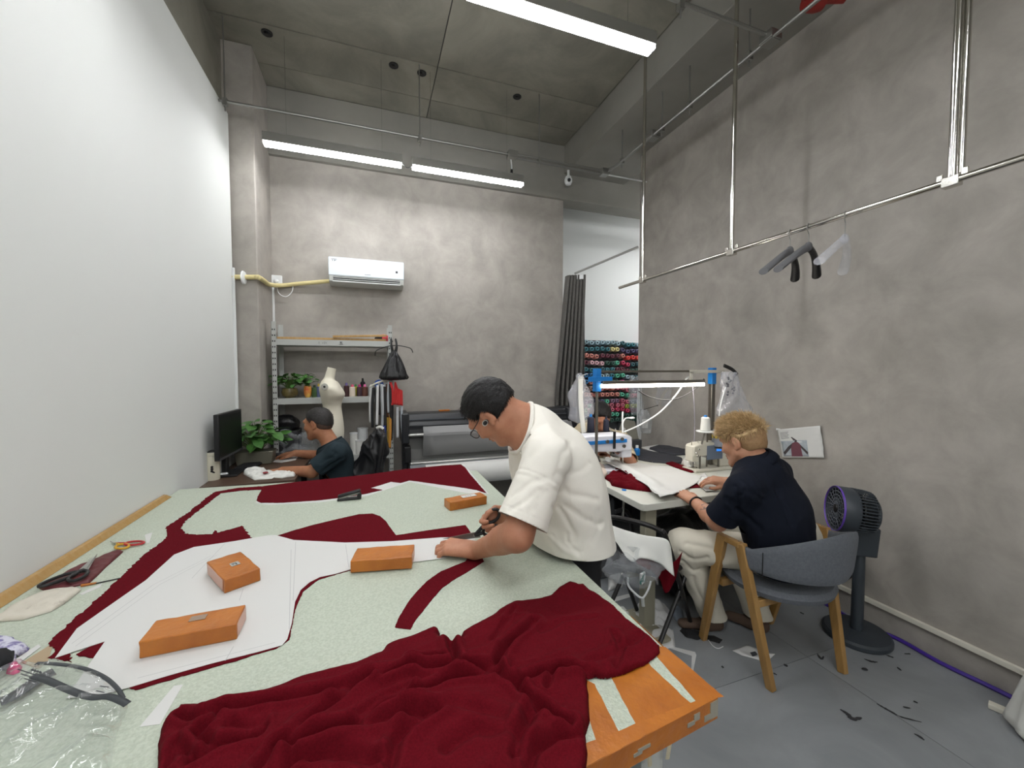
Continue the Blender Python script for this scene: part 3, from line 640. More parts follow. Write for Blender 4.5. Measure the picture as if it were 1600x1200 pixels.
def ex3(t, R, c, L, W, z): pass
def ex4(t, R, c, L, W, z):
    m = MB(); m.box(np.append(c, z+0.0415)+R @ np.array([0.02, 0.008, 0]), (0.075, 0.034, 0.0012), R); st = m.build('sticker', M_paper, t, smooth=0)
    m = MB()
    for q in range(3): m.box(np.append(c, z+0.0424)+R @ np.array([0.005+q*0.012, 0.008, 0]), (0.006, 0.012, 0.0004), R)
    m.build('print', M_pencil, st, kind='stuff', smooth=0)
block([(216, 1003), (371, 975), (382, 944), (244, 970)], 'long orange taped weight nearest the camera, at the near end of the paper', ex1)
block([(407, 887), (374, 861), (325, 878), (350, 908)], 'orange taped weight standing askew with a grey sticker on top', ex2)
block([(549, 877), (645, 870), (646, 851), (557, 856)], 'plain orange taped weight on the paper strip next to the man\'s hand', ex3)
block([(703, 786), (762, 775), (749, 769), (694, 778)], 'orange taped weight with a white sticker, off the paper near the table corner', ex4, ZT+0.0004)

# ------------------------------------------------------------ the crumpled burgundy cloth in front
out = [(400, 1084), (452, 1068), (510, 1050), (560, 1036), (585, 1026), (597, 1022), (601, 1014), (640, 999), (680, 984), (687, 987), (684, 996), (690, 1001), (700, 1003), (706, 1008), (712, 1002), (722, 1003), (721, 991), (740, 981), (785, 954), (807, 941), (835, 935), (860, 929), (872, 919), (890, 912), (904, 916), (912, 915), (925, 925), (940, 932), (961, 948), (975, 962), (999, 980), (1018, 996), (1029, 1006), (1030, 1017), (1014, 1032), (990, 1044), (972, 1051), (946, 1057), (930, 1055), (916, 1059), (919, 1090), (921, 1122), (914, 1146), (917, 1175), (914, 1197), (908, 1230), (700, 1260), (450, 1260), (240, 1225), (247, 1196), (248, 1160), (252, 1138), (258, 1124), (272, 1116), (282, 1103), (312, 1101), (340, 1099)]
poly = [tp(x, y, ZT+0.008) for x, y in out]
A_ = lambda x, y: (240+x/4, 900+y/4); B_ = lambda x, y: (640+x/4, 880+y/4)
valleys = [([(330, 1114), (385, 1104), (440, 1093), (490, 1086), (527, 1080), (565, 1062), (600, 1055), (640, 1050)], 0.016, 0.011), ([(440, 1170), (460, 1150), (490, 1125), (527, 1097), (552, 1075), (577, 1062)], 0.013, 0.010),
           ([(405, 1200), (430, 1175), (490, 1152), (552, 1135), (602, 1107), (640, 1092)], 0.017, 0.011), ([(450, 1205), (458, 1172), (515, 1150), (615, 1130), (660, 1118)], 0.014, 0.010), ([(612, 1200), (620, 1165), (645, 1140), (680, 1120)], 0.014, 0.011),
           ([(278, 1117), (300, 1122), (318, 1126)], 0.012, 0.007), ([(345, 1112), (320, 1140), (302, 1148), (325, 1165)], 0.013, 0.008), ([(297, 1190), (345, 1165), (405, 1150), (410, 1140)], 0.014, 0.009), ([(262, 1190), (270, 1160), (300, 1180)], 0.012, 0.008),
           ([(704, 1006), (710, 1028), (722, 1047), (745, 1047), (777, 1043), (783, 1022), (800, 1003), (835, 968)], 0.019, 0.010), ([(640, 1033), (680, 1032), (712, 1040)], 0.012, 0.007), ([(600, 1062), (640, 1051), (715, 1047), (780, 1052)], 0.018, 0.009),
           ([(640, 1097), (665, 1085), (690, 1073), (735, 1062), (776, 1056), (805, 1075), (835, 1101), (865, 1120), (892, 1131)], 0.018, 0.009), ([(808, 1071), (830, 1060), (852, 1051), (890, 1043), (918, 1045), (936, 1058)], 0.018, 0.009), ([(855, 1075), (866, 1052), (878, 1042)], 0.010, 0.006),
           ([(806, 1185), (818, 1150), (828, 1118), (846, 1110)], 0.015, 0.011), ([(905, 1146), (870, 1152), (838, 1172), (826, 1200)], 0.014, 0.010), ([(640, 1125), (700, 1108), (740, 1110), (790, 1130)], 0.008, 0.012), ([(700, 1170), (740, 1145), (800, 1150)], 0.01, 0.013), ([(770, 1000), (785, 980), (805, 950)], 0.006, 0.006),
           ([(900, 1040), (950, 1020), (985, 1000), (1000, 985)], 0.008, 0.010), ([(960, 1035), (972, 1010), (960, 985)], 0.009, 0.009), ([(845, 985), (880, 965), (930, 960)], 0.004, 0.008), ([(560, 1120), (600, 1095), (640, 1080)], 0.009, 0.007), ([(470, 1190), (520, 1180), (590, 1195)], 0.012, 0.012), ([(356, 1136), (390, 1140), (412, 1128)], 0.008, 0.008)]
vl = [([tp(x, y, ZT+0.02) for x, y in pts], a_, w_) for pts, a_, w_ in valleys]
def hcloth(P, de):
    warp = P+0.012*np.stack([fbm(P, 14, 2, 5), fbm(P, 14, 2, 8)], 1)
    thick = 0.019+0.010*fbm(P, 4.5, 2, 2)
    # the heap is higher in the middle and towards the viewer
    flat_zone = np.clip((seg_dist(P, [tp(880, 960), tp(960, 1000)])-0.05)/0.10, 0.35, 1)
    rd = 1-np.abs(fbm(warp @ np.array([[0.8, -0.6], [0.6, 0.8]])*np.array([1.0, 2.3]), 9, 2, 11))
    h = thick*flat_zone+0.0035*np.clip(rd, 0, 1)**2*flat_zone
    dm = np.array(tp(640, 1060))-np.array(tp(330, 1180)); dm = dm/np.linalg.norm(dm); w2 = P+0.01*np.stack([fbm(P, 8, 2, 41), fbm(P, 8, 2, 47)], 1)
    uv = np.stack([w2 @ dm*3.0, w2 @ np.array([-dm[1], dm[0]])*15.0], 1); fr_ = 1-np.abs(fbm(uv, 1.0, 2, 51)); h = h+0.0075*(np.clip(fr_, 0, 1)**2.5-0.3)*np.clip(flat_zone*1.4-0.35, 0.1, 1)
    for pts, a_, w_ in vl:
        d_ = seg_dist(P+0.004*np.stack([vnoise(P, 30, 4), vnoise(P, 30, 6)], 1), pts)
        h = h-a_*0.95*np.exp(-(d_/w_)**2)+a_*0.6*np.exp(-((d_-1.75*w_)/(1.0*w_))**2)
    h = h+0.0005*fbm(P, 50, 2, 15)
    e_ = np.clip(de/0.022, 0, 1); e_ = np.sqrt(1-(1-e_)**2)
    lift = 0.0035+0.006*np.clip(vnoise(P, 16, 21), 0, 1)
    z = ZT+lift*np.clip(de/0.004, 0.4, 1)+np.maximum(h, 0.0015)*e_
    return z
o = drape('burgundy_cloth', poly, hcloth, M_burg, res=0.0042, solid=-0.001, fray=0.0012)
tag(o, 'big crumpled burgundy cloth heaped over the near corner of the cutting table', 'fabric')

# ------------------------------------------------------------ things along the white wall side
a, b = at_z(275, 776, ZT), np.array([-1.0, 0.5, ZT])
m = MB(); m.hexa([(-1.024, 0.5, ZT+0.0005), (-0.995, 0.5, ZT+0.0005), (-0.998, a[1], ZT+0.0005), (-1.024, a[1], ZT+0.0005)], [(-1.027, 0.5, ZT+0.03), (-1.012, 0.5, ZT+0.028), (-1.014, a[1]-0.02, ZT+0.02), (-1.027, a[1]-0.02, ZT+0.022)])
tag(m.build('wooden_batten', M_wood, bevel=0.002), 'long pale wooden batten lying on the table against the white wall', 'batten')
def pouch(poly, hh, name, material, label, cat, seed, base=0.0005, res=0.006):
    def hf(P, de): e_ = np.clip(de/(hh*1.6), 0, 1); return ZT+base+(hh*(0.75+0.3*fbm(P, 14, 2, seed))+0.003*fbm(P, 40, 2, seed+2))*np.sqrt(1-(1-e_)**2)+0.001
    return tag(drape(name, poly, hf, material, res=res, solid=-0.001), label, cat)
M_satin = mat('white_satin', (204, 198, 184), 0.45, rgb2=(150, 142, 128), nscale=18, ncon=(0.62, 0.75), bump=0.2, bscale=40)
pouch(px_poly([(0, 958), (12, 948), (40, 934), (64, 924), (96, 918), (120, 915), (127, 919), (104, 938), (80, 952), (36, 965), (0, 968), (-20, 970), (-20, 960)], ZT+0.008), 0.017, 'white_pouch', M_satin, 'small padded white pouch with faint grey marks by the wall', 'pouch', 3)
M_maroon = mat('maroon_leather', (92, 34, 38), 0.5, bump=0.15, bscale=60)
pouch(px_poly([(60, 917), (82, 903), (104, 891), (132, 879), (160, 867), (186, 857), (193, 860), (180, 872), (166, 884), (152, 898), (140, 909), (112, 916), (70, 922)], ZT+0.006), 0.009, 'maroon_case', M_maroon, 'flat maroon case lying under the black shears', 'case', 5)
def loop_pts(c, u, v, ru, rv, z, n=18): return [np.append(c+u*ru*math.cos(q)+v*rv*math.sin(q), z) for q in np.linspace(0, 2*math.pi, n, endpoint=False)]
def shears(name, label, pivot, tip, loops, z, hm, hr, blade_w=0.011):
    pv, tp_ = np.array(tp(*pivot, z)), np.array(tp(*tip, z)); ax = (tp_-pv)/np.linalg.norm(tp_-pv); pn = np.array([-ax[1], ax[0]])
    t = thing(name, label, 'scissors', (pv[0], pv[1], z-0.006))
    for s, zz in ((1, z+0.0015), (-1, z-0.001)):
        m = MB(); q = [np.append(pv-ax*0.012+pn*s*blade_w*0.9, zz), np.append(tp_, zz), np.append(pv-ax*0.012-pn*s*blade_w*0.5, zz)]
        m.hexa([v-np.array([0, 0, 0.001]) for v in q], [v+np.array([0, 0, 0.001]) for v in q]); m.build('blade', M_alu, t, smooth=0)
    m = MB(); m.cyl(np.append(pv, z-0.003), np.append(pv, z+0.005), 0.005, n=10); m.build('pivot', M_alu, t)
    for k, (lc, ru, rv) in enumerate(loops):
        c = np.array(tp(*lc, z)); u = (c-pv)/np.linalg.norm(c-pv); v = np.array([-u[1], u[0]]); m = MB()
        m.tube(loop_pts(c, u, v, ru, rv, z+0.001), hr, 8, closed=True); m.tube([np.append(pv, z), np.append(c-u*ru, z+0.001)], hr*1.05, 8); m.build('handle', hm[k], t)
    return t
shears('shears', 'black-handled tailor shears lying on the maroon case', (131, 890), (152, 866), [((92, 905), 0.045, 0.019), ((122, 900), 0.036, 0.02)], ZT+0.017, (M_black, M_black), 0.005, 0.014)
shears('scissors', 'small scissors with one red and one yellow handle loop', (182, 849), (172, 846), [((191, 854), 0.03, 0.017), ((210, 849), 0.034, 0.017)], ZT+0.006, (mat('yellow_plastic', (206, 158, 40), 0.4), mat('red_plastic', (176, 40, 44), 0.4)), 0.004, 0.008)
m = MB(); m.tube([np.append(tp(150, 913), ZT+0.003), np.append(tp(188, 905), ZT+0.003)], 0.002, 6); o = m.build('awl', M_blackm); tag(o, 'thin dark awl with an orange handle beside the maroon case', 'awl')
m = MB(); m.tube([np.append(tp(127, 917), ZT+0.004), np.append(tp(151, 912.5), ZT+0.0035)], [0.0045, 0.003], 8); m.build('handle', M_orange, o, label='orange handle')
# purple patterned scrunched fabric and pink and black pieces, bottom left
M_purp = mat('purple_print', (120, 112, 160), 0.7, rgb2=(206, 206, 220), nscale=42, ncon=(0.45, 0.55))
pouch(px_poly([(-30, 995), (0, 988), (20, 988), (40, 997), (46, 1004), (36, 1010), (24, 1016), (24, 1030), (8, 1034), (-30, 1040)], ZT+0.02), 0.04, 'printed_cloth', M_purp, 'scrunched purple and white printed cloth at the left edge of the photo', 'cloth', 6, 0.001)
pouch(px_poly([(10, 1046), (12, 1036), (26, 1032), (34, 1036), (30, 1044), (20, 1048)], ZT+0.012), 0.022, 'pink_cloth', mat('pink_cloth', (222, 70, 130), 0.7), 'small bright pink cloth knot beside the purple printed cloth', 'cloth', 9, 0.001)
pouch(px_poly([(-30, 1030), (-2, 1012), (10, 1010), (22, 1014), (20, 1028), (8, 1033), (-30, 1052)], ZT+0.045), 0.02, 'black_cloth', mat('black_cloth', (20, 20, 24), 0.9), 'black cloth tucked into the purple printed cloth', 'cloth', 12, 0.036)
# clear plastic bag with a dark seal strip
bagp = [(-40, 1060), (0, 1046), (30, 1039), (60, 1036), (88, 1036), (112, 1039), (134, 1043), (152, 1050), (168, 1058), (180, 1068), (190, 1079), (196, 1090), (200, 1101), (197, 1112), (190, 1126), (184, 1138), (178, 1160), (174, 1190), (170, 1230), (-40, 1260)]
def hbag(P, de):
    e_ = np.clip(de/0.06, 0, 1); q = P+0.03*np.stack([fbm(P, 7, 2, 31), fbm(P, 7, 2, 37)], 1)
    rd = 1-np.abs(fbm(q, 11, 3, 33)); rd2 = 1-np.abs(fbm(q[:, ::-1]*np.array([1.0, 1.8]), 22, 2, 35))
    return ZT+0.004+(0.018+0.026*np.clip(rd, 0, 1)**4+0.008*np.clip(rd2, 0, 1)**3)*np.sqrt(1-(1-e_)**2)
bag = drape('clear_bag', [tp(x, y, ZT+0.01) for x, y in bagp], hbag, clear_film('bag_film', (236, 240, 238), 0.05, 14, 0.3, 0.08), res=0.007, solid=0)
tag(bag, 'clear crinkled plastic bag with a dark seal strip at the near left corner', 'plastic bag')
M_seal = mat('dark_seal', (58, 62, 66), 0.35)
def seal(pts, w, z0):
    P = spline([np.append(tp(x, y, z0), z0) for x, y in pts], 6); m = MB(); row = []
    for i, p in enumerate(P):
        d_ = nrm((P[min(i+1, len(P)-1)]-P[max(i-1, 0)])*np.array([1, 1, 0])); s_ = np.array([-d_[1], d_[0], 0]); row.append([p-s_*w/2+np.array([0, 0, 0.0]), p+s_*w/2+np.array([0, 0, 0.002])])
    m.sheet(row); m.build('seal_strip', M_seal, bag, solid=0.0008, smooth=180)
seal([(56, 1037), (80, 1037.5), (112, 1041), (140, 1048), (165, 1060), (183, 1076), (193, 1092)], 0.007, ZT+0.03)
seal([(50, 1056), (75, 1064), (100, 1075), (125, 1085), (146, 1090), (170, 1089), (190, 1096), (199, 1101)], 0.012, ZT+0.04)
seal([(0, 1098), (25, 1086), (60, 1062), (85, 1050)], 0.03, ZT+0.012)
m = MB()
for q in range(3): pline(m, [(30+q*5, 1091+q*8), (58+q*1, 1101+q*6)], ZT+0.062, 0.0009)
for q in range(4): pline(m, [(52+q*4, 1091+q*1.3), (54+q*4, 1094+q*1.3)], ZT+0.062, 0.0016)
pline(m, [(158, 1114), (172, 1116)], ZT+0.055, 0.0009); pline(m, [(152, 1122), (165, 1125)], ZT+0.055, 0.0009)
m.build('print', M_ink, bag, kind='stuff', smooth=0, solid=0.0003)
# stapler
p = np.append(tp(546, 781), ZT+0.0005); u = np.append(np.array(tp(563, 778))-np.array(tp(528, 781.5)), 0); u = nrm(u); R = np.array([u, [-u[1], u[0], 0], [0, 0, 1]]).T
t = thing('stapler', 'small black stapler lying open on the pale green table', 'stapler', p)
m = MB(); m.box(p+R @ np.array([0, 0, 0.006]), (0.115, 0.028, 0.01), R); m.build('base', M_black, t, bevel=0.003)
Ry = R @ np.array([[math.cos(-0.2), 0, math.sin(-0.2)], [0, 1, 0], [-math.sin(-0.2), 0, math.cos(-0.2)]])
m = MB(); m.box(p+R @ np.array([0.0, 0, 0.034]), (0.11, 0.024, 0.014), Ry); m.build('arm', M_black, t, bevel=0.005)
m = MB(); m.box(p+R @ np.array([0.0, 0, 0.022]), (0.1, 0.012, 0.008), Ry); m.build('magazine', M_galv, t)
m = MB(); m.cyl(p+R @ np.array([0.048, -0.017, 0.02]), p+R @ np.array([0.048, 0.017, 0.02]), 0.011, n=12); m.build('hinge', M_black, t)
# ------------------------------------------------------------ steel shelf at the back wall
RX0, RX1, RY0, RY1 = -0.815, 0.19, 3.96, 4.265
M_rack = mat('rack_grey', (176, 178, 174), 0.45)
rack = thing('steel_shelf', 'light grey slotted steel shelf unit against the back wall', 'shelf unit', ((RX0+RX1)/2, (RY0+RY1)/2, 0))
rt = 1.9
for (x, sx) in ((RX0, 1), (RX1, -1)):
    for (y, sy) in ((RY0, 1), (RY1, -1)):
        m = MB(); m.bx((min(x, x+sx*0.038), min(y, y+sy*0.002), 0), (max(x, x+sx*0.038), max(y, y+sy*0.002), rt)); m.bx((min(x, x+sx*0.002), min(y, y+sy*0.038), 0), (max(x, x+sx*0.002), max(y, y+sy*0.038), rt))
        po = m.build('post', M_rack, rack, smooth=0)
        if sy > 0:
            m = MB()
            for k in range(36):
                z = 0.08+k*0.05
                for dx in (0.011, 0.027): m.bx((x+sx*dx-0.004, y-0.0012, z-0.007), (x+sx*dx+0.004, y+0.0, z+0.007))
            m.build('slot_holes', M_blackm, po, kind='stuff', smooth=0)
ZS = [at_y(520, 536, RY0)[2]-0.025, at_y(470, 627, RY0)[2]-0.025, at_y(600, 712, RY0)[2]-0.025, 0.12]
for k, z in enumerate(ZS):
    m = MB(); m.bx((RX0+0.03, RY0+0.003, z-0.0), (RX1-0.03, RY0+0.012, z+0.05)); m.bx((RX0+0.03, RY1-0.012, z), (RX1-0.03, RY1-0.003, z+0.05)); m.bx((RX0+0.004, RY0+0.004, z+0.044), (RX1-0.004, RY1-0.004, z+0.052)); m.bx((RX0+0.003, RY0+0.03, z), (RX0+0.012, RY1-0.03, z+0.05)); m.bx((RX1-0.012, RY0+0.03, z), (RX1-0.003, RY1-0.03, z+0.05))
    sh = m.build('shelf', M_rack, rack, smooth=0)
    if k == 0:
        m = MB()
        def stroke(x0, z0, x1, z1):
            a = np.array([x0, RY0+0.002, z0]); b = np.array([x1, RY0+0.002, z1]); m.tube([a, b], 0.0016, 5)
        q = at_y(507, 535, RY0)[0]; zz = z+0.026
        stroke(q, zz+0.012, q, zz-0.012); stroke(q-0.012, zz+0.004, q-0.016, zz-0.008); stroke(q+0.01, zz+0.008, q+0.015, zz-0.006); stroke(q-0.045, zz+0.01, q-0.045, zz-0.01)
        q = at_y(533, 535, RY0)[0]
        stroke(q-0.012, zz+0.012, q+0.012, zz+0.012); stroke(q, zz+0.012, q-0.006, zz-0.01); stroke(q-0.01, zz+0.002, q+0.01, zz+0.002); stroke(q+0.01, zz+0.002, q+0.008, zz-0.01); stroke(q-0.018, zz-0.012, q+0.018, zz-0.012)
        m.build('pencil_marks', M_ink, sh, kind='stuff', smooth=0)
T0, T1, T2, T3 = [z+0.052 for z in ZS]
# wooden laths on the top shelf
for k, (x0, y0, x1, y1, dy) in enumerate(((433, 527, 603, 531.5, 0.05), (433, 525, 560, 529, 0.10), (520, 529, 604, 525, 0.025))):
    a, b = at_y(x0, y0, RY0+dy), at_y(x1, y1, RY0+dy); lo = T0+0.001+(0.0 if k < 2 else 0.021)
    z0 = lo+0.011; z1 = lo+0.011+(0.0 if k < 2 else 0.02)
    m = MB(); mid = (a+b)/2; L = abs(b[0]-a[0]); m.box((mid[0], RY0+dy, (z0+z1)/2), (L, 0.022, 0.02), np.array([[math.cos(-math.atan2(z1-z0, L)), 0, math.sin(-math.atan2(z1-z0, L))], [0, 1, 0], [-math.sin(-math.atan2(z1-z0, L)), 0, math.cos(-math.atan2(z1-z0, L))]]))
    tag(m.build('wooden_lath', M_wood, bevel=0.002), ('long front wooden lath lying on the top steel shelf', 'wooden lath behind the front one on the top steel shelf', 'shorter wooden lath resting tilted over the others near the right post')[k], 'lath', 'laths on the top shelf')
M_blackc = mat('black_fabric', (24, 24, 26), 0.85, bump=0.2, bscale=60)
M_redc = mat('red_fabric', (196, 44, 44), 0.7, bump=0.15, bscale=40)
M_pinkc = mat('coral_fabric', (206, 70, 84), 0.7)
def blob(name, c, r, material, label, cat, amp=0.25, sc=14, seed=1, parent=None, n=22, flatb=True):
    m = MB(); m.ball(c, r, n, n//2+2); V = np.array(m.v); D = V-np.asarray(c); D = D*(1+amp*fbm(V, sc, 2, seed))[:, None]; V = np.asarray(c)+D
    if flatb: V[:, 2] = np.maximum(V[:, 2], c[2]-0.8*(r if np.isscalar(r) else r[2]))
    m.v = [tuple(v) for v in V]; o = m.build(name, material, parent, smooth=180, weld=True)
    return tag(o, label, cat) if parent is None else o
p = at_y(597, 527, RY0+0.12)
t = thing('cloth_bundle', 'small coral and black cloth bundle at the right end of the top shelf', 'cloth', (p[0], p[1], T0))
blob('coral_cloth', (p[0]+0.015, p[1], T0+0.032), (0.055, 0.05, 0.04), M_pinkc, '', '', parent=t); blob('black_strap', (p[0]-0.03, p[1]-0.02, T0+0.026), (0.05, 0.03, 0.03), M_blackc, '', '', parent=t, seed=4, amp=0.5)

# black plastic carrier bag on a wire hanger, hung on the right post
M_pbag = mat('black_bag_film', (20, 20, 22), 0.28, bump=0.5, bscale=30, stretch=(3, 3, 1))
c0 = np.array([RX1-0.0, RY0-0.05, 0]); cz = at_y(612, 553, RY0-0.05)
t = thing('hanging_bag', 'black plastic carrier bag on a wire hanger on the right shelf post', 'bag', (c0[0], c0[1], at_y(612, 595, RY0-0.05)[2]))
yb = RY0-0.05; m = MB(); zt_, zb_ = at_y(612, 547, yb)[2], at_y(612, 594, yb)[2]
rings = []
for i in range(15):
    u = i/14; z = zt_+(zb_-zt_)*u; w = 0.012+0.115*min(1, u*1.05)**0.85; d_ = 0.008+0.052*u**0.8
    if i == 14: w *= 0.86; d_ *= 0.6
    rr = []
    for k in range(40):
        q = 2*math.pi*k/40; pl = 1+0.16*math.sin(q*9+2*math.sin(u*3))*(1-0.4*u)+0.06*math.sin(q*17+u*5)
        rr.append((c0[0]+0.012-0.005*u+w*math.cos(q)*pl, yb+d_*math.sin(q)*pl, z-0.018*(math.cos(q)**2)*-u*0.3))
    rings.append(rr)
vs = [q for r in rings for q in r]; m.add(vs, [(i*40+k, i*40+(k+1) % 40, (i+1)*40+(k+1) % 40, (i+1)*40+k) for i in range(14) for k in range(40)]+[tuple(range(560, 600))]); m.build('bag', M_pbag, t, smooth=60)
for sx, tipx in ((-1, 604), (1, 619)):
    a = np.array([c0[0]+0.012+sx*0.012, yb, zt_-0.03]); b = at_y(tipx+3.5, 527 if sx < 0 else 528, yb); b[0] = c0[0]+0.012+sx*0.035
    m = MB(); m.tube(spline([a, (a+b)/2+np.array([0, -0.008, 0]), at_y(611 if sx < 0 else 618, 529, yb)], 5), [0.012]*5+[0.009]*5+[0.006], 8, flat=(0, 1, 0)); m.build('handle', M_pbag, t)
h0 = at_y(612, 541, yb+0.012); pts = [at_y(586, 556, yb+0.012), at_y(587, 549, yb+0.012), at_y(594, 545, yb+0.012), at_y(606, 541, yb+0.012), at_y(622, 540, yb+0.012), at_y(638, 543, yb+0.012), at_y(643, 546, yb+0.012), at_y(645, 551, yb+0.012)]
m = MB(); m.tube(spline(pts, 5), 0.0045, 6); hk = h0+np.array([0, 0, 0.03]); m.tube(spline([h0, hk, hk+np.array([0.012, 0.02, 0.02]), hk+np.array([0, 0.03, 0.01])], 4), 0.003, 6); m.build('wire_hanger', M_black, t)

# plants
M_leaf = mat('pothos_leaf', (48, 92, 42), 0.4, rgb2=(84, 128, 58), nscale=14, spec=0.4)
M_leaf2 = mat('pothos_leaf_light', (86, 134, 66), 0.4, rgb2=(60, 104, 50), nscale=16)
M_stem = mat('stem_green', (82, 110, 52), 0.5)
def leaf_mesh(L, W):
    m = MB(); P = []
    for i in range(8):
        u = i/7; w = W*(math.sin(math.pi*min(1, u*0.93+0.07))**0.75)*(1-0.25*u); row = []
        for j in range(5):
            s = (j-2)/2; row.append((u*L, s*w, -0.35*L*u*u+0.10*L*abs(s)*(1-u)+0.02*L*math.sin(u*9)*abs(s)))
        P.append(row)
    m.sheet(P); return m
leaf_me = []
for k in range(2):
    o_ = leaf_mesh(1.0, 0.42).build('leaf', [M_leaf, M_leaf2][k], smooth=180); leaf_me.append(o_.data); off = np.array(o_.location); bpy.data.objects.remove(o_)
    for v in leaf_me[k].vertices: v.co = v.co+Vector(off)
def plant(name, c, label, cat, n, spread, height, leafL, pot, seed, ey=1.0):
    r = random.Random(seed); t = thing(name, label, cat, c)
    pot(t, np.asarray(c, float)); top = np.asarray(c, float)+np.array([0, 0, plant.top])
    st = MB()
    for k in range(n):
        a = r.uniform(0, 2*math.pi); d = spread*math.sqrt(r.uniform(0.05, 1)); h = height*r.uniform(0.35, 1)*(1-0.45*(d/spread)**2)
        tip = top+np.array([d*math.cos(a), d*math.sin(a)*ey, h])
        st.tube(spline([top+np.array([0.2*d*math.cos(a), 0.2*d*math.sin(a)*ey, -0.005]), (top+tip)/2+np.array([0, 0, 0.25*h]), tip], 4), 0.0018, 5)
        o = bpy.data.objects.new('leaf', leaf_me[k % 3 == 0]); COL.objects.link(o); o.parent = t
        o.location = Vector(tip-wloc(t)); o.rotation_euler = Euler((r.uniform(-0.5, 0.5), r.uniform(-0.5, 0.35), a+r.uniform(-0.6, 0.6)))
        s = leafL*r.uniform(0.65, 1.15); o.scale = (s, s, s)
    st.build('stems', M_stem, t, kind='stuff')
    return t
def pot_round(mat_, r, h, dark=True):
    def f(t, c):
        m = MB(); m.lathe([(r*0.6, 0), (r*0.92, h*0.25), (r, h*0.6), (r*0.86, h), (r*0.78, h), (r*0.8, h*0.75), (0, h*0.75)], c, n=20); m.build('pot', mat_, t)
        plant.top = h
    return f
def pot_box(mat_, sx, sy, h):
    def f(t, c):
        m = MB(); m.hexa([c+np.array(v) for v in ((-sx*.45, -sy*.45, 0), (sx*.45, -sy*.45, 0), (sx*.45, sy*.45, 0), (-sx*.45, sy*.45, 0))], [c+np.array(v) for v in ((-sx*.5, -sy*.5, h), (sx*.5, -sy*.5, h), (sx*.5, sy*.5, h), (-sx*.5, sy*.5, h))]); m.build('planter', mat_, t, bevel=0.005)
        plant.top = h
    return f
M_potglass = mat('brown_glass_pot', (116, 104, 62), 0.25, rgb2=(86, 74, 44), nscale=20)
p = at_y(453, 610, RY0+0.10); plant('potted_plant', (p[0], p[1], T1+0.001), 'pothos in a round brown pot at the left end of the middle shelf', 'plant', 60, 0.125, 0.15, 0.066, pot_round(M_potglass, 0.068, 0.085), 3, 0.6)
M_can = mat('printed_can', (196, 60, 40), 0.35, rgb2=(222, 190, 90), nscale=9)
p = at_y(479, 610, RY0+0.10); plant('potted_plant', (p[0]+0.01, p[1], T1+0.001), 'small pothos in a red and yellow tin on the middle shelf', 'plant', 24, 0.085, 0.11, 0.055, pot_round(M_can, 0.034, 0.105), 5, 0.7)
# spools and jars on the middle shelf
def cone(px, r, h, col, cap, label, cat='thread cone', grp='thread cones on the middle shelf', y=None):
    yy = RY0+0.09 if y is None else y; p = at_y(px, 610, yy)
    t = thing('thread_cone', label, cat, (p[0], yy, T1), grp)
    m = MB(); m.lathe([(r*0.9, 0), (r, 0.008), (r*0.93, h*0.85), (r*0.6, h*0.9)], (p[0], yy, T1+0.0005), n=16); m.build('thread', mat('cone_%d_%d_%d' % col, col, 0.55), t)
    m = MB(); m.lathe([(r*0.45, h*0.88), (r*0.36, h*1.12), (r*0.2, h*1.12)], (p[0], yy, T1+0.0005), n=12); m.build('cone_tip', mat('cone_%d_%d_%d' % cap, cap, 0.5), t)
cone(491.5, 0.026, 0.10, (60, 86, 44), (40, 60, 36), 'dark green thread cone beside the red and yellow tin')
cone(498, 0.022, 0.11, (90, 98, 130), (196, 170, 60), 'grey blue thread cone left of the mannequin')
cone(541.5, 0.026, 0.115, (64, 34, 36), (110, 96, 150), 'dark maroon thread cone with a violet tip right of the mannequin')
cone(550.5, 0.029, 0.10, (220, 206, 190), (222, 90, 120), 'cream thread cone with a pink tip')
cone(556, 0.018, 0.1, (206, 200, 50), (60, 150, 70), 'slim yellow thread cone with a green tip', y=RY0+0.14)
cone(562, 0.028, 0.10, (66, 44, 52), (190, 40, 120), 'plum thread cone with a magenta tip')
cone(570, 0.029, 0.10, (92, 54, 42), (222, 110, 160), 'brown thread cone with a light pink tip')
cone(567, 0.024, 0.15, (34, 32, 34), (26, 26, 28), 'tall black thread cone behind the brown one', y=RY0+0.2)
cone(579.5, 0.022, 0.10, (176, 178, 180), (200, 200, 205), 'pale grey thread cone near the zippers')
p = at_y(592, 600, RY0+0.03); t = thing('tape_roll', 'bright blue round roll above the hanging zippers', 'tape roll', (p[0], p[1], p[2]-0.035))
m = MB(); F = frame((0.15, -1, 0.1)); m.lathe([(0.014, -0.018), (0.04, -0.018), (0.042, 0), (0.04, 0.018), (0.014, 0.018), (0.014, -0.018)], p, F, 18); m.build('roll', mat('blue_roll', (24, 74, 160), 0.4), t)
m = MB(); m.cyl(p+np.array([0, 0.03, 0.0]), p+np.array([0.0, -0.03, 0]), 0.012, n=10); m.build('core', M_ltgrey, t)
m = MB(); m.bx((p[0]-0.05, p[1]-0.02, T1+0.0005), (p[0]+0.05, p[1]+0.12, p[2]-0.042)); tag(m.build('small_box', mat('clear_box', (150, 156, 160), 0.3), bevel=0.004), 'small greyish box under the blue roll on the middle shelf', 'box')
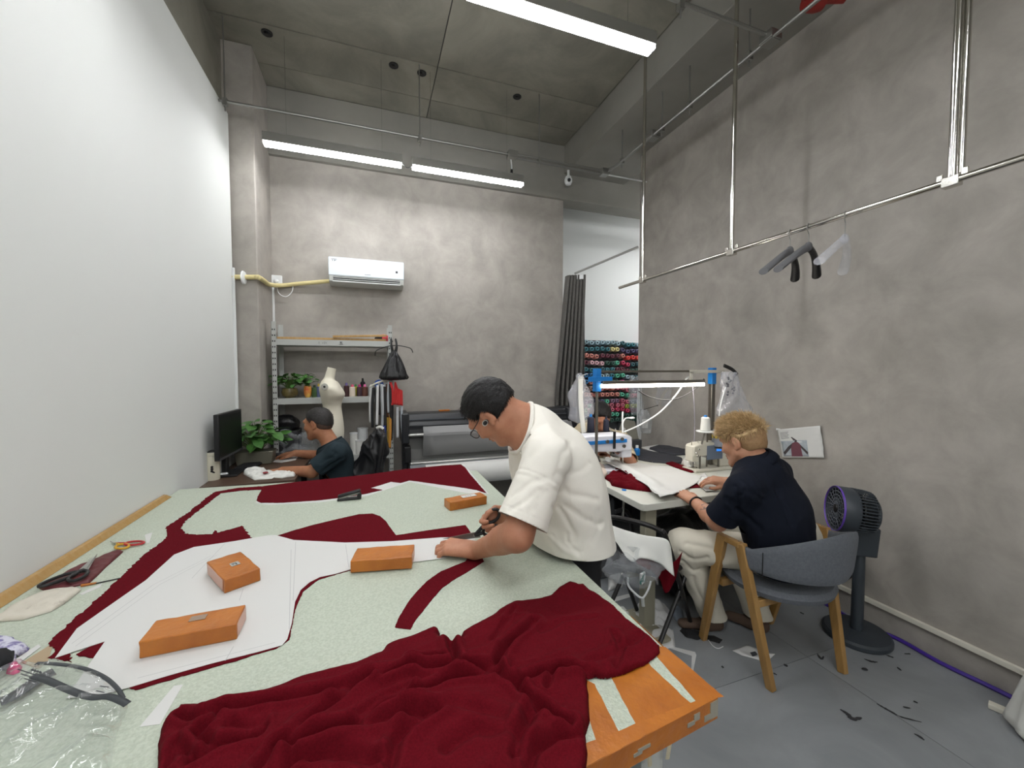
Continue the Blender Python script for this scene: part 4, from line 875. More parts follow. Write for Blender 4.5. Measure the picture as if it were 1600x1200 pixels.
# bundle of zippers and tapes on the right post
tz = thing('zipper_bundle', 'bundle of white, black and ochre zippers hanging on the right shelf post', 'zippers', (RX1-0.09, RY0-0.04, 0.75))
zr = random.Random(4); zx = 580
cols = [(206, 206, 204), (30, 30, 32), (28, 26, 28), (214, 214, 214), (40, 34, 34), (196, 200, 204), (206, 208, 210), (30, 28, 28), (180, 186, 192), (90, 58, 40), (190, 196, 200), (34, 32, 32), (200, 202, 204), (186, 150, 60), (40, 38, 40), (30, 50, 120), (28, 28, 30), (206, 208, 210), (170, 176, 182), (190, 130, 50)]
y0s = [604, 606, 605, 602, 603, 600, 601, 604, 598, 600, 597, 600, 598, 650, 612, 665, 625, 636, 634, 648]
y1s = [660, 668, 672, 664, 648, 686, 650, 668, 640, 652, 645, 675, 640, 692, 672, 704, 688, 684, 678, 700]
xs = [580, 583.5, 586.5, 590, 593.5, 596, 599, 601, 603, 605, 607.5, 609.5, 611, 606, 602, 600.5, 613, 621, 627.5, 610]
for k in range(20):
    yv = RY0-0.02-0.012*(k % 4); a, b = at_y(xs[k], y0s[k], yv), at_y(xs[k]+zr.uniform(-2, 2), y1s[k], yv); pts = spline([a, (a+b)/2+np.array([zr.uniform(-.008, .008), zr.uniform(-.008, .004), 0]), b], 6)
    c = cols[k]; m = MB(); wd = 0.0115; row = [[p_+np.array([-wd, 0.002*math.sin(i), 0]), p_, p_+np.array([wd, 0.002*math.cos(i), 0])] for i, p_ in enumerate(pts)]; m.sheet(row); z_ = m.build('zipper', mat('zip_%d_%d_%d' % c, c, 0.7), tz, solid=0.0015, smooth=180)
m = MB(); m.tube(spline([at_y(578, 604, RY0-0.03), at_y(590, 598, RY0-0.035), at_y(604, 594, RY0-0.03), at_y(614, 592, RY0-0.005)], 5), 0.008, 8); m.build('cord', mat('cord_white', (206, 204, 190), 0.7), tz)
rc = at_y(620, 616, RY0-0.07); m = MB(); P = []
for i in range(12):
    u = i/11; q0 = at_y(617, 597, RY0-0.06); q1 = at_y(613, 632, RY0-0.06); q2 = at_y(630, 634, RY0-0.06); lft = q0+(q1-q0)*u; rgt = q0+np.array([0.012, 0, 0])+(q2-q0-np.array([0.012, 0, 0]))*min(1, u*1.0)
    if u > 0.35: rgt[0] = at_y(629, 610, RY0-0.06)[0]
    P.append([lft+(rgt-lft)*s+np.array([0, 0.006*math.sin(s*14+u*3), 0]) for s in np.linspace(0, 1, 14)])
m.sheet(P); o = m.build('red_cloth', M_redc, solid=0.003, smooth=180); tag(o, 'bright red cloth piece hanging from the right shelf post', 'cloth')
m = MB(); a = at_y(610, 597, RY0-0.055); 
for dx in (0, 0.012): m.tube(spline([at_y(609, 597, RY0-0.055)+np.array([dx, 0, 0]), at_y(612, 610, RY0-0.055)+np.array([dx, 0, 0]), at_y(613, 633, RY0-0.058)+np.array([dx-0.006, 0, 0])], 5), 0.006, 6, flat=(0, 1, 0))
tag(m.build('ribbon_strap', [M_redc], None), 'narrow red strap hanging beside the red cloth', 'strap')

# ------------------------------------------------------------ mannequin torso (no head, no arms)
M_mann = mat('cream_mannequin', (222, 216, 198), 0.55)
t = thing('dress_form', 'cream tailor dress form with a metal arm socket before the steel shelf', 'dress form', (at_y(519, 640, 3.74)[0], 3.74, 0))
sec = [(511.8, 525.5, 573.5, 576.5, .9), (509.5, 523.9, 581, 583, .9), (506.5, 523.2, 590, 593, .9), (502.6, 527.5, 595, 596.5, 1.35), (500, 531, 600.5, 601, 1.75), (499, 534, 606, 606, 1.85), (499.4, 538, 613, 612, 1.6), (500.6, 539, 619, 617.5, 1.45), (502.4, 535.6, 627, 625, 1.25), (504.4, 533.6, 635, 634, 1.08), (504.6, 534.8, 645, 645, 1.05), (502, 537, 660, 660, 1.25), (500, 538, 676, 676, 1.4), (501, 536, 692, 692, 1.4)]
rings = []
for (xa, xb, ya, yb_, asp) in sec:
    A, B = at_y(xa, ya, 3.74), at_y(xb, yb_, 3.74); c = (A+B)/2; ux = (B-A)/2; rad = np.linalg.norm(ux); uy = np.array([0, 1.0, 0])*rad*asp
    rings.append([c+ux*math.cos(q)+uy*math.sin(q) for q in np.linspace(0, 2*math.pi, 28, endpoint=False)])
R2 = []
for k in range(28): R2.append(spline([r[k] for r in rings], 4))
nr = len(R2[0]); vs = [R2[k][i] for i in range(nr) for k in range(28)]
m = MB(); m.add(vs, [(i*28+k, i*28+(k+1) % 28, (i+1)*28+(k+1) % 28, (i+1)*28+k) for i in range(nr-1) for k in range(28)]+[tuple(range(27, -1, -1)), tuple(range((nr-1)*28, nr*28))]); m.build('torso', M_mann, t, smooth=50)
A, B = at_y(511.8, 573.5, 3.74), at_y(525.5, 576.5, 3.74); 
a = at_y(507.5, 604.5, 3.575); F = frame((-0.25, -1, 0.05)); m = MB(); m.lathe([(0.019, -0.008), (0.026, 0.0), (0.028, 0.01), (0.016, 0.012)], a+np.array([0, 0.012, 0]), F, 20); m.lathe([(0.0, 0.004), (0.016, 0.004)], a+np.array([0, 0.012, 0]), F, 16); m.build('arm_socket', M_chrome, t)
m = MB(); m.lathe([(0.0, 0.006), (0.009, 0.006), (0.009, 0.014), (0, 0.014)], a+np.array([0, 0.012, 0]), F, 12); m.build('socket_hole', M_black, t)
cxm = at_y(519, 690, 3.74); m = MB(); m.cyl((cxm[0], 3.74, 0.03), (cxm[0], 3.74, cxm[2]), 0.016, n=12); m.build('stand_pole', M_chrome, t)
m = MB(); m.lathe([(0.16, 0), (0.16, 0.015), (0.03, 0.035), (0.0, 0.035)], (cxm[0], 3.74, 0.001), n=24); m.build('stand_base', M_blackm, t)

# ------------------------------------------------------------ desk with the computer
M_desk = mat('dark_brown_laminate', (88, 68, 54), 0.45, rgb2=(72, 55, 44), nscale=10, stretch=(1, 8, 1))
ZD = 0.75; dn = at_z(300, 763, ZD)[1]; DX1 = at_z(462, 748, ZD)[0]
desk = thing('desk', 'dark brown desk in the corner by the white wall', 'desk', (-0.75, 3.35, 0))
m = MB(); m.prism([(-1.028, dn), (DX1, dn+0.01), (DX1, 3.73), (-1.028, 3.73)], ZD-0.03, ZD); m.build('desk_top', M_desk, desk, bevel=0.002)
for (x, y) in ((-1.0, dn+0.04), (DX1-0.05, dn+0.05), (-1.0, 3.69), (DX1-0.05, 3.69)):
    m = MB(); m.box((x, y, (ZD-0.03)/2), (0.04, 0.04, ZD-0.03)); m.build('leg', M_blackm, desk)
# monitor
t = thing('monitor', 'black computer monitor turned toward the seated man', 'monitor', (-0.96, 3.33, ZD))
c4 = [at_x(341, 649.5, -0.948), at_x(377, 637.5, -0.925), at_x(379.5, 701, -0.925), at_x(344.5, 721, -0.948)]
ya, yb_ = c4[0][1], c4[1][1]; zt_, zb_ = (c4[0][2]+c4[1][2])/2, (c4[2][2]+c4[3][2])/2
ang = math.atan2(0.023, yb_-ya); R = rotz(-ang); cM = np.array([-0.9365, (ya+yb_)/2, (zt_+zb_)/2]); WW, HH = (yb_-ya), zt_-zb_
m = MB(); m.box(cM-R @ np.array([0.015, 0, 0]), (0.03, WW, HH), R); m.build('casing', M_black, t, bevel=0.004)
m = MB(); m.box(cM+R @ np.array([0.0005, 0, 0.008]), (0.003, WW-0.028, HH-0.045), R); m.build('screen', mat('screen_glass', (14, 16, 16), 0.4, spec=0.3), t, bevel=0.001)
m = MB(); m.box(cM+R @ np.array([0.001, 0, -HH/2+0.008]), (0.003, WW, 0.014), R); m.build('chin', mat('grey_chin', (60, 60, 64), 0.4), t)
m = MB(); m.box((cM[0]-0.04, cM[1], ZD+0.08), (0.03, 0.06, 0.16)); m.box((cM[0]-0.01, cM[1], ZD+0.008), (0.13, 0.2, 0.014)); m.build('stand', M_black, t, bevel=0.003)
# thermos
p = at_z(330, 751, ZD); r_ = 0.041; hT = 0.188
t = thing('thermos', 'cream white thermos flask with a dark emblem on the desk corner', 'thermos', p)
p = p+np.array([0, 0.03, 0])
m = MB(); m.lathe([(r_*0.96, 0), (r_, 0.004), (r_, hT-0.03), (r_*0.985, hT-0.028)], p, n=28); m.build('body', mat('cream_enamel', (222, 218, 198), 0.35), t)
m = MB(); m.lathe([(r_*0.985, hT-0.027), (r_, hT-0.025), (r_, hT-0.006), (r_*0.92, hT)], p, n=28); m.build('collar', mat('cream_enamel', (222, 218, 198), 0.35), t)
m = MB(); m.lathe([(r_*0.96, hT), (r_*0.9, hT+0.006), (0, hT+0.008)], p, n=24); m.build('lid', M_blackm, t)
m = MB(); vd = nrm(np.array([0, 0, CH])-p); base = p+np.array([vd[0], vd[1], 0])/np.hypot(vd[0], vd[1])*(r_+0.0005); sx = nrm(np.cross((0, 0, 1), vd))
for (dx, dz, rr) in ((-0.003, 0.092, 0.008), (-0.003, 0.078, 0.0085), (-0.004, 0.064, 0.008), (0.003, 0.057, 0.006), (0.008, 0.054, 0.005)):
    m.lathe([(rr, 0), (rr*0.55, 0.0)], base+sx*dx+np.array([0, 0, dz]), frame(vd*np.array([1, 1, 0])), 12)
m.build('emblem', M_black, t, kind='stuff', solid=0.0006)
p = at_z(316, 748, ZD); m = MB(); m.box((p[0]+0.01, p[1]+0.05, ZD+0.0345), (0.045, 0.045, 0.068)); tag(m.build('small_box', M_orange, bevel=0.003), 'small orange box behind the thermos', 'box')
p = at_z(347, 744, ZD); m = MB(); m.box((p[0], p[1], ZD+0.011), (0.07, 0.05, 0.02), rotz(0.4)); o = m.build('remote_case', M_whitep, bevel=0.008); tag(o, 'small white plastic case next to the thermos', 'case')
# keyboard, mouse, paper, cloth
p = (at_z(372, 738, ZD)+at_z(415, 716, ZD))/2; d = at_z(415, 716, ZD)-at_z(378, 738, ZD); an = math.atan2(d[1], d[0]); R = rotz(an)
t = thing('keyboard', 'black keyboard on the desk below the monitor', 'keyboard', (p[0], p[1], ZD))
m = MB(); m.box((p[0], p[1], ZD+0.009), (0.4, 0.13, 0.016), R); m.build('body', M_black, t, bevel=0.004)
m = MB()
for i in range(22):
    for j in range(6): m.box(np.array([p[0], p[1], ZD+0.02])+R @ np.array([-0.18+i*0.0172, -0.048+j*0.019, 0]), (0.014, 0.015, 0.006), R)
m.build('keys', mat('key_black', (34, 34, 36), 0.5), t, kind='stuff', smooth=0)
p = at_z(434, 712, ZD+0.01); t = thing('mouse', 'dark computer mouse under the seated man\'s far hand', 'mouse', (p[0], p[1], ZD))
m = MB(); m.ball((p[0], p[1], ZD+0.014), (0.055, 0.03, 0.02), 14, 8); V = np.array(m.v); V[:, 2] = np.maximum(V[:, 2], ZD+0.001); m.v = [tuple(v) for v in V]; m.build('shell', M_black, t, weld=True)
m = MB(); m.tube(spline([np.append(at_z(428, 711, ZD)[:2], ZD+0.01), np.append(at_z(413, 708, ZD)[:2], ZD+0.012), np.append(at_z(402, 712, ZD)[:2], ZD+0.004)], 6), 0.0025, 6); m.build('cord', M_ltgrey, t)
def flatp(pts, z, th, name, material, label, cat): m = MB(); m.prism([at_z(x, y, z)[:2] for x, y in pts], z+0.0003, z+th); return tag(m.build(name, material, smooth=0), label, cat)
flatp([(414, 721), (420, 716), (466, 713), (462, 719), (440, 723)], ZD, 0.001, 'paper_sheet', M_paper, 'sheet of white paper on the desk between the man\'s arms', 'paper')
def dpouch(pts, hh, name, material, label, cat, seed, z0):
    def hf(P, de): e_ = np.clip(de/(hh*1.3), 0, 1); rd = 1-np.abs(fbm(P, 18, 2, seed)); return z0+0.001+hh*(0.25+0.75*np.clip(rd, 0, 1)**2)*np.sqrt(1-(1-e_)**2)
    return tag(drape(name, [at_z(x, y, z0+hh*0.3)[:2] for x, y in pts], hf, material, res=0.007, solid=-0.001), label, cat)
M_wcloth = mat('white_cloth', (220, 220, 214), 0.8)
dpouch([(380, 740), (382, 729), (390, 727), (398, 731), (414, 732), (420, 736), (428, 735), (450, 736), (464, 738), (460, 743), (440, 746), (428, 745), (424, 747), (398, 749)], 0.024, 'white_cloth', M_wcloth, 'crumpled white cloth on the desk edge under the seated man\'s arm', 'cloth', 4, ZD)
m = MB(); q = at_z(420, 735, ZD+0.04); m.ball((q[0]-0.02, q[1], ZD+0.026), (0.018, 0.014, 0.007), 10, 6); tag(m.build('red_tag', mat('dark_red', (130, 34, 40), 0.6), weld=True), 'small dark red piece on the crumpled white cloth', 'cloth scrap')
m = MB(); q = at_z(383, 716, ZD); m.box((q[0], q[1]+0.02, ZD+0.026), (0.12, 0.09, 0.05), rotz(0.2)); tag(m.build('card_box', mat('dark_card', (92, 82, 60), 0.7), bevel=0.003), 'dark card box at the back of the desk below the monitor', 'box')
m = MB(); m.box((q[0]+0.01, q[1]+0.02, ZD+0.062), (0.09, 0.06, 0.02), rotz(0.5)); tag(m.build('tissue_pack', mat('blue_white_pack', (70, 130, 190), 0.5, rgb2=(220, 224, 228), nscale=22, ncon=(0.48, 0.52))), 'blue and white pack on top of the dark card box', 'pack')
p = at_z(402, 707, ZD); plant('potted_plant', (p[0]+0.10, 3.60, ZD+0.001), 'big leafy pothos in a grey planter on the desk beside the monitor', 'plant', 85, 0.175, 0.24, 0.095, pot_box(mat('grey_planter', (104, 102, 88), 0.5), 0.26, 0.14, 0.1), 11, 0.5)

# ------------------------------------------------------------ lower shelf clutter
M_film_lp = clear_film('crinkled_bags', (226, 230, 236), 0.16, 30, 0.6, 0.15)
q = at_y(458, 690, RY0+0.1)
for k, (px, py, rx, rz, lb) in enumerate(((452, 700, 0.11, 0.10, 'crumpled clear bag on the lower shelf beside the planter'), (470, 694, 0.13, 0.13, 'larger crumpled clear bag on the lower shelf in front of the seated man\'s face'))):
    p = at_y(px, py, RY0+0.08-0.02*k); blob('plastic_bag', (p[0], p[1]+0.02, T2+rz*0.8), (rx, 0.11, rz), M_film_lp, lb, 'plastic bag', 0.75, 15, 21+k, n=44)
p = at_y(448, 664, RY0+0.12); blob('black_bag', (p[0], p[1], T2+0.3), (0.1, 0.1, 0.07), M_pbag, 'black bag in the shadow behind the desk plant', 'bag', 0.3, 9, 8)
m = MB(); m.bx((p[0]-0.11, RY0+0.03, T2+0.0005), (p[0]+0.1, RY0+0.26, T2+0.243)); tag(m.build('storage_box', mat('dark_box', (40, 40, 42), 0.6), bevel=0.004), 'dark storage box under the black bag on the lower shelf', 'box')
for k, (px, r_, h_, dy, lb) in enumerate(((553, 0.035, 0.2, 0.06, 'white fabric roll standing on the lower shelf behind the seated man'), (561, 0.038, 0.13, 0.05, 'short white thread cone on the lower shelf beside the black jacket'), (567, 0.05, 0.22, 0.2, 'white plastic tub at the back of the lower shelf'))):
    p = at_y(px, 700, RY0+dy); t = thing('white_roll', lb, 'roll' if k == 0 else ('thread cone' if k == 1 else 'tub'), (p[0], p[1], T2))
    m = MB(); m.lathe([(r_*0.95, 0), (r_, 0.01), (r_*0.96, h_*0.93), (r_*0.8, h_*0.95)], (p[0], p[1], T2+0.0005), n=20); m.build('body', M_wcloth if k < 2 else M_whitep, t)
    m = MB(); m.lathe([(r_*1.05, h_*0.94), (r_*1.05, h_), (r_*0.3, h_), (0, h_*0.97)], (p[0], p[1], T2+0.0005), n=20); m.build('rim', M_whitep, t)

# ------------------------------------------------------------ plotter
PY = 3.9; PX0 = at_y(631, 660, PY)[0]; PX1 = at_y(893, 650, PY)[0]
M_pbody = mat('plotter_black', (34, 36, 40), 0.35)
M_silver = mat('silver_bar', (196, 196, 192), 0.3, 0.7)
pl = thing('plotter', 'wide black and grey pattern plotter standing along the back wall', 'plotter', ((PX0+PX1)/2, PY+0.15, 0))
zt_ = at_y(634, 647, PY)[2]; zp = lambda y, x=660, Y=PY: at_y(x, y, Y)[2]
z1, z2 = zp(655), zp(676)
prof = [(PY+0.02, z2+0.01), (PY-0.0, zp(665)), (PY+0.02, zp(660)), (PY+0.03, z1), (PY+0.05, zt_-0.01), (PY+0.1, zt_), (PY+0.3, zt_-0.01), (PY+0.32, z2-0.05), (PY+0.05, z2-0.05)]
m = MB(); n = len(prof); vs = [(PX0+0.03, p[0], p[1]) for p in prof]+[(PX1-0.03, p[0], p[1]) for p in prof]
m.add(vs, [tuple(range(n)), tuple(range(2*n-1, n-1, -1))]+[(i, n+i, n+(i+1) % n, (i+1) % n) for i in range(n)]); m.build('carriage_cover', M_pbody, pl, bevel=0.005)
m = MB(); m.bx((PX0+0.03, PY+0.01, z1-0.012), (PX1-0.03, PY+0.03, z1-0.002)); m.build('guide_rail', mat('dark_grey_rail', (84, 88, 94), 0.35, 0.4), pl)
for x0, x1 in ((PX0-0.02, PX0+0.05), (PX1-0.05, PX1+0.06)):
    m = MB(); m.bx((x0, PY-0.01, z2-0.1), (x1, PY+0.32, zt_+0.005)); m.build('end_cover', M_pbody, pl, bevel=0.012)
    m = MB(); m.bx((x0+0.012, PY+0.06, 0.02), (x1-0.01, PY+0.24, z2-0.09)); m.build('leg', M_pbody, pl, bevel=0.006)
    m = MB(); m.bx((x0+0.0, PY-0.25, 0.0), (x1, PY+0.34, 0.035)); m.build('foot', M_pbody, pl, bevel=0.006)
m = MB(); m.bx((PX0+0.0, PY-0.05, zp(720)), (PX0+0.06, PY+0.06, zp(696))); m.build('motor_box', M_black, pl, bevel=0.006)
# paper coming out over the bar and hanging down to the take-up roll
xp0, xp1 = at_y(661, 672, PY)[0], at_y(892, 665, PY)[0]
m = MB(); m.bx((PX0+0.04, PY-0.03, z2-0.03), (PX1-0.04, PY+0.04, z2-0.005)); m.build('front_bar', M_silver, pl, bevel=0.01)
m = MB(); P = [[(x, PY+0.028, zp(664)), (x, PY-0.005, zp(668)), (x, PY-0.035, z2-0.004), (x, PY-0.034, z2-0.03), (x, PY+0.02, zp(694)), (x, PY+0.05, zp(714))] for x in np.linspace(xp0, xp1, 12)]; m.sheet(P); m.build('shaded_paper_web', mat('shaded_paper_web', (150, 150, 150), 0.7), pl, solid=0.0008, smooth=20)  # the web's grey holds the shade below the cover; the paper is white
M_lg = mat('plotter_grey', (176, 180, 184), 0.4)
zb1 = zp(720); m = MB(); m.bx((PX0+0.05, PY-0.06, zb1-0.02), (PX1-0.05, PY+0.08, zb1)); m.build('lower_bar', M_silver, pl, bevel=0.006)
m = MB(); m.bx((PX0+0.05, PY-0.05, zp(737)), (PX1-0.05, PY+0.07, zb1-0.022)); m.build('lower_panel', M_lg, pl, bevel=0.004)
m = MB(); m.bx((xp0-0.12, PY+0.1, 0.3), (PX1-0.05, PY+0.115, z2-0.06)); m.build('back_panel', mat('shade_grey', (120, 120, 118), 0.6), pl)
cr = (at_y(780, 717, 3.72)[2]+at_y(780, 752, 3.72)[2])/2; rr = (at_y(780, 717, 3.72)[2]-at_y(780, 752, 3.72)[2])/2*0.93
xa = at_y(665, 735, 3.72)[0]
m = MB(); m.lathe([(0.03, 0), (rr, 0.0), (rr, PX1-0.06-xa), (0.03, PX1-0.06-xa)], (xa, 3.73, cr), frame((1, 0, 0)), 32); m.build('take_up_roll', mat('roll_paper', (218, 218, 214), 0.7), pl)
m = MB(); m.cyl((PX0+0.0, 3.73, cr), (PX1, 3.73, cr), 0.028, n=14); m.build('roll_shaft', M_blackm, pl)
for x in (PX0-0.005, PX1+0.0):
    m = MB(); m.bx((x, 3.70, cr-0.035), (x+0.03, PY+0.1, cr+0.035)); m.build('roll_arm', M_pbody, pl, bevel=0.004)
p = at_y(695, 641.5, PY+0.1); m = MB(); m.box((p[0], PY+0.14, zt_+0.008), (0.11, 0.03, 0.015), rotz(0.1)); tag(m.build('orange_stick', M_orange, bevel=0.002), 'short orange stick lying on top of the plotter', 'stick')
# ------------------------------------------------------------ sewing tables
M_ttop = mat('pale_table_laminate', (206, 206, 196), 0.4)
M_tpost = mat('beige_post', (150, 146, 128), 0.5)
ZM = 0.75; cN = at_z(1005, 789, ZM)
def sew_table(x0, x1, y0, y1, label, legs):
    t = thing('sewing_table', label, 'table', ((x0+x1)/2, (y0+y1)/2, 0), 'sewing tables')
    r = 0.03; pts = [(x0+r, y0), (x1, y0), (x1, y1), (x0, y1), (x0, y0+r), (x0+r*.3, y0+r*.3)]
    m = MB(); m.prism(pts, ZM-0.04, ZM); m.build('table_top', M_ttop, t, bevel=0.004)
    for x, y in legs:
        m = MB(); m.box((x, y, (ZM-0.04)/2+0.01), (0.075, 0.05, ZM-0.06)); m.build('leg', M_tpost, t, bevel=0.004)
        m = MB(); m.box((x, y, 0.012), (0.09, 0.3, 0.022)); m.build('foot', M_tpost, t, bevel=0.004)
    m = MB(); m.box(((x0+x1)/2, y0+0.3, 0.2), (x1-x0-0.2, 0.04, 0.04)); m.build('crossbar', M_tpost, t)
    return t
TX0, TX1, TY0, TY1 = cN[0], 2.52, cN[1], 2.33
sew_table(TX0, TX1, TY0, TY1, 'pale sewing table in front of the blond man', ((TX0+0.09, TY0+0.07), (TX1-0.1, TY0+0.25)))
sew_table(TX0-0.05, 2.62, 2.345, 2.86, 'sewing table behind, at which the far man sits', ((TX0+0.12, 2.6), (2.5, 2.6)))
p = at_z(975, 772, ZM-0.01)
# lamp frame
YF = 2.315; t = thing('lamp_stand', 'steel lamp stand with blue joints over the sewing tables', 'lamp frame', (1.88, YF, ZM))
M_steel = mat('dull_steel', (120, 116, 108), 0.35, 0.8)
xl, xr_ = at_y(932, 680, YF)[0], at_y(1112, 620, YF)[0]; zt_ = at_y(932, 577, YF)[2]; zlow = at_y(932, 602, YF)[2]
m = MB(); m.cyl((xl, YF, ZM), (xl, YF, zt_), 0.010, n=10); m.build('post', M_steel, t)
m = MB(); m.box((xr_, YF, (ZM+zt_)/2), (0.034, 0.034, zt_-ZM)); m.build('post', M_steel, t, bevel=0.004)
m = MB(); m.bx((xl, YF-0.008, zt_-0.022), (xr_, YF+0.008, zt_-0.008)); m.build('top_bar', M_steel, t)
for x, z0, z1 in ((xl, at_y(930, 612, YF)[2], zt_+0.005), (xr_, at_y(1111, 600, YF)[2], zt_+0.01)):
    m = MB(); m.box((x, YF, (z0+z1)/2), (0.042, 0.042, z1-z0)); m.build('blue_joint', M_blue, t, bevel=0.003)
zc = at_y(930, 592.5, YF)[2]; m = MB(); m.bx((xl-0.08, YF-0.03, zc-0.016), (xl+0.1, YF-0.022, zc+0.016)); m.build('blue_clamp', M_blue, t, bevel=0.002)
m = MB(); m.box((xl, YF, ZM+0.03), (0.035, 0.035, 0.06)); m.build('blue_foot', M_blue, t, bevel=0.003)
x1 = at_y(1098, 600, YF-0.02)[0]; zl = at_y(1010, 602, YF-0.02)[2]
m = MB(); m.bx((xl+0.02, YF-0.045, zl+0.012), (x1, YF+0.005, zl+0.034)); m.build('lamp_housing', M_steel, t, bevel=0.003)
m = MB(); m.bx((xl+0.022, YF-0.042, zl-0.012), (x1-0.002, YF+0.002, zl+0.012)); m.build('lamp_tube', mat('work_lamp_diffuser', (255, 250, 240), 0.5, emit=TUBE_POWER, emitc=(255, 247, 236)), t, bevel=0.004)
a, b = at_y(1078, 582, YF-0.02), at_y(1131, 579, YF-0.02)
m = MB(); m.box((a+b)/2, (abs(b[0]-a[0]), 0.012, 0.022), np.array([[1, 0, 0], [0, 1, 0], [0, 0, 1.0]])); m.box(a+np.array([0.012, 0, -0.03]), (0.024, 0.012, 0.07)); m.build('bracket_arm', M_cream, t, bevel=0.002)
def cable(name, pts, r, material, label, n=6): m = MB(); m.tube(spline(pts, n), r, 6); return tag(m.build(name, material), label, 'cable')
cable('white_cable', [at_y(1082, 586, YF+0.015), at_y(1072, 592, YF+0.02), at_y(1066, 603, YF+0.03), at_y(1052, 622, YF+0.04), at_y(1030, 645, YF+0.05), at_y(1000, 664, YF+0.07), at_y(975, 675, YF+0.1)], 0.0055, M_whitep, 'thick white cable sagging from the lamp to the far sewing machine')
cable('black_cable', [at_y(998, 611, YF+0.03), at_y(1015, 620, YF+0.04), at_y(1040, 625, YF+0.04), at_y(1065, 620, YF+0.04), at_y(1092, 603, YF+0.03), at_y(1100, 592, YF+0.03)], 0.0045, M_black, 'black cable drooping behind the lit work lamp')
cable('grey_cable', [at_y(1082, 602, YF+0.02), at_y(1085, 640, YF+0.03), at_y(1085, 680, YF+0.03), np.append(at_y(1083, 712, 2.31)[:2], ZM+0.004)], 0.003, mat('cord_grey', (150, 146, 156), 0.6), 'thin grey cord hanging down from the work lamp')
# wall post and things on the wall
q = at_y(1004.5, 650, 3.6); m = MB(); m.bx((2.69, 3.56, 0.3), (2.725, 3.6, at_x(1004, 603, 2.7)[2])); tag(m.build('cable_trunking', M_whitep, bevel=0.003), 'white upright trunking at the far end of the grey wall', 'cable trunking')

# ------------------------------------------------------------ sewing machines
def sewing_machine(o, label, body, s=1.0, flip=1, accent=None, display=False):
    """arm along +x from the needle head at the origin; operator on the -y*flip side"""
    o = np.asarray(o, float); t = thing('sewing_machine', label, 'sewing machine', o)
    W = lambda v: o+s*np.array([v[0], v[1]*flip, v[2]])
    def bx(mb, lo, hi): a, b = W(lo), W(hi); return mb.bx(np.minimum(a, b), np.maximum(a, b))
    m = MB(); bx(m, (-0.03, -0.09, 0.001), (0.47, 0.09, 0.03)); m.build('bed', body, t, bevel=0.006*s)
    m = MB(); prof = [(0.30, 0.03), (0.46, 0.03), (0.45, 0.2), (0.42, 0.27), (0.32, 0.28), (0.05, 0.275), (-0.02, 0.26), (-0.03, 0.22), (-0.03, 0.15), (0.1, 0.15), (0.27, 0.16), (0.29, 0.13)]
    n = len(prof); vs = [W((x, -0.06, z)) for x, z in prof]+[W((x, 0.06, z)) for x, z in prof]
    m.add(vs, [tuple(range(n)), tuple(range(2*n-1, n-1, -1))]+[(i, n+i, n+(i+1) % n, (i+1) % n) for i in range(n)]); m.build('arm', body, t, bevel=0.012*s)
    m = MB(); bx(m, (-0.034, -0.05, 0.1), (0.05, 0.05, 0.25)); m.build('needle_head', body, t, bevel=0.008*s)
    m = MB(); m.cyl(W((0.01, 0, 0.1)), W((0.01, 0, 0.03)), 0.004*s, n=8); m.cyl(W((0.025, -0.02, 0.12)), W((0.025, -0.02, 0.04)), 0.005*s, n=8); m.build('needle_bar', M_chrome, t)
    m = MB(); bx(m, (-0.005, -0.03, 0.03), (0.045, 0.02, 0.04)); m.build('presser_foot', M_chrome, t)
    m = MB(); m.lathe([(0.0, 0), (0.055*s, 0), (0.06*s, 0.01*s), (0.06*s, 0.03*s), (0.03*s, 0.04*s), (0, 0.04*s)], W((0.46, 0, 0.21)), frame((1, 0, 0)), 20); m.build('handwheel', M_black, t)
    m = MB()
    for (x, z) in ((0.0, 0.19), (0.02, 0.16), (0.03, 0.22)): m.lathe([(0, -0.002), (0.012*s, -0.002), (0.012*s, 0.012*s), (0.005*s, 0.02*s), (0, 0.02*s)], W((x, -0.05, z)), frame((0, -flip, 0)), 12)
    m.build('tension_dials', M_chrome, t, kind='stuff')
    m = MB()
    for x in (-0.02, 0.06, 0.1): m.tube([W((x, -0.02, 0.26)), W((x, -0.02, 0.3)), W((x+0.006, -0.02, 0.305))], 0.003*s, 6)
    m.build('thread_guides', M_chrome, t, kind='stuff')
    if accent:
        m = MB(); bx(m, (0.02, -0.066, 0.215), (0.44, 0.066, 0.24)); m.build('accent_band', accent, t, bevel=0.002)
    if display:
        m = MB(); bx(m, (0.13, -0.063, 0.11), (0.33, -0.058, 0.25)); pn = m.build('panel', mat('panel_grey_blue', (104, 116, 134), 0.4), t, bevel=0.002)
        m = MB(); bx(m, (0.25, -0.0655, 0.19), (0.31, -0.0625, 0.225)); m.build('display', mat('blue_display', (40, 130, 240), 0.3, emit=0.9, emitc=(50, 140, 255)), pn)
    return t
mo = at_z(1090, 739, ZM); 
sewing_machine((mo[0], mo[1]+0.06, ZM), 'cream sewing machine with a small blue display in front of the blond man', M_cream, 0.74, 1, None, True)
M_mwhite = mat('machine_white', (216, 218, 226), 0.3)
mo2 = at_y(975, 705, 2.47)
t = sewing_machine((mo2[0], 2.47, ZM), 'white sewing machine with blue band used by the far man', M_mwhite, 1.0, -1, M_blue)
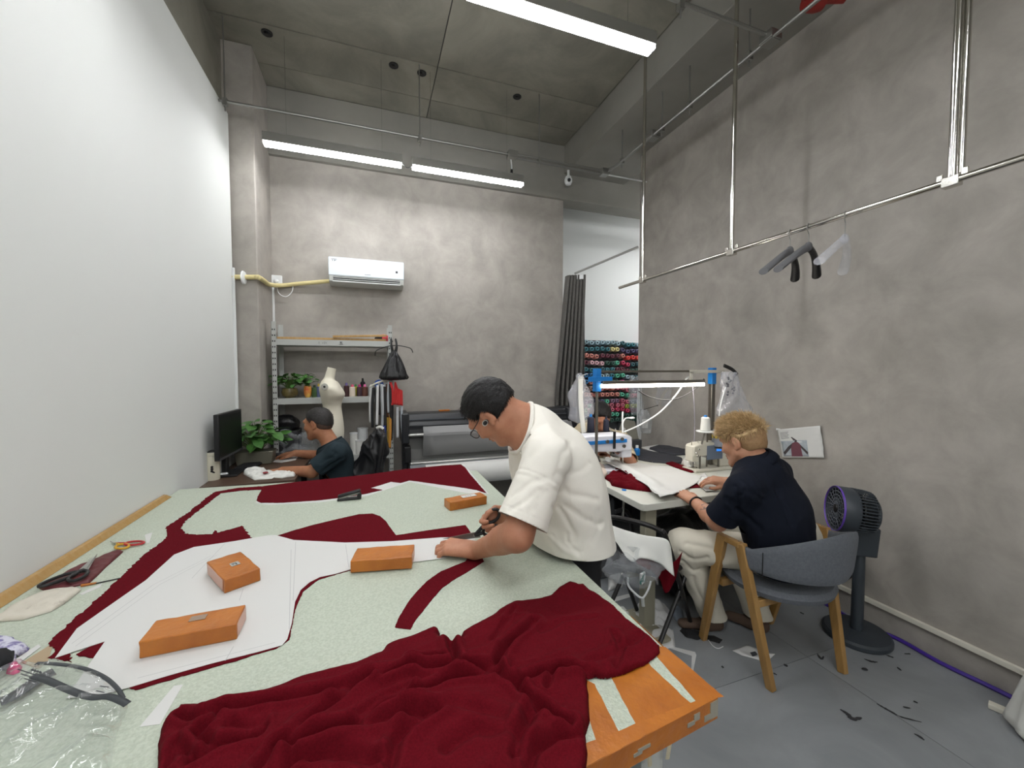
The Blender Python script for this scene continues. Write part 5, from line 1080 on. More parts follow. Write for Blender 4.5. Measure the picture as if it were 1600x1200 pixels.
# the far machine points the other way: mirror it so the needle end is on the right
for ch in list(t.children):
    me = ch.data.copy(); ch.data = me
    for v in me.vertices: v.co.x = -v.co.x
    me.flip_normals(); ch.location.x = -ch.location.x
m = MB(); q = at_y(960, 688, 2.395); m.box(q, (0.02, 0.004, 0.12)); m.build('black_strap', M_black, t)
m = MB()
for px_, py_ in ((949, 690), (972, 686), (975, 697)): m.lathe([(0, -0.004), (0.012, -0.004), (0.013, 0.006), (0, 0.006)], at_y(px_, py_, 2.392), frame((0, -1, 0)), 12)
m.build('dials', M_steel, t, kind='stuff')
# gooseneck lamp of the far machine
a = at_y(973, 676, 2.5); t = thing('gooseneck_lamp', 'small white gooseneck lamp on the far sewing machine', 'lamp', a)
m = MB(); m.tube(spline([a, at_y(972.5, 655, 2.5), at_y(973, 643, 2.5)], 6), 0.006, 8); m.build('stem', M_whitep, t)
m = MB(); m.tube(spline([at_y(974, 672, 2.5), at_y(973, 662, 2.5), at_y(977, 654, 2.5), at_y(984, 653, 2.49)], 6), 0.005, 8); m.ball(at_y(987, 653, 2.49), (0.026, 0.018, 0.008)); m.build('head', M_whitep, t)
# thread stand with the white cone and the grey cone
YS = 2.24; p = at_y(1102, 673, YS); t = thing('thread_stand', 'thread stand of the near sewing machine carrying a white and a grey cone', 'thread stand', (p[0]+0.03, YS, ZM))
m = MB(); m.lathe([(0.0, 0), (0.062, 0.0), (0.064, 0.006), (0, 0.008)], p-np.array([0, 0, 0.008]), n=20); m.build('tray', M_whitep, t)
bb = at_y(1094, 701, YS); m = MB(); m.tube([(bb[0], YS, ZM), bb, p-np.array([0, 0, 0.008])], 0.006, 8); m.cyl((p[0]+0.05, YS+0.03, ZM), (p[0]+0.05, YS+0.03, p[2]-0.01), 0.006, n=8); m.build('pole', M_steel, t)
g = at_y(1123, 697, YS); m = MB(); m.lathe([(0.0, -0.012), (0.05, -0.012), (0.05, -0.006), (0, -0.005)], g, n=18); m.build('tray', M_steel, t); m = MB(); m.cyl((g[0], g[1], ZM), g-np.array([0, 0, 0.012]), 0.007, n=8); m.build('pole', M_steel, t)
def cone_at(p, r, h, body, tip, label, tiph=0.25, band=None):
    t = thing('thread_cone', label, 'thread cone', p)
    m = MB(); m.lathe([(r*0.9, 0.0005), (r, 0.006), (r*0.86, h*0.93), (r*0.55, h)], p, n=20); m.build('thread', body, t)
    m = MB(); m.lathe([(r*0.4, h*0.97), (r*0.3, h*(1+tiph)), (0, h*(1+tiph))], p, n=12); m.build('cone_tip', tip, t)
    if band: m = MB(); m.lathe([(r*0.965, h*0.5), (r*0.955, h*0.66)], p, n=20); m.build('label_band', band, t, solid=0.0008)
cone_at(p, 0.034, 0.1, M_wcloth, M_blue, 'white thread cone with a blue tip on the near thread stand', 0.12)
cone_at(g, 0.05, 0.125, mat('grey_thread', (142, 146, 158), 0.6), M_ltgrey, 'grey thread cone with a yellow band on the near thread stand', 0.1, mat('yellow_band', (214, 186, 60), 0.5, rgb2=(60, 60, 50), nscale=60, ncon=(0.5, 0.54)))
# far machine thread stand and cones
YS2 = 2.62
q1, q2 = at_y(923, 675, YS2), at_y(947, 677, YS2)
t = thing('thread_stand', 'thread tray of the far sewing machine with two dark cones', 'thread stand', ((q1[0]+q2[0])/2, YS2, ZM))
m = MB(); m.bx((q1[0]-0.06, YS2-0.05, q1[2]-0.014), (q2[0]+0.06, YS2+0.05, q1[2]-0.002)); m.build('tray', M_blackm, t, bevel=0.003); m = MB(); m.cyl(((q1[0]+q2[0])/2, YS2, ZM), ((q1[0]+q2[0])/2, YS2, q1[2]-0.01), 0.008, n=8); m.build('pole', M_steel, t)
M_dkth = mat('dark_thread', (40, 42, 58), 0.6)
cone_at((q1[0], YS2, q1[2]), 0.029, 0.115, M_dkth, M_blue, 'dark navy thread cone with a blue tip at the far machine', 0.18); cone_at((q2[0], YS2, q1[2]), 0.024, 0.09, M_dkth, M_dkth, 'plain dark thread cone in front of the far man\'s chin')
q = at_z(948, 717, ZM); cone_at((q[0], q[1], ZM), 0.026, 0.075, M_wcloth, M_whitep, 'white thread cone standing on the sewing table', 0.1)
q = at_z(931, 718, ZM); cone_at((q[0], q[1], ZM), 0.02, 0.07, mat('black_thread', (28, 28, 30), 0.6), mat('red_tip', (180, 40, 40), 0.5), 'small black thread cone by the lamp post', 0.1)
m = MB(); m.lathe([(0.0, 0.001), (0.05, 0.001), (0.055, 0.012), (0.048, 0.012), (0.044, 0.005), (0, 0.005)], at_z(962, 711, ZM), n=20); tag(m.build('dish', M_whitep), 'shallow white dish beside the white thread cone', 'dish')
q = at_y(995.5, 695, 2.8); t = thing('bottle', 'small blue bottle at the far edge of the sewing table', 'bottle', (q[0], 2.8, ZM)); m = MB(); m.lathe([(0.022, 0), (0.024, 0.01), (0.024, 0.06), (0.012, 0.075)], (q[0], 2.8, ZM+0.0005), n=14); m.build('body', M_blue, t); m = MB(); m.lathe([(0.012, 0.073), (0.012, 0.095), (0, 0.096)], (q[0], 2.8, ZM+0.0005), n=12); m.build('cap', M_whitep, t)
# fabrics and papers on the sewing tables
def lay(pts, z0, hh, name, material, label, cat, seed=1, edge=0.02, amp=0.3, res=0.007, sc=14, solid=-0.0008, zp=None):
    def hf(P, de): e_ = np.clip(de/edge, 0, 1); return z0+0.0012+hh*(1+amp*fbm(P, sc, 2, seed))*np.sqrt(1-(1-e_)**2)
    return tag(drape(name, [at_z(x, y, z0+(hh*0.4 if zp is None else zp))[:2] for x, y in pts], hf, material, res=res, solid=solid), label, cat)
M_dark = mat('charcoal_fabric', (46, 47, 54), 0.75, bump=0.1, bscale=60)
lay([(955, 708), (975, 704), (996, 701), (1014, 705), (1029, 708), (1055, 712), (1066, 717), (1067, 724), (1048, 724), (1019, 722), (980, 715)], ZM, 0.012, 'charcoal_cloth', M_dark, 'charcoal cloth spread between the two sewing machines', 'fabric', 2, 0.01)
lay([(1014, 701), (1029, 696), (1050, 699), (1082, 704), (1076, 710), (1057, 711), (1030, 706)], ZM, 0.016, 'charcoal_cloth', M_dark, 'folded charcoal garment piece on white paper near the grey wall', 'fabric', 5, 0.01)
flatp([(1000, 699), (1028, 695), (1040, 697), (1060, 716), (1030, 709)], ZM, 0.0012, 'paper_sheet', M_paper, 'white paper under the folded charcoal piece', 'paper')
def paper_bulge(pts, name, label, f, res=0.008):
    def hf(P, de): return f(P, de)
    return tag(drape(name, [at_z(x, y, ZM+0.03)[:2] for x, y in pts], hf, M_paper, res=res, solid=-0.0008), label, 'paper')
def fpap(P, de):
    a, b = np.array(at_z(938, 721, ZM)[:2]), np.array(at_z(1031, 778, ZM)[:2]); d_ = seg_dist(P, [a, b])
    e2 = seg_dist(P, [np.array(at_z(1031, 778, ZM)[:2]), np.array(at_z(1097, 740, ZM)[:2])])
    return ZM+0.012+0.03*np.exp(-((d_-0.05)/0.06)**2)*np.clip(d_/0.02, 0, 1)**0.5*np.clip(e2/0.08, 0.4, 1)+0.003*fbm(P, 9, 2, 4)+0.012*np.clip(1-d_/0.3, 0, 1)
paper_bulge([(938, 721), (948, 717), (959, 714), (969, 713), (995, 718), (1022, 723), (1045, 724), (1068, 732), (1091, 739), (1097, 740), (1090, 750), (1075, 758), (1057, 773), (1052, 776), (1031, 778), (1010, 762), (992, 747), (966, 736), (944, 726)], 'paper_pattern', 'white paper pattern held by the blond man on the sewing table', fpap)
paper_bulge([(1090, 741), (1101, 734), (1106, 740), (1114, 749), (1120, 757), (1117, 761), (1103, 762), (1095, 756), (1088, 749)], 'paper_sheet', 'small white paper under the blond man\'s far hand', lambda P, de: ZM+0.010+0.008*fbm(P, 18, 2, 3)*np.clip(de/0.02, 0, 1))
lay([(945, 747), (952, 743), (960, 735), (975, 738), (992, 747), (1008, 760), (1018, 768), (1002, 766), (973, 762), (956, 758), (953, 752)], ZM, 0.03, 'burgundy_cloth', M_burg, 'bunched burgundy cloth under the white pattern on the sewing table', 'fabric', 4, 0.03, 0.5, 0.006, 26, zp=0.006)
lay([(1040, 724), (1050, 722), (1065, 727), (1092, 732), (1094, 737), (1080, 738), (1060, 732)], ZM, 0.012, 'burgundy_cloth', M_burg, 'burgundy cloth strip showing behind the white pattern near the machine', 'fabric', 8, 0.012, 0.4)
lay([(1072, 758), (1090, 748), (1100, 762), (1078, 763)], ZM, 0.003, 'burgundy_cloth', M_burg, 'dark burgundy cloth corner between the blond man\'s hands', 'fabric', 9, 0.01)
lay([(1064, 722), (1070, 716), (1084, 708), (1086, 722), (1082, 732), (1072, 730)], ZM, 0.05, 'white_cloth', M_wcloth, 'white folded interlining beside the near sewing machine', 'cloth', 7, 0.05, 0.3)
M_creamc = mat('cream_cloth', (214, 200, 188), 0.85)
lay([(920, 744), (922, 730), (932, 724), (944, 728), (950, 738), (944, 745), (932, 750)], ZM, 0.05, 'cream_cloth', M_creamc, 'cream cloth bundle at the left corner of the sewing table', 'cloth', 3, 0.05, 0.4)
m = MB(); q = at_z(928, 721, ZM); m.lathe([(0.05, 0.001), (0.052, 0.006), (0.05, 0.012), (0.02, 0.012), (0.018, 0.004), (0.02, 0.001), (0.05, 0.001)], q, n=20); tag(m.build('bobbin_dish', mat('steel_dish', (110, 112, 116), 0.3, 0.7)), 'round grey metal dish near the lamp post foot', 'dish')

# hanging film bags
def film_bag(name, rows, Y, material, label, th=0.03, seed=1, parent=None, n=26):
    rings = []
    R_ = []
    for (xa, xb, y) in rows: A, B = at_y(xa, y, Y), at_y(xb, y, Y); R_.append((A, B))
    A_ = spline([r[0] for r in R_], 5); B_ = spline([r[1] for r in R_], 5); nn = len(A_)
    m = MB(); vs = []
    for i in range(nn):
        c = (A_[i]+B_[i])/2; u = (B_[i]-A_[i])/2
        for k in range(n):
            q = 2*math.pi*k/n; w = 1+0.12*math.sin(5*q+i*0.35)+0.06*math.sin(9*q-i*0.5)
            vs.append(c+u*math.cos(q)*w+np.array([0, th*math.sin(q)*(1+0.35*math.sin(7*q+i*0.6)), 0]))
    m.add(vs, [(i*n+k, i*n+(k+1) % n, (i+1)*n+(k+1) % n, (i+1)*n+k) for i in range(nn-1) for k in range(n)]+[tuple(range((nn-1)*n, nn*n))])
    V = np.array(m.v); V = V+0.006*np.stack([fbm(V, 22, 2, seed), fbm(V, 22, 2, seed+3), fbm(V, 22, 2, seed+6)], 1); m.v = [tuple(v) for v in V]
    o = m.build(name, material, parent, smooth=180); return tag(o, label, 'plastic bag') if parent is None else o
YB = 2.17; p = at_y(1140, 578, YB)
t = thing('hook_bag', 'big clear bag of accessories hanging from a black hook beside the lamp frame', 'plastic bag', at_y(1150, 652, YB))
film_bag('bag', [(1134, 1144, 581), (1131, 1148, 592), (1130, 1155, 606), (1128, 1164, 622), (1126, 1171, 634), (1122, 1172, 644), (1128, 1166, 654)], YB, M_film_soft, '', 0.05, 3, t)
m = MB(); m.tube(spline([at_y(1131, 571, YB), at_y(1138, 574, YB), at_y(1145, 578, YB), at_y(1152, 585, YB)], 4), 0.013, 8, flat=(0, 1, 0)); m.build('hook', M_black, t)
m = MB()
for k in range(14): m.ball(at_y(1137+random.uniform(-2, 11), 588+k*2.2, YB-0.03), 0.008, 6, 4)
m.build('small_parts', mat('small_parts_grey', (90, 90, 96), 0.5), t, kind='stuff')
m = MB(); m.tube(spline([at_y(1134, 605, YB-0.05), at_y(1127, 630, YB-0.05), at_y(1124, 650, YB-0.05)], 4), 0.005, 6); m.build('white_cord', M_whitep, t)
YB2 = 2.68
t = thing('hanging_bags', 'clear bags and a white tube hanging at the left end of the lamp frame', 'plastic bag', at_y(908, 650, YB2))
film_bag('bag', [(903, 910, 588), (898, 914, 600), (888, 924, 618), (893, 928, 640), (890, 922, 654), (900, 912, 660)], YB2, M_film_soft, '', 0.04, 7, t)
a, b = at_y(907, 588, YB2-0.05), at_y(912, 676, YB2-0.05); m = MB(); m.tube(spline([a, (a+b)/2+np.array([-0.01, 0, 0]), b], 5), 0.02, 10, flat=(0, 1, 0)); m.build('white_tube', M_wcloth, t)
m = MB(); m.ball(at_y(906, 588, YB2-0.04), (0.03, 0.03, 0.025)); m.build('knot', M_film_soft, t)
m = MB(); m.tube([at_y(906, 588, YB2-0.04), at_y(918, 584, YF)], 0.003, 6); m.build('string', M_whitep, t)
t = thing('plastic_bag', 'clear bag hung in front of the thread rack by the grey wall end', 'plastic bag', at_y(994, 650, 3.5)); film_bag('film', [(988, 992, 588), (986, 998, 605), (984, 1002, 628), (988, 1003, 648)], 3.5, M_film_lp, '', 0.06, 11, t); m = MB(); m.tube([at_y(990, 588, 3.5), (2.73, 3.6, at_y(990, 584, 3.5)[2]+0.04)], 0.003, 6); m.build('string', M_black, t)
t = thing('plastic_bag', 'clear bag of white papers hanging behind the white trunking', 'plastic bag', at_y(1008, 677, 3.3)); film_bag('film', [(1003, 1008, 640), (999, 1016, 650), (1000, 1017, 668), (1004, 1014, 677)], 3.3, M_film_lp, '', 0.04, 13, t); m = MB(); m.tube([at_y(1006, 640, 3.3), (2.722, 3.3, at_y(1006, 634, 3.3)[2])], 0.003, 6); m.build('string', M_black, t); m = MB(); m.box(at_y(1008, 662, 3.3), (0.06, 0.004, 0.09), rotz(-0.3)); m.build('paper', M_paper, t, smooth=0)
# clear pocket taped on the wall
P = [[at_x(1026+(1049-1026)*u+1.5*math.sin(v*7), 592+2*u+(44-3*u)*v, 2.715-0.012*math.sin(u*5+v*4)) for u in np.linspace(0, 1, 10)] for v in np.linspace(0, 1, 12)]
m = MB(); m.sheet(P); tag(m.build('film_pocket', M_film_soft, smooth=180), 'clear film pocket taped on the grey wall behind the work lamp', 'film pocket')
# printed sheet with a garment picture
M_photo = mat('print_grey_blue', (150, 160, 168), 0.6, rgb2=(176, 182, 188), nscale=30)
X_ = 2.7195; t = thing('printed_sheet', 'creased white sheet with a burgundy jacket picture taped on the grey wall', 'poster', at_x(1255, 715, X_))
W0 = [at_x(*q, X_) for q in ((1215.5, 671), (1283, 665), (1289.5, 715.5), (1223.5, 715))]
def wq(u, v, dx=0.0): p = W0[0]*(1-u)*(1-v)+W0[1]*u*(1-v)+W0[2]*u*v+W0[3]*(1-u)*v; cr = 0.003*math.sin(u*6+1)+0.004*math.exp(-((v-0.42)/0.06)**2)+0.006*max(0, u-0.85)/0.15*math.sin(v*9); return np.array([X_-0.004-abs(cr)-dx, p[1], p[2]])
def wsheet(u0, v0, u1, v1, dx, n=10): m = MB(); m.sheet([[wq(u0+(u1-u0)*i/n, v0+(v1-v0)*j/n, dx) for i in range(n+1)] for j in range(n+1)]); return m
wsheet(0, 0, 1, 1, 0, 18).build('paper', M_paper, t, solid=0.0006, smooth=180)
wsheet(0.05, 0.42, 0.66, 0.95, 0.0012).build('picture', M_photo, t, solid=0.0004, smooth=180)
def wpoly(pts, dx, name, material): m = MB(); m.add([wq(u, v, dx) for u, v in pts], [tuple(range(len(pts)))]); m.build(name, material, t, solid=0.0003, smooth=0)
M_pg = mat('print_burgundy', (108, 62, 74), 0.6); M_pd = mat('print_dark', (66, 58, 60), 0.6)
wpoly([(0.38, 0.47), (0.44, 0.47), (0.5, 0.55), (0.52, 0.95), (0.25, 0.95), (0.27, 0.62), (0.32, 0.5)], 0.0022, 'jacket_print', M_pg)
wpoly([(0.32, 0.5), (0.27, 0.66), (0.09, 0.9), (0.06, 0.82), (0.2, 0.62)], 0.0022, 'sleeve_print', M_pd); wpoly([(0.46, 0.5), (0.66, 0.82), (0.64, 0.9), (0.5, 0.66)], 0.0022, 'sleeve_print', M_pd)
wpoly([(0.3, 0.3), (0.33, 0.3), (0.44, 0.42), (0.42, 0.48), (0.38, 0.47)], 0.0026, 'collar_print', M_pd)
m = MB()
for k in range(5):
    a, b = wq(0.06, 0.14+k*0.05, 0.0015), wq(0.26-0.02*(k % 2), 0.12+k*0.05, 0.0015); m.tube([a, b], 0.0012, 4)
m.build('text_lines', M_ink, t, kind='stuff', smooth=0)
m = MB(); m.box(at_x(1216, 671, X_-0.005), (0.002, 0.03, 0.014)); m.build('tape', M_whitep, t, smooth=0)
# grey board beside the thread rack and the dark things under the tables
m = MB(); a = [at_y(*q, 3.15) for q in ((962, 690), (998, 686), (992, 658), (974, 655))]; m.hexa([q+np.array([0, 0.012, 0]) for q in a], a); tag(m.build('grey_board', mat('grey_board', (130, 128, 118), 0.7)), 'grey board standing behind the far sewing table', 'board')
m = MB(); m.bx((a[0][0]+0.02, 3.1, 0), (a[1][0], 3.5, a[0][2]+0.01)); tag(m.build('cardboard_box', mat('dark_grey_box', (58, 60, 64), 0.6), bevel=0.006), 'dark box under the grey board by the wall end', 'box')
blob('black_sack', (1.98, 2.12, 0.25), (0.36, 0.16, 0.28), M_pbag, 'black plastic sack stuffed under the near sewing table', 'sack', 0.22, 7, 3, n=30)
m = MB(); m.bx((1.46, 2.4, 0.001), (1.95, 2.7, 0.3)); tag(m.build('grey_crate', mat('grey_crate', (96, 98, 100), 0.6), bevel=0.01), 'grey crate on the floor under the far sewing table', 'crate')
q = at_y(978, 765, 2.0); t = thing('knee_lever', 'blue-topped steel lever below the edge of the sewing table', 'lever', at_y(973, 825, 2.05)); m = MB(); m.cyl(at_y(975, 772, 2.05), at_y(973, 810, 2.05), 0.008, n=10); m.build('rod', M_chrome, t); m = MB(); m.cyl(at_y(975, 765, 2.05), at_y(975, 772, 2.05), 0.014, n=10); m.build('cap', M_blue, t)
m = MB(); m.tube(spline([at_y(961, 800, 2.06), at_y(975, 797, 2.06), at_y(984, 808, 2.06), at_y(988, 830, 2.06)], 5), 0.014, 8); m.build('hose', M_black, t)

# ------------------------------------------------------------ folding chair with draped cloth
fa, fb = np.array([1.36, 1.575, 0.675]), np.array([1.15, 1.79, 0.70]); F1 = np.array(at_z(1080, 980, 0)); sh = fb-fa; F2 = F1+np.array([sh[0], sh[1], 0])*1.0
t = thing('folding_chair', 'black tubular folding chair hung with white cloth beside the cutting table', 'chair', (1.4, 1.8, 0))
m = MB(); m.tube(spline([F1+np.array([0, 0, 0.012]), fa*0.93+F1*0.07+np.array([0, 0, -0.01]), fa+np.array([-0.03, 0.02, 0.022]), (fa+fb)/2+np.array([-0.02, -0.02, 0.04]), fb+np.array([0.0, -0.02, 0.02]), fb*0.93+F2*0.07, F2+np.array([0, 0, 0.012])], 7), 0.0125, 10); m.build('back_frame', M_blackm, t)
bk1, bk2 = np.array([1.33, 1.62, 0.013]), np.array([1.12, 1.84, 0.013]); s1, s2 = F1*0.5+fa*0.5, F2*0.5+fb*0.5
dirf = nrm(np.append(F1[:2]-bk1[:2], 0))
for b_, s_ in ((bk1, s1), (bk2, s2)): m = MB(); m.tube([b_, s_+dirf*0.12+np.array([0, 0, 0.08])], 0.0115, 10); m.build('leg', M_blackm, t)
m = MB(); m.tube([bk1*0.8+(s1+dirf*0.1)*0.2, bk2*0.8+(s2+dirf*0.1)*0.2], 0.009, 8); m.build('stretcher', M_blackm, t)
cs = (s1+s2)/2+dirf*0.05; zz = 0.42; w_ = nrm(np.append(sh[:2], 0)); R = np.array([dirf, w_, [0, 0, 1]]).T
m = MB(); m.box((cs[0], cs[1], zz), (0.36, 0.3, 0.035), R); m.build('seat', M_black, t, bevel=0.015)
# white cloth over the backrest
def hang(name, topl, botl, material, label, cat, wob=0.012, seed=2, nv=14, nu=22, out=(0, 0, 0), solid=0.0015):
    T_ = spline(topl, max(1, nu//(len(topl)-1))); B2 = spline(botl, max(1, nu//(len(botl)-1))); k = min(len(T_), len(B2)); T_ = [T_[int(i*(len(T_)-1)/(k-1))] for i in range(k)]; B2 = [B2[int(i*(len(B2)-1)/(k-1))] for i in range(k)]
    P = []
    for j in range(nv):
        v = j/(nv-1); row = []
        for i in range(k): row.append(T_[i]*(1-v)+B2[i]*v+np.asarray(out)*math.sin(math.pi*v))
        P.append(row)
    V = np.array(P).reshape(-1, 3); v_ = np.repeat(np.linspace(0, 1, nv), k)
    V = V+(wob*v_*fbm(V*np.array([1, 1, 0.4]), 16, 2, seed))[:, None]*np.array([-0.6, -0.8, 0.1])
    m = MB(); m.sheet(V.reshape(nv, k, 3)); return tag(m.build(name, material, smooth=180, solid=solid), label, cat)
D_ = lambda x, y, d: at_d(x, y, d)
hang('white_cloth', [D_(944, 816, 2.03), D_(970, 826, 2.0), D_(1005, 836, 1.95), D_(1040, 842, 1.90), D_(1048, 855, 1.90)], [D_(955, 838, 1.98), D_(985, 877, 1.92), D_(1002, 873, 1.90), D_(1030, 881, 1.88), D_(1053, 898, 1.88)], M_wcloth, 'white cloth draped over the back of the folding chair', 'cloth', 0.02, 3)
hang('burgundy_cloth', [D_(985, 872, 1.97), D_(1010, 872, 1.95), D_(1048, 880, 1.93), D_(1066, 862, 1.95)], [D_(1005, 884, 1.96), D_(1030, 905, 1.94), D_(1040, 926, 1.93), D_(1056, 905, 1.95)], M_burg, 'burgundy cloth hanging below the white cloth on the folding chair', 'fabric', 0.03, 5)
t = thing('film_bag', 'clear plastic bag hanging open under the folding chair back', 'plastic bag', D_(1000, 935, 1.92))
film = MB(); Pb = []
for i in range(14):
    u = i/13; row = []
    for k in range(26):
        q = 2*math.pi*k/26; c = D_(975+28*u, 862+45*u, 1.93); r1 = (0.02+0.10*math.sin(math.pi*min(1, u*0.75+0.1)))*(1+0.25*math.sin(4*q+u*5))
        row.append(c+RT*r1*math.cos(q)+FW*0.05*math.sin(q)+np.array([0, 0, 0.03*math.sin(q*3+u*4)]))
    row.append(row[0]); Pb.append(row)
film.sheet(Pb); Vf = np.array(film.v); Vf = Vf+0.022*np.stack([fbm(Vf, 17, 3, 61), fbm(Vf, 17, 3, 65), fbm(Vf, 17, 3, 69)], 1); film.v = [tuple(v) for v in Vf]; film.build('film', M_film_lp, t, smooth=180)
m = MB(); m.tube(spline([D_(981, 902, 1.9), D_(982, 915, 1.9), D_(992, 927, 1.9), D_(1004, 934, 1.9), D_(1013, 921, 1.9), D_(1017, 908, 1.9)], 5), 0.005, 6, flat=FW); m.build('handle', M_whitep, t)
m = MB(); m.tube([D_(1004, 934, 1.9), D_(1005, 947, 1.9)], 0.008, 8); m.build('tag', M_ltgrey, t)
m = MB(); m.box(D_(1004, 903, 1.9), (0.035, 0.01, 0.05), rotz(0.4)); m.build('swing_label', mat('teal_label', (60, 120, 110), 0.5, rgb2=(210, 212, 210), nscale=40, ncon=(0.45, 0.5)), t)

# ------------------------------------------------------------ armchair of the blond man
M_oak = mat('oak', (170, 132, 78), 0.4, rgb2=(152, 114, 62), nscale=7, stretch=(5, 5, 0.5))
M_uph = mat('grey_upholstery', (104, 108, 114), 0.85, rgb2=(94, 98, 104), nscale=90, bump=0.15, bscale=220)
CX, CYc = 1.95, 1.45
t = thing('armchair', 'oak armchair with curved grey upholstered back, the blond man sits on it', 'chair', (CX, CYc, 0))
def board(a, b, w0, w1, th, wdir):
    a, b = np.asarray(a, float), np.asarray(b, float); ax = nrm(b-a); w = nrm(np.asarray(wdir, float)-ax*(np.asarray(wdir, float) @ ax)); n_ = np.cross(ax, w)
    m = MB(); m.hexa([a+w*w0/2*sx+n_*th/2*sy for sx, sy in ((-1, -1), (1, -1), (1, 1), (-1, 1))], [b+w*w1/2*sx+n_*th/2*sy for sx, sy in ((-1, -1), (1, -1), (1, 1), (-1, 1))]); return m
for s in (-1, 1):
    rf = (CX-0.214, 1.298, 0) if s < 0 else (2.166, 1.256, 0); ff = (CX-0.24, 1.68, 0) if s < 0 else (CX+0.24, 1.66, 0)
    tr, tf = (CX+s*0.292, 1.412, 0.645), (CX+s*0.295, 1.512, 0.655)
    board(rf, (tr[0], tr[1], 0.66), 0.036, 0.05, 0.03, (0, 1, 0)).build('leg', M_oak, t, bevel=0.004)
    board(ff, (tf[0], tf[1], 0.66), 0.036, 0.05, 0.03, (0, 1, 0)).build('leg', M_oak, t, bevel=0.004)
    m = MB(); m.box((CX+s*0.293, 1.462, 0.649), (0.03, 0.10, 0.028)); m.build('arm_bridge', M_oak, t, bevel=0.004)
m = MB(); m.box((CX, 1.36, 0.385), (0.5, 0.03, 0.035)); m.build('seat_rail', M_oak, t, bevel=0.003); m = MB(); m.box((CX, 1.56, 0.385), (0.5, 0.03, 0.035)); m.build('seat_rail', M_oak, t, bevel=0.003)
# backrest shell
def shell():
    nth, nz = 40, 9; outer, inner = [], []
    for i in range(nth+1):
        u = i/nth; th = math.pi*(1.0+u)*1.0
        sx_, sy_ = math.cos(th), math.sin(th); e = abs(2*u-1)
        zt = 0.772-0.125*min(1, e*1.15)**1.6+0.018*max(0, (e-0.85)/0.15); zb = 0.545-0.012*(1-e)-0.0*e
        ro, co = [], []
        for j in range(nz+1):
            v = j/nz; z = zb+(zt-zb)*v; th_ = 0.018*math.sqrt(max(0.0, 1-(2*v-1)**4))*1.0+0.004
            lean = 0.02*(v-0.5)
            rx, ry = 0.285+0.012*(v-0.5), 0.275+lean
            ro.append((CX+(rx+th_*0.5)*sx_, 1.425+(ry+th_*0.5)*sy_, z)); co.append((CX+(rx-th_*0.5)*sx_, 1.425+(ry-th_*0.5)*sy_, z))
        outer.append(ro); inner.append(co)
    m = MB(); vs = []; n = nz+1
    for i in range(nth+1): vs += outer[i]+inner[i][::-1]
    k = 2*n; fs = [(i*k+j, i*k+(j+1) % k, (i+1)*k+(j+1) % k, (i+1)*k+j) for i in range(nth) for j in range(k)]+[tuple(range(k)), tuple(range((nth+1)*k-1, nth*k-1, -1))]
    return m.add(vs, fs)
bk = shell().build('backrest', M_uph, t, smooth=60)
m = MB(); th = math.pi*1.13
m.tube([(CX+(0.298)*math.cos(th), 1.425+(0.289)*math.sin(th), z) for z in np.linspace(0.548, 0.655, 6)], 0.0022, 6); m.build('seam', M_black, bk)
m = MB(); m.lathe([(0.0, 0.395), (0.2, 0.397), (0.245, 0.415), (0.255, 0.44), (0.24, 0.462), (0.18, 0.472), (0, 0.474)], (CX, CYc, 0), n=36, sx=1.0, sy=0.98); m.build('seat', M_uph, t)

# ------------------------------------------------------------ pedestal fan
M_fan = mat('slate_plastic', (52, 58, 64), 0.45)
fb_ = np.array(at_z(1338, 993, 0)); t = thing('pedestal_fan', 'dark slate pedestal fan with a purple front ring by the grey wall', 'fan', fb_)
m = MB(); m.lathe([(0.158, 0.0), (0.162, 0.006), (0.162, 0.024), (0.15, 0.034), (0.05, 0.042), (0, 0.042)], fb_, rotz(0.3), 36, 1.0, 0.95); m.build('base', M_fan, t)
hd = np.array([fb_[0]+0.0, fb_[1], 0]); dF = 0.943*fb_[1]+0.331*fb_[0]
zn0, zn1 = at_d(1345, 870, dF)[2], at_d(1345, 832, dF)[2]
m = MB(); m.cyl(fb_+np.array([0, 0, 0.04]), (fb_[0], fb_[1], zn0+0.02), 0.029, 0.027, 16); m.build('pole', M_fan, t)
ax = nrm(np.array([-0.80, 0.62, 0.10])); cH = at_d(1330, 798, dF)
cx_ = at_d(1346, 850, dF)
Rn = rotz(0.9); m = MB(); a_ = np.array([fb_[0], fb_[1], zn0]); m.hexa([a_+Rn @ np.array(v) for v in ((-0.05, -0.062, 0), (0.05, -0.062, 0), (0.05, 0.062, 0), (-0.05, 0.062, 0))], [a_+Rn @ np.array(v)+np.array([0, 0, zn1-zn0+0.03]) for v in ((-0.058, -0.07, 0), (0.058, -0.07, 0), (0.058, 0.07, 0), (-0.058, 0.07, 0))]); m.build('neck', M_fan, t, bevel=0.008)
Fx = frame(ax); rF = 0.122
m = MB(); m.lathe([(rF*0.97, 0.075), (rF, 0.068), (rF, 0.012), (rF*0.97, 0.0), (rF*0.9, 0.0), (rF*0.9, 0.07), (rF*0.97, 0.075)], cH, Fx, 40); m.build('front_drum', M_fan, t)
m = MB(); m.lathe([(rF*0.955, 0.073), (rF*0.985, 0.08), (rF*1.0, 0.074), (rF*0.985, 0.07), (rF*0.955, 0.073)], cH, Fx, 40); m.build('front_ring', mat('purple_ring', (100, 66, 170), 0.4), t)
gr = MB()
for k in range(44):
    q = 2*math.pi*k/44; pts = [cH+Fx @ np.array([r*math.cos(q), r*math.sin(q), z]) for r, z in ((rF*0.985, 0.008), (rF*0.975, -0.04), (rF*0.93, -0.075), (rF*0.7, -0.088))]; gr.tube(pts, 0.0034, 5)
gr.build('rear_grille', M_fan, t, kind='stuff')
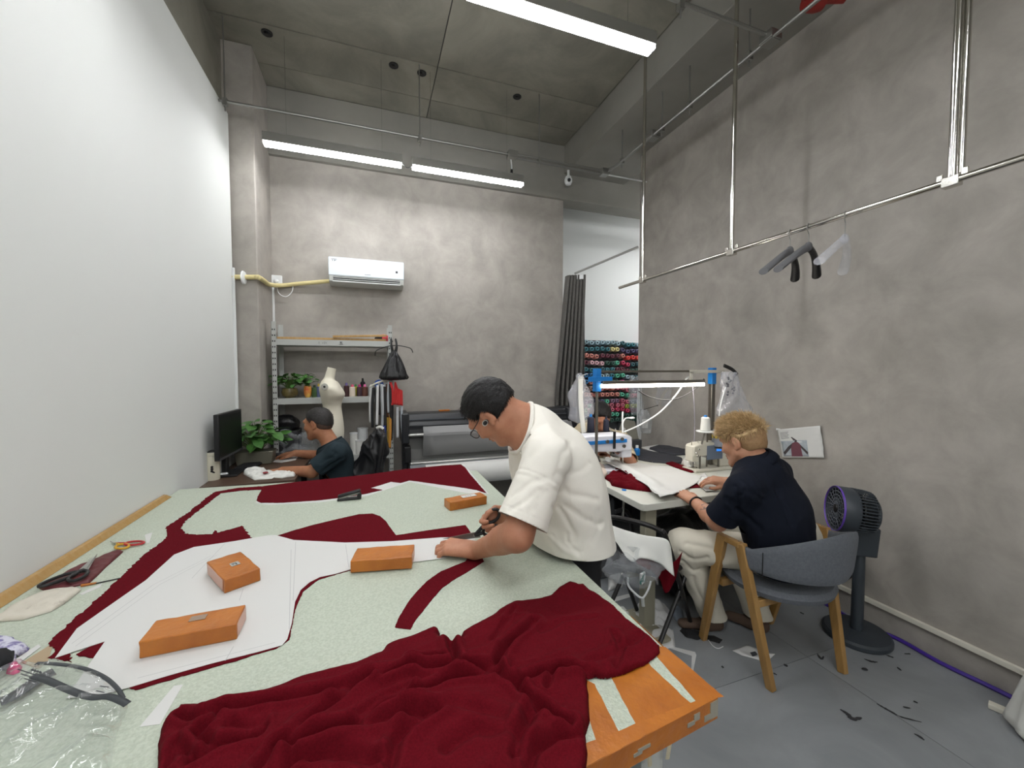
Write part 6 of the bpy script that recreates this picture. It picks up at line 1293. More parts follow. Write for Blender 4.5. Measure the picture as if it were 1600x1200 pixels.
m = MB(); m.lathe([(rF*0.72, -0.09), (rF*0.7, -0.098), (0, -0.1)], cH, Fx, 30); m.lathe([(rF*0.72, -0.08), (rF*0.74, -0.09)], cH, Fx, 30); m.build('rear_cap', M_fan, t)
gr = MB()
for r in (0.035, 0.055, 0.075, 0.095): gr.tube([cH+Fx @ np.array([r*math.cos(q), r*math.sin(q), 0.07]) for q in np.linspace(0, 2*math.pi, 28, endpoint=False)], 0.0024, 5, closed=True)
for k in range(20):
    q = 2*math.pi*k/20; gr.tube([cH+Fx @ np.array([0.02*math.cos(q), 0.02*math.sin(q), 0.07]), cH+Fx @ np.array([0.06*math.cos(q+0.2), 0.06*math.sin(q+0.2), 0.072]), cH+Fx @ np.array([rF*0.96*math.cos(q+0.35), rF*0.96*math.sin(q+0.35), 0.07])], 0.0018, 5)
gr.build('front_grille', mat('grille_grey', (92, 98, 106), 0.4), t, kind='stuff')
m = MB(); m.lathe([(0, 0.078), (0.02, 0.076), (0.026, 0.068), (0.026, -0.02), (0, -0.02)], cH, Fx, 20); m.build('hub', M_black, t)
for k in range(5):
    q0 = 2*math.pi*k/5; P = [[cH+Fx @ np.array([r*math.cos(q0+s*0.55+r*2.2), r*math.sin(q0+s*0.55+r*2.2), 0.02+0.022*s]) for s in np.linspace(-1, 1, 6)] for r in np.linspace(0.022, rF*0.86, 6)]
    m = MB(); m.sheet(P); m.build('blade', M_blackm, t, solid=0.002, smooth=180)
m = MB(); m.lathe([(0, -0.02), (rF*0.9, -0.02), (rF*0.9, -0.014), (0, -0.014)], cH, Fx, 30); m.build('rear_plate', M_black, t)
cable('fan_cord', [np.array([fb_[0]+0.03, fb_[1]+0.02, zn0+0.01]), np.array([fb_[0]+0.055, fb_[1]+0.03, zn0-0.1]), np.array([fb_[0]+0.06, fb_[1]+0.1, 0.25]), np.array([2.69, fb_[1]+0.25, 0.17]), np.array([2.715, fb_[1]+0.32, 0.2])], 0.004, M_black, 'thin black power cord looping behind the fan pole')
hz = 0.011; cable('purple_hose', [np.append(at_z(1210, 905, 0)[:2], hz), np.append(at_z(1278, 940, 0)[:2], hz), np.append(at_z(1305, 955, 0)[:2], hz), np.array([2.655, 1.45, hz]), np.append(at_z(1400, 1000, 0)[:2], hz), np.array([2.69, at_z(1480, 1037, 0)[1], hz]), np.array([2.71, at_z(1582, 1092, 0)[1], hz]), np.array([2.705, 0.5, hz])], 0.0105, mat('purple_hose', (66, 40, 140), 0.35), 'purple hose lying along the foot of the grey wall')

# ------------------------------------------------------------ scraps on the floor
def scrap(pts, material, name, label, hh=0.0, seed=1, cat='scrap', grp='scraps on the floor', z=0.0):
    if hh == 0: m = MB(); m.prism([at_z(x, y, z)[:2] for x, y in pts], z+0.0004, z+0.0014); o = m.build(name, material, smooth=0)
    else:
        def hf(P, de): rd = 1-np.abs(fbm(P, 12, 2, seed)); return z+0.001+hh*np.clip(rd, 0.1, 1)**1.5*np.clip(de/0.012, 0.15, 1)
        o = drape(name, [at_z(x, y, z+hh*0.3)[:2] for x, y in pts], hf, material, res=0.012, solid=0.0008)
    return tag(o, label, cat, grp)
M_scrap = mat('dusty_white_paper', (206, 206, 204), 0.8)
scrap([(985, 955), (1000, 938), (1018, 934), (1040, 944), (1050, 955), (1046, 968), (1030, 972), (1010, 965), (995, 968)], M_scrap, 'paper_scrap', 'crumpled white paper scrap under the folding chair', 0.05, 2)
scrap([(975, 985), (990, 978), (1012, 974), (1030, 978), (1040, 990), (1034, 1000), (1010, 1004), (990, 998)], M_scrap, 'paper_scrap', 'crumpled white paper scrap nearest the cutting table edge', 0.035, 3)
scrap([(1012, 978), (1030, 976), (1052, 984), (1055, 1010), (1040, 1014), (1024, 1004)], M_scrap, 'paper_scrap', 'flat white paper scrap with a dark smudge beside the chair foot', 0.012, 4)
scrap([(955, 962), (970, 948), (985, 956), (984, 975), (966, 978)], M_scrap, 'paper_scrap', 'translucent white scrap between the cutting table and folding chair', 0.04, 7)
scrap([(1000, 960), (1020, 962), (1034, 958), (1040, 975), (1020, 985), (1004, 975)], M_scrap, 'paper_scrap', 'white paper scrap lying on the others under the folding chair', 0.03, 8)
scrap([(1044, 952), (1054, 944), (1066, 952), (1070, 968), (1058, 970)], mat('grey_scrap', (120, 128, 138), 0.8), 'cloth_scrap', 'bluish grey cloth scrap at the foot of the folding chair', 0.03, 5)
scrap([(950, 892), (962, 896), (980, 900), (972, 916), (950, 922)], M_scrap, 'paper_scrap', 'white paper scrap in the shade beside the black trousers', 0.03, 9)
scrap([(955, 935), (990, 926), (992, 931), (958, 941)], M_scrap, 'paper_scrap', 'long thin white paper strip in the shade by the table', 0.0)
for k, pts in enumerate(([(1038, 1010), (1044, 1009), (1086, 1019), (1088, 1024), (1083, 1050), (1080, 1049), (1081, 1025)], )): scrap(pts, M_scrap, 'paper_scrap', 'angular white paper offcut beside the orange table corner', 0.0)
scrap([(1144, 1016), (1168, 1007), (1182, 1013), (1211, 1022), (1196, 1035), (1182, 1030), (1160, 1024)], M_scrap, 'paper_scrap', 'white paper scrap with a grey stamp in front of the rear chair leg', 0.008, 6)
scrap([(1172, 1020), (1180, 1018), (1184, 1023), (1176, 1026)], M_ink, 'print_mark', 'grey round stamp on the white scrap before the chair leg', 0.0, z=0.0095)
scrap([(1062, 985), (1070, 977), (1078, 983), (1095, 987), (1100, 996), (1090, 1000), (1080, 997), (1072, 996)], M_blackc, 'cloth_scrap', 'black cloth scrap left of the armchair front leg', 0.014, 3)
scrap([(1104, 992), (1116, 993), (1129, 999), (1124, 1005), (1106, 1000)], M_blackc, 'cloth_scrap', 'black cloth scrap right of the armchair front leg', 0.01, 4)
cable('white_thread', [np.append(at_z(1107, 1001, 0)[:2], .003), np.append(at_z(1114, 1010, 0)[:2], .003), np.append(at_z(1122, 1014, 0)[:2], .003), np.append(at_z(1130, 1011, 0)[:2], .003)], 0.002, M_whitep, 'curl of white thread by the black scraps')
M_lint = mat('dark_lint', (44, 44, 46), 0.9)
def lint(pts, w, label, k=1):
    P = spline([np.append(at_z(x, y, 0)[:2], 0.002) for x, y in pts], 5); n = len(P); r = [w*(0.25+0.75*abs(math.sin(math.pi*(i+0.3)/(n))))*(0.6+0.5*random.random()) for i in range(n)]
    m = MB(); m.tube(P, r, 6, flat=(0, 0, 1)); V = np.array(m.v); V[:, 2] = np.maximum(V[:, 2], 0.0005); m.v = [tuple(v) for v in V]
    return tag(m.build('lint_scrap', M_lint), label, 'scrap', 'dark lint on the floor')
lint([(1313, 1109), (1324, 1116), (1332, 1124), (1346, 1122)], 0.011, 'dark curled lint scrap on the open floor before the armchair')
lint([(1370, 1100), (1384, 1108), (1402, 1118)], 0.007, 'dark lint scrap along the floor joint'); lint([(1402, 1118), (1412, 1122), (1440, 1129)], 0.005, 'thin dark lint scrap at the end of the floor joint')
lint([(1428, 1147), (1436, 1151), (1444, 1157)], 0.008, 'dark lint scrap nearest the bottom of the photo'); lint([(1427, 1096), (1434, 1099)], 0.008, 'small dark lint scrap between joint and hose, upper')
lint([(1411, 1105), (1422, 1107)], 0.006, 'small dark lint scrap between joint and hose, lower'); lint([(1350, 1030), (1361, 1034), (1371, 1035)], 0.008, 'dark lint scrap just in front of the fan base')
lint([(1384, 1024), (1396, 1028)], 0.007, 'dark lint scrap at the side of the fan base'); lint([(1349, 1044), (1353, 1048)], 0.016, 'round dark lint scrap in front of the fan base')
lint([(1413, 1022), (1422, 1022)], 0.006, 'tiny dark lint scrap between fan and hose'); lint([(1277, 1022), (1283, 1030), (1287, 1026)], 0.008, 'dark star-shaped lint scrap between the armchair legs')
lint([(1225, 1038), (1230, 1042)], 0.009, 'small black lint scrap behind the rear armchair leg'); lint([(1402, 1043), (1408, 1048)], 0.006, 'small dark lint scrap beside the hose'); lint([(1208, 1052), (1214, 1055)], 0.006, 'faint lint scrap near the floor joint by the chair leg')
lint([(1250, 957), (1256, 960)], 0.007, 'dark lint scrap under the armchair seat'); lint([(1128, 1041), (1130, 1044)], 0.006, 'tiny dark lint speck left of the armchair')
# white cloth and strip at the right edge
p = at_d(1640, 1118, 1.60); zz = 0.0; t = thing('white_cloth', 'white cloth bundle standing at the right edge of the photo', 'cloth', (p[0], p[1], 0))
m = MB(); rings = []
for i in range(12):
    u = i/11; z = 0.002+0.27*u; r = 0.115*(1-0.5*u)*(0.75 if i == 0 else 1); c = np.array([p[0]+0.02*u, p[1], z]); rings.append([c+np.array([r*math.cos(q)*(1+0.08*math.sin(5*q)), r*math.sin(q)*(1+0.1*math.sin(7*q+u*3)), 0]) for q in np.linspace(0, 2*math.pi, 36, endpoint=False)])
m.add([q for r in rings for q in r], [(i*36+k, i*36+(k+1) % 36, (i+1)*36+(k+1) % 36, (i+1)*36+k) for i in range(11) for k in range(36)]+[tuple(range(396, 432)), tuple(range(35, -1, -1))]); m.build('cloth', M_wcloth, t, smooth=80)
m = MB(); a, b = at_z(1544, 1104, 0), at_z(1590, 1124, 0); d = nrm(b-a); m.box((a+b)/2+np.array([0, 0, 0.012]), (np.linalg.norm(b-a), 0.035, 0.022), rotz(math.atan2(d[1], d[0]))); tag(m.build('white_strip', M_offwhite, bevel=0.003), 'short off-white plastic strip on the floor by the white cloth bundle', 'strip')
# black jacket on the office chair behind the seated man
# ------------------------------------------------------------ people: smooth bodies from blended rounded limbs, meshed as one surface
class Field:
    def __init__(s, lo, hi, h):
        s.lo = np.asarray(lo, float); s.h = h; s.n = np.ceil((np.asarray(hi, float)-s.lo)/h).astype(int)+1
        s.d = np.full(s.n, 0.3, np.float32); s.ax = [(s.lo[i]+h*np.arange(s.n[i])).astype(np.float32) for i in range(3)]
    def _sub(s, lo, hi, pad):
        a = np.clip(np.floor((np.asarray(lo)-pad-s.lo)/s.h).astype(int), 0, s.n); b = np.clip(np.ceil((np.asarray(hi)+pad-s.lo)/s.h).astype(int)+1, 0, s.n)
        sl = tuple(slice(a[i], b[i]) for i in range(3))
        if np.any(b <= a): return None, None
        X, Y, Z = np.meshgrid(s.ax[0][sl[0]], s.ax[1][sl[1]], s.ax[2][sl[2]], indexing='ij'); return sl, (X, Y, Z)
    def _mix(s, sl, d, k, sub=False):
        o = s.d[sl]
        if sub: d = -d; hh = np.clip(0.5-0.5*(o-d)/max(k, 1e-6), 0, 1); s.d[sl] = o*(1-hh)+d*hh+k*hh*(1-hh)
        else: hh = np.clip(0.5+0.5*(o-d)/max(k, 1e-6), 0, 1); s.d[sl] = o*(1-hh)+d*hh-k*hh*(1-hh)
    def cone(s, a, b, ra, rb, k=0.02, flat=None, ff=1.0, sub=False):
        a = np.asarray(a, float); b = np.asarray(b, float); R = max(ra, rb)
        sl, P = s._sub(np.minimum(a, b)-R, np.maximum(a, b)+R, k*1.2+s.h*3)
        if sl is None: return
        X, Y, Z = P[0]-a[0], P[1]-a[1], P[2]-a[2]; ab = b-a
        if flat is not None:
            n = nrm(flat); q = (X*n[0]+Y*n[1]+Z*n[2])*(1/ff-1); X, Y, Z = X+q*n[0], Y+q*n[1], Z+q*n[2]; ab = ab+n*(ab @ n)*(1/ff-1)
        t = np.clip((X*ab[0]+Y*ab[1]+Z*ab[2])/max(ab @ ab, 1e-9), 0, 1)
        d = np.sqrt((X-t*ab[0])**2+(Y-t*ab[1])**2+(Z-t*ab[2])**2)-(ra+(rb-ra)*t)
        s._mix(sl, d.astype(np.float32), k, sub)
    def ell(s, c, r, R=None, k=0.02, sub=False):
        c = np.asarray(c, float); r = np.asarray(r, float); m = max(r)
        sl, P = s._sub(c-m, c+m, k*1.2+s.h*3)
        if sl is None: return
        X, Y, Z = P[0]-c[0], P[1]-c[1], P[2]-c[2]
        if R is not None: X, Y, Z = X*R[0, 0]+Y*R[1, 0]+Z*R[2, 0], X*R[0, 1]+Y*R[1, 1]+Z*R[2, 1], X*R[0, 2]+Y*R[1, 2]+Z*R[2, 2]
        k0 = np.sqrt((X/r[0])**2+(Y/r[1])**2+(Z/r[2])**2); k1 = np.sqrt((X/r[0]**2)**2+(Y/r[1]**2)**2+(Z/r[2]**2)**2)
        d = k0*(k0-1)/np.maximum(k1, 1e-6); s._mix(sl, d.astype(np.float32), k, sub)
    def half(s, p, n, k=0.004):
        """keep only the side of the plane away from n"""
        X, Y, Z = np.meshgrid(s.ax[0], s.ax[1], s.ax[2], indexing='ij'); d = (X-p[0])*n[0]+(Y-p[1])*n[1]+(Z-p[2])*n[2]; s.d = np.maximum(s.d, d.astype(np.float32))
    def mesh(s):
        d = s.d; ins = (d < 0); cnt = np.zeros(s.n-1, np.uint8); offs = [(x, y, z) for x in (0, 1) for y in (0, 1) for z in (0, 1)]
        sh = lambda A, o: A[o[0]:A.shape[0]-1+o[0], o[1]:A.shape[1]-1+o[1], o[2]:A.shape[2]-1+o[2]]
        for o in offs: cnt += sh(ins, o)
        mk = (cnt > 0) & (cnt < 8); I = np.argwhere(mk); idx = np.full(s.n-1, -1, np.int32); idx[mk] = np.arange(len(I))
        vals = {o: d[I[:, 0]+o[0], I[:, 1]+o[1], I[:, 2]+o[2]] for o in offs}
        acc = np.zeros((len(I), 3)); num = np.zeros(len(I))
        for o in offs:
            for ax in range(3):
                if o[ax]: continue
                p = list(o); p[ax] = 1; p = tuple(p); va, vb = vals[o], vals[p]; m = (va < 0) != (vb < 0)
                t = va[m]/(va[m]-vb[m]); q = np.tile(np.array(o, float), (m.sum(), 1)); q[:, ax] += t; acc[m] += q; num[m] += 1
        V = s.lo+s.h*(I+acc/num[:, None]); Fs = []
        for ax in range(3):
            u, v = (ax+1) % 3, (ax+2) % 3; a = [slice(None)]*3; b = [slice(None)]*3; a[ax] = slice(0, -1); b[ax] = slice(1, None)
            i0, i1 = ins[tuple(a)], ins[tuple(b)]; E_ = np.argwhere(i0 != i1); st = i0[tuple(E_.T)]
            ok = (E_[:, u] > 0) & (E_[:, v] > 0) & (E_[:, u] < s.n[u]-1) & (E_[:, v] < s.n[v]-1); E_ = E_[ok]; st = st[ok]; q = []
            for du, dv in ((-1, -1), (0, -1), (0, 0), (-1, 0)):
                C_ = E_.copy(); C_[:, u] += du; C_[:, v] += dv; q.append(idx[tuple(C_.T)])
            q = np.stack(q, 1); q[~st] = q[~st][:, ::-1]; Fs.append(q)
        return V, np.concatenate(Fs)
def vnormals(V, F):
    a, b, c, d = V[F[:, 0]], V[F[:, 1]], V[F[:, 2]], V[F[:, 3]]; n = np.cross(c-a, d-b); N = np.zeros_like(V)
    for i in range(4): np.add.at(N, F[:, i], n)
    return N/np.maximum(np.linalg.norm(N, axis=1), 1e-12)[:, None]
def surf(V, q):
    """the point of a surface seen at a pixel of the photograph"""
    d = nrm(ray(*q)); P = V-np.array([0, 0, CH]); t = P @ d; e = np.linalg.norm(P-t[:, None]*d, axis=1)/t; i = np.nonzero(e < max(0.006, e.min()*1.3))[0]; return V[i[np.argmin(t[i])]]
def pfolds(V, folds): return [([surf(V, q) for q in spline([np.array(p_, float) for p_ in L], 3)], a, w) for L, a, w in folds]
def wrinkle(V, F, folds=(), noise=(), mask=None, rings=()):
    N = vnormals(V, F); w = np.zeros(len(V))
    for a, d, t0, amp, wd in rings:
        t = (V-a) @ d; rad = np.linalg.norm((V-a)-t[:, None]*d, axis=1); w += amp*np.exp(-((t-t0)/wd)**2)*(rad < 0.125)
    for line, a, wd in folds:
        q = V+0.006*np.stack([vnoise(V, 25, 1), vnoise(V, 25, 2), vnoise(V, 25, 3)], 1)
        dd = seg_dist(q, [np.asarray(p, float) for p in line]); w += a*np.exp(-(dd/wd)**2)
    for sc, amp, st, seed in noise: 
        Q = V*np.asarray(st); r = 1-np.abs(fbm(Q+0.03*np.stack([vnoise(V, 9, 7), vnoise(V, 9, 8), vnoise(V, 9, 9)], 1), sc, 2, seed)); w += amp*(np.clip(r, 0, 1)**2-0.4)
    if mask is not None: w *= mask
    return V+N*w[:, None]
def skin_mat(name, c, c2): return mat(name, c, 0.5, rgb2=c2, nscale=24, ncon=(0.3, 0.7), sss=0.12, bump=0.06, bscale=160, spec=0.35)
def head(F, c, f, up, s=1.0):
    f = nrm(f); l = nrm(np.cross(up, f)); u = np.cross(f, l); R = np.array([f, l, u]).T; c = np.asarray(c, float)
    W = lambda x, y, z: c+R @ (np.array([x, y, z])*s); r = lambda *a: np.array(a)*s
    F.ell(W(-0.012, 0, 0.03), r(0.096, 0.075, 0.084), R, 0.01)
    F.ell(W(0.022, 0, -0.03), r(0.072, 0.06, 0.085), R, 0.03*s)
    for y in (-1, 1):
        F.cone(W(0.0, y*0.05, -0.055), W(0.06, y*0.018, -0.1), 0.024*s, 0.02*s, 0.025*s); F.ell(W(0.055, y*0.038, -0.025), r(0.032, 0.026, 0.028), R, 0.02*s)
    F.ell(W(0.07, 0, -0.102), r(0.022, 0.024, 0.018), R, 0.02*s)
    F.cone(W(0.082, 0.035, 0.022), W(0.082, -0.035, 0.022), 0.014*s, 0.014*s, 0.015*s)
    for y in (-1, 1): F.ell(W(0.096, y*0.031, 0.0), r(0.014, 0.017, 0.011), R, 0.012*s, sub=True)
    F.cone(W(0.088, 0, 0.008), W(0.106, 0, -0.032), 0.0085*s, 0.0125*s, 0.012*s)
    for y in (-1, 1): F.ell(W(0.096, y*0.0125, -0.036), r(0.012, 0.0085, 0.008), R, 0.006*s)
    F.ell(W(0.089, 0, -0.060), r(0.011, 0.023, 0.0065), R, 0.006*s); F.ell(W(0.087, 0, -0.073), r(0.011, 0.019, 0.0075), R, 0.006*s)
    F.ell(W(0.096, 0, -0.0665), r(0.006, 0.02, 0.0018), R, 0.003*s, sub=True)
    for y in (-1, 1):
        Re = R @ np.array([[0.94, 0, 0.34], [0, 1, 0], [-0.34, 0, 0.94]])
        F.ell(W(-0.010, y*0.077, -0.004), r(0.019, 0.009, 0.033), Re, 0.006*s); F.ell(W(-0.006, y*0.0875, 0.001), r(0.0105, 0.0065, 0.02), Re, 0.004*s, sub=True); F.ell(W(-0.004, y*0.079, -0.031), r(0.009, 0.006, 0.01), R, 0.005*s)
    return W, R, s
def hand(F, w, x, y, z, curls, thumb, s=1.0, spread=0.0):
    x, y, z = nrm(x), nrm(y), nrm(z); w = np.asarray(w, float); P = lambda a, b, c: w+s*(x*a+y*b+z*c)
    ky = (0.031, 0.0105, -0.010, -0.029); ln = (0.072, 0.08, 0.074, 0.058); kx = (0.092, 0.096, 0.091, 0.082)
    tips = []
    for i in range(4):
        F.cone(P(0.0, ky[i]*0.6, 0), P(kx[i], ky[i], 0.002), 0.0155*s, 0.0118*s, 0.016*s)
    F.ell(P(0.05, 0.018, -0.008), np.array([0.035, 0.022, 0.013])*s, np.array([x, y, z]).T, 0.014*s)
    for i in range(4):
        p = P(kx[i], ky[i], 0.0); a = 0.0; r0 = 0.0098 if i < 3 else 0.0086
        for j, fr in enumerate((0.46, 0.30, 0.24)):
            a += curls[i][j] if hasattr(curls[0], '__len__') else curls[j]
            sp = spread*(1.5-i)
            d = nrm(x*math.cos(a)*math.cos(sp)+y*math.sin(sp)-z*math.sin(a)); q = p+d*ln[i]*fr*s
            F.cone(p, q, (r0-0.0006*j)*s, (r0-0.0006*(j+1))*s, 0.005*s if j == 0 else 0.003*s); p = q
        tips.append((p, d))
    T_ = [P(*t) for t in thumb]
    F.cone(T_[0], T_[1], 0.0165*s, 0.0135*s, 0.014*s); F.cone(T_[1], T_[2], 0.0118*s, 0.0105*s, 0.004*s); F.cone(T_[2], T_[3], 0.0105*s, 0.008*s, 0.003*s); tips.append((T_[3], nrm(T_[3]-T_[2])))
    return tips
def hair_shell(c, R, s, h, grow, planes, extra=(), name='hair', material=None, parent=None, nz=0.004, nsc=60, cuts=()):
    W = lambda x, y, z: c+R @ (np.array([x, y, z])*s)
    F = Field(c-0.17*s, c+0.17*s, h)
    F.ell(W(-0.012, 0, 0.03), (np.array((0.096, 0.075, 0.084))+grow)*s, R, 0.01); F.ell(W(-0.048, 0, -0.012), (np.array((0.058, 0.064, 0.062))+grow*0.6)*s, R, 0.02)
    for e in extra: F.ell(W(*e[0]), np.array(e[1])*s, R, e[2])
    for p, n in planes: n = R @ nrm(n); F.half(W(*p), n)
    for (p, r_) in cuts: F.ell(W(*p), np.array(r_)*s, R, 0.004, sub=True)
    V, Q = F.mesh(); N = vnormals(V, Q); L = (V-c) @ R/s
    V2 = V+N*(nz*fbm((V-c) @ R*np.array([0.35, 1, 1]), nsc, 2, 3))[:, None]
    o = link_mesh(name, V2, Q, material, parent, smooth=180)
    return o, V2, N, L
def strands(V, N, n, dirf, L, r, material, parent, name='hair_strands', seed=1, seg=3, pick=None):
    rg = np.random.default_rng(seed); I = np.arange(len(V)) if pick is None else np.nonzero(pick)[0]; I = rg.choice(I, min(n, len(I)*3)); vs, fs = [], []
    for i in I:
        p = V[i]; d = nrm(dirf(V[i], N[i])+0.35*rg.normal(size=3)*np.array([1, 1, 1])*0.6); l = L*rg.uniform(0.55, 1.2); a = frame(d)[:, 0]; b = np.cross(d, a); base = len(vs); q = p-N[i]*0.003; bend = rg.normal(size=3)*0.25-np.array([0, 0, 0.25])
        for j in range(seg+1):
            u = j/seg; rr = r*(1-u)**0.7
            for k in range(3): t = 2.094*k; vs.append(q+rr*(a*math.cos(t)+b*math.sin(t)))
            q = q+nrm(d+bend*u)*l/seg
        for j in range(seg):
            for k in range(3): fs.append((base+j*3+k, base+j*3+(k+1) % 3, base+(j+1)*3+(k+1) % 3, base+(j+1)*3+k))
    o = link_mesh(name, np.array(vs), np.array(fs), material, parent, smooth=180, kind='stuff'); return o
def garment(name, V, F, material, parent, cuts=(), solid=0.003, label=None):
    """open cloth: cut away by planes, each limited to a region"""
    me = bpy.data.meshes.new(name); me.from_pydata(V.tolist(), [], F.tolist()); bm = bmesh.new(); bm.from_mesh(me)
    for p, n, reg in cuts:
        p = np.asarray(p, float); n = nrm(n)
        fs = [f for f in bm.faces if reg(np.array(f.calc_center_median()))]
        geom = list({v for f in fs for v in f.verts})+list({e for f in fs for e in f.edges})+fs
        bmesh.ops.bisect_plane(bm, geom=geom, plane_co=Vector(p), plane_no=Vector(n), clear_outer=True)
        loose = [v for v in bm.verts if not v.link_faces]; bmesh.ops.delete(bm, geom=loose, context='VERTS')
    V2 = np.array([v.co[:] for v in bm.verts]); bm.verts.index_update(); F2 = [[v.index for v in f.verts] for f in bm.faces]; bm.free(); bpy.data.meshes.remove(me)
    return link_mesh(name, V2, F2, material, parent, smooth=180, solid=-solid, label=label)
def rib_from(o, c, nd, rad, r, name, material):
    """a rib tube along the cut neckline of a garment"""
    bm = bmesh.new(); bm.from_mesh(o.data); off = wloc(o); P = {v for e in bm.edges if len(e.link_faces) == 1 for v in e.verts}; P = np.array([v.co[:] for v in P])+off; bm.free()
    P = P[np.linalg.norm(P-c, axis=1) < rad]
    if len(P) < 12: return None
    fr = frame(nd, (0, 1, 0)); L = (P-c) @ fr; a = np.arctan2(L[:, 1], L[:, 0]); rr = np.hypot(L[:, 0], L[:, 1]); n = 24; pts = []
    A = np.linspace(-math.pi, math.pi, n, endpoint=False)
    for t in A:
        w = np.exp(-(np.angle(np.exp(1j*(a-t)))/0.22)**2)+1e-9; q = (w @ rr)/w.sum(); h = (w @ L[:, 2])/w.sum(); pts.append(c+fr @ np.array([q*math.cos(t), q*math.sin(t), h]))
    m = MB(); m.tube(spline(pts, 3, True), r, 8, closed=True); return m.build(name, material, o)
def eyes(W, R, s, parent, iris=(40, 28, 22), closed=0.0):
    for y in (-1, 1):
        m = MB(); m.ball(W(0.0765, y*0.031, 0.0), 0.0122*s, 12, 8); e_ = m.build('eye', mat('eye_white', (214, 208, 200), 0.25), parent, smooth=180, weld=True)
        m = MB(); m.ball(W(0.0835, y*0.031, -0.001), np.array([0.006]*3)*s, 10, 6); m.build('iris', mat('iris_dark', iris, 0.2), e_, smooth=180, weld=True)
def brows(W, s, material, parent):
    for y in (-1, 1):
        m = MB(); m.tube(spline([W(0.092, y*0.014, 0.0215), W(0.0925, y*0.03, 0.027), W(0.083, y*0.047, 0.0235)], 4), [0.0026*s*(1-0.05*i) for i in range(9)], 6); m.build('eyebrow', material, parent)
M_hairb = mat('black_hair', (14, 13, 13), 0.5, rgb2=(26, 24, 24), nscale=80, stretch=(1, 1, 1), bump=0.4, bscale=220, spec=0.3)
M_hairb2 = mat('black_hair_thin', (30, 28, 27), 0.55, rgb2=(48, 44, 42), nscale=60, bump=0.35, bscale=220)
def tube_ring(pts, r, name, material, parent, closed=True, n=8): m = MB(); m.tube(spline(pts, 6, closed), r, n, closed=closed); return m.build(name, material, parent)
def shoe(name, heel, toe, material, parent, w=0.042, hgt=0.07, label=None):
    heel, toe = np.asarray(heel, float), np.asarray(toe, float); d = nrm(toe-heel); L = np.linalg.norm(toe-heel); F = Field(np.minimum(heel, toe)-0.08, np.maximum(heel, toe)+np.array([0.08, 0.08, 0.14]), 0.006); up = np.array([0, 0, 1.0]); z0 = heel[2]
    F.cone(heel+d*0.04+up*0.035, heel+d*0.10+up*0.035, w*0.9, w*0.85, 0.03); F.cone(heel+d*0.10+up*0.03, toe-d*0.05+up*0.026, w*0.95, w*0.8, 0.03, up, 0.75); F.cone(heel+d*0.05+up*hgt, heel+d*0.07+up*0.05, w*0.8, w*0.85, 0.02)
    F.half((0, 0, z0+0.004), (0, 0, -1)); F.half((0, 0, z0+hgt), (0, 0, 1)); V, Q = F.mesh(); return link_mesh(name, V, Q, material, parent, smooth=60, label=label)
def nails(tips, s, parent, material, z):
    for p, d in tips:
        b = nrm(np.asarray(z)-d*(d @ np.asarray(z))); m = MB(); m.ball(p+b*0.0052*s-d*0.001, np.array([0.0055, 0.0042, 0.0018])*s, 8, 5, np.array([d, np.cross(b, d), b]).T); m.build('fingernail', material, parent, smooth=180, weld=True)

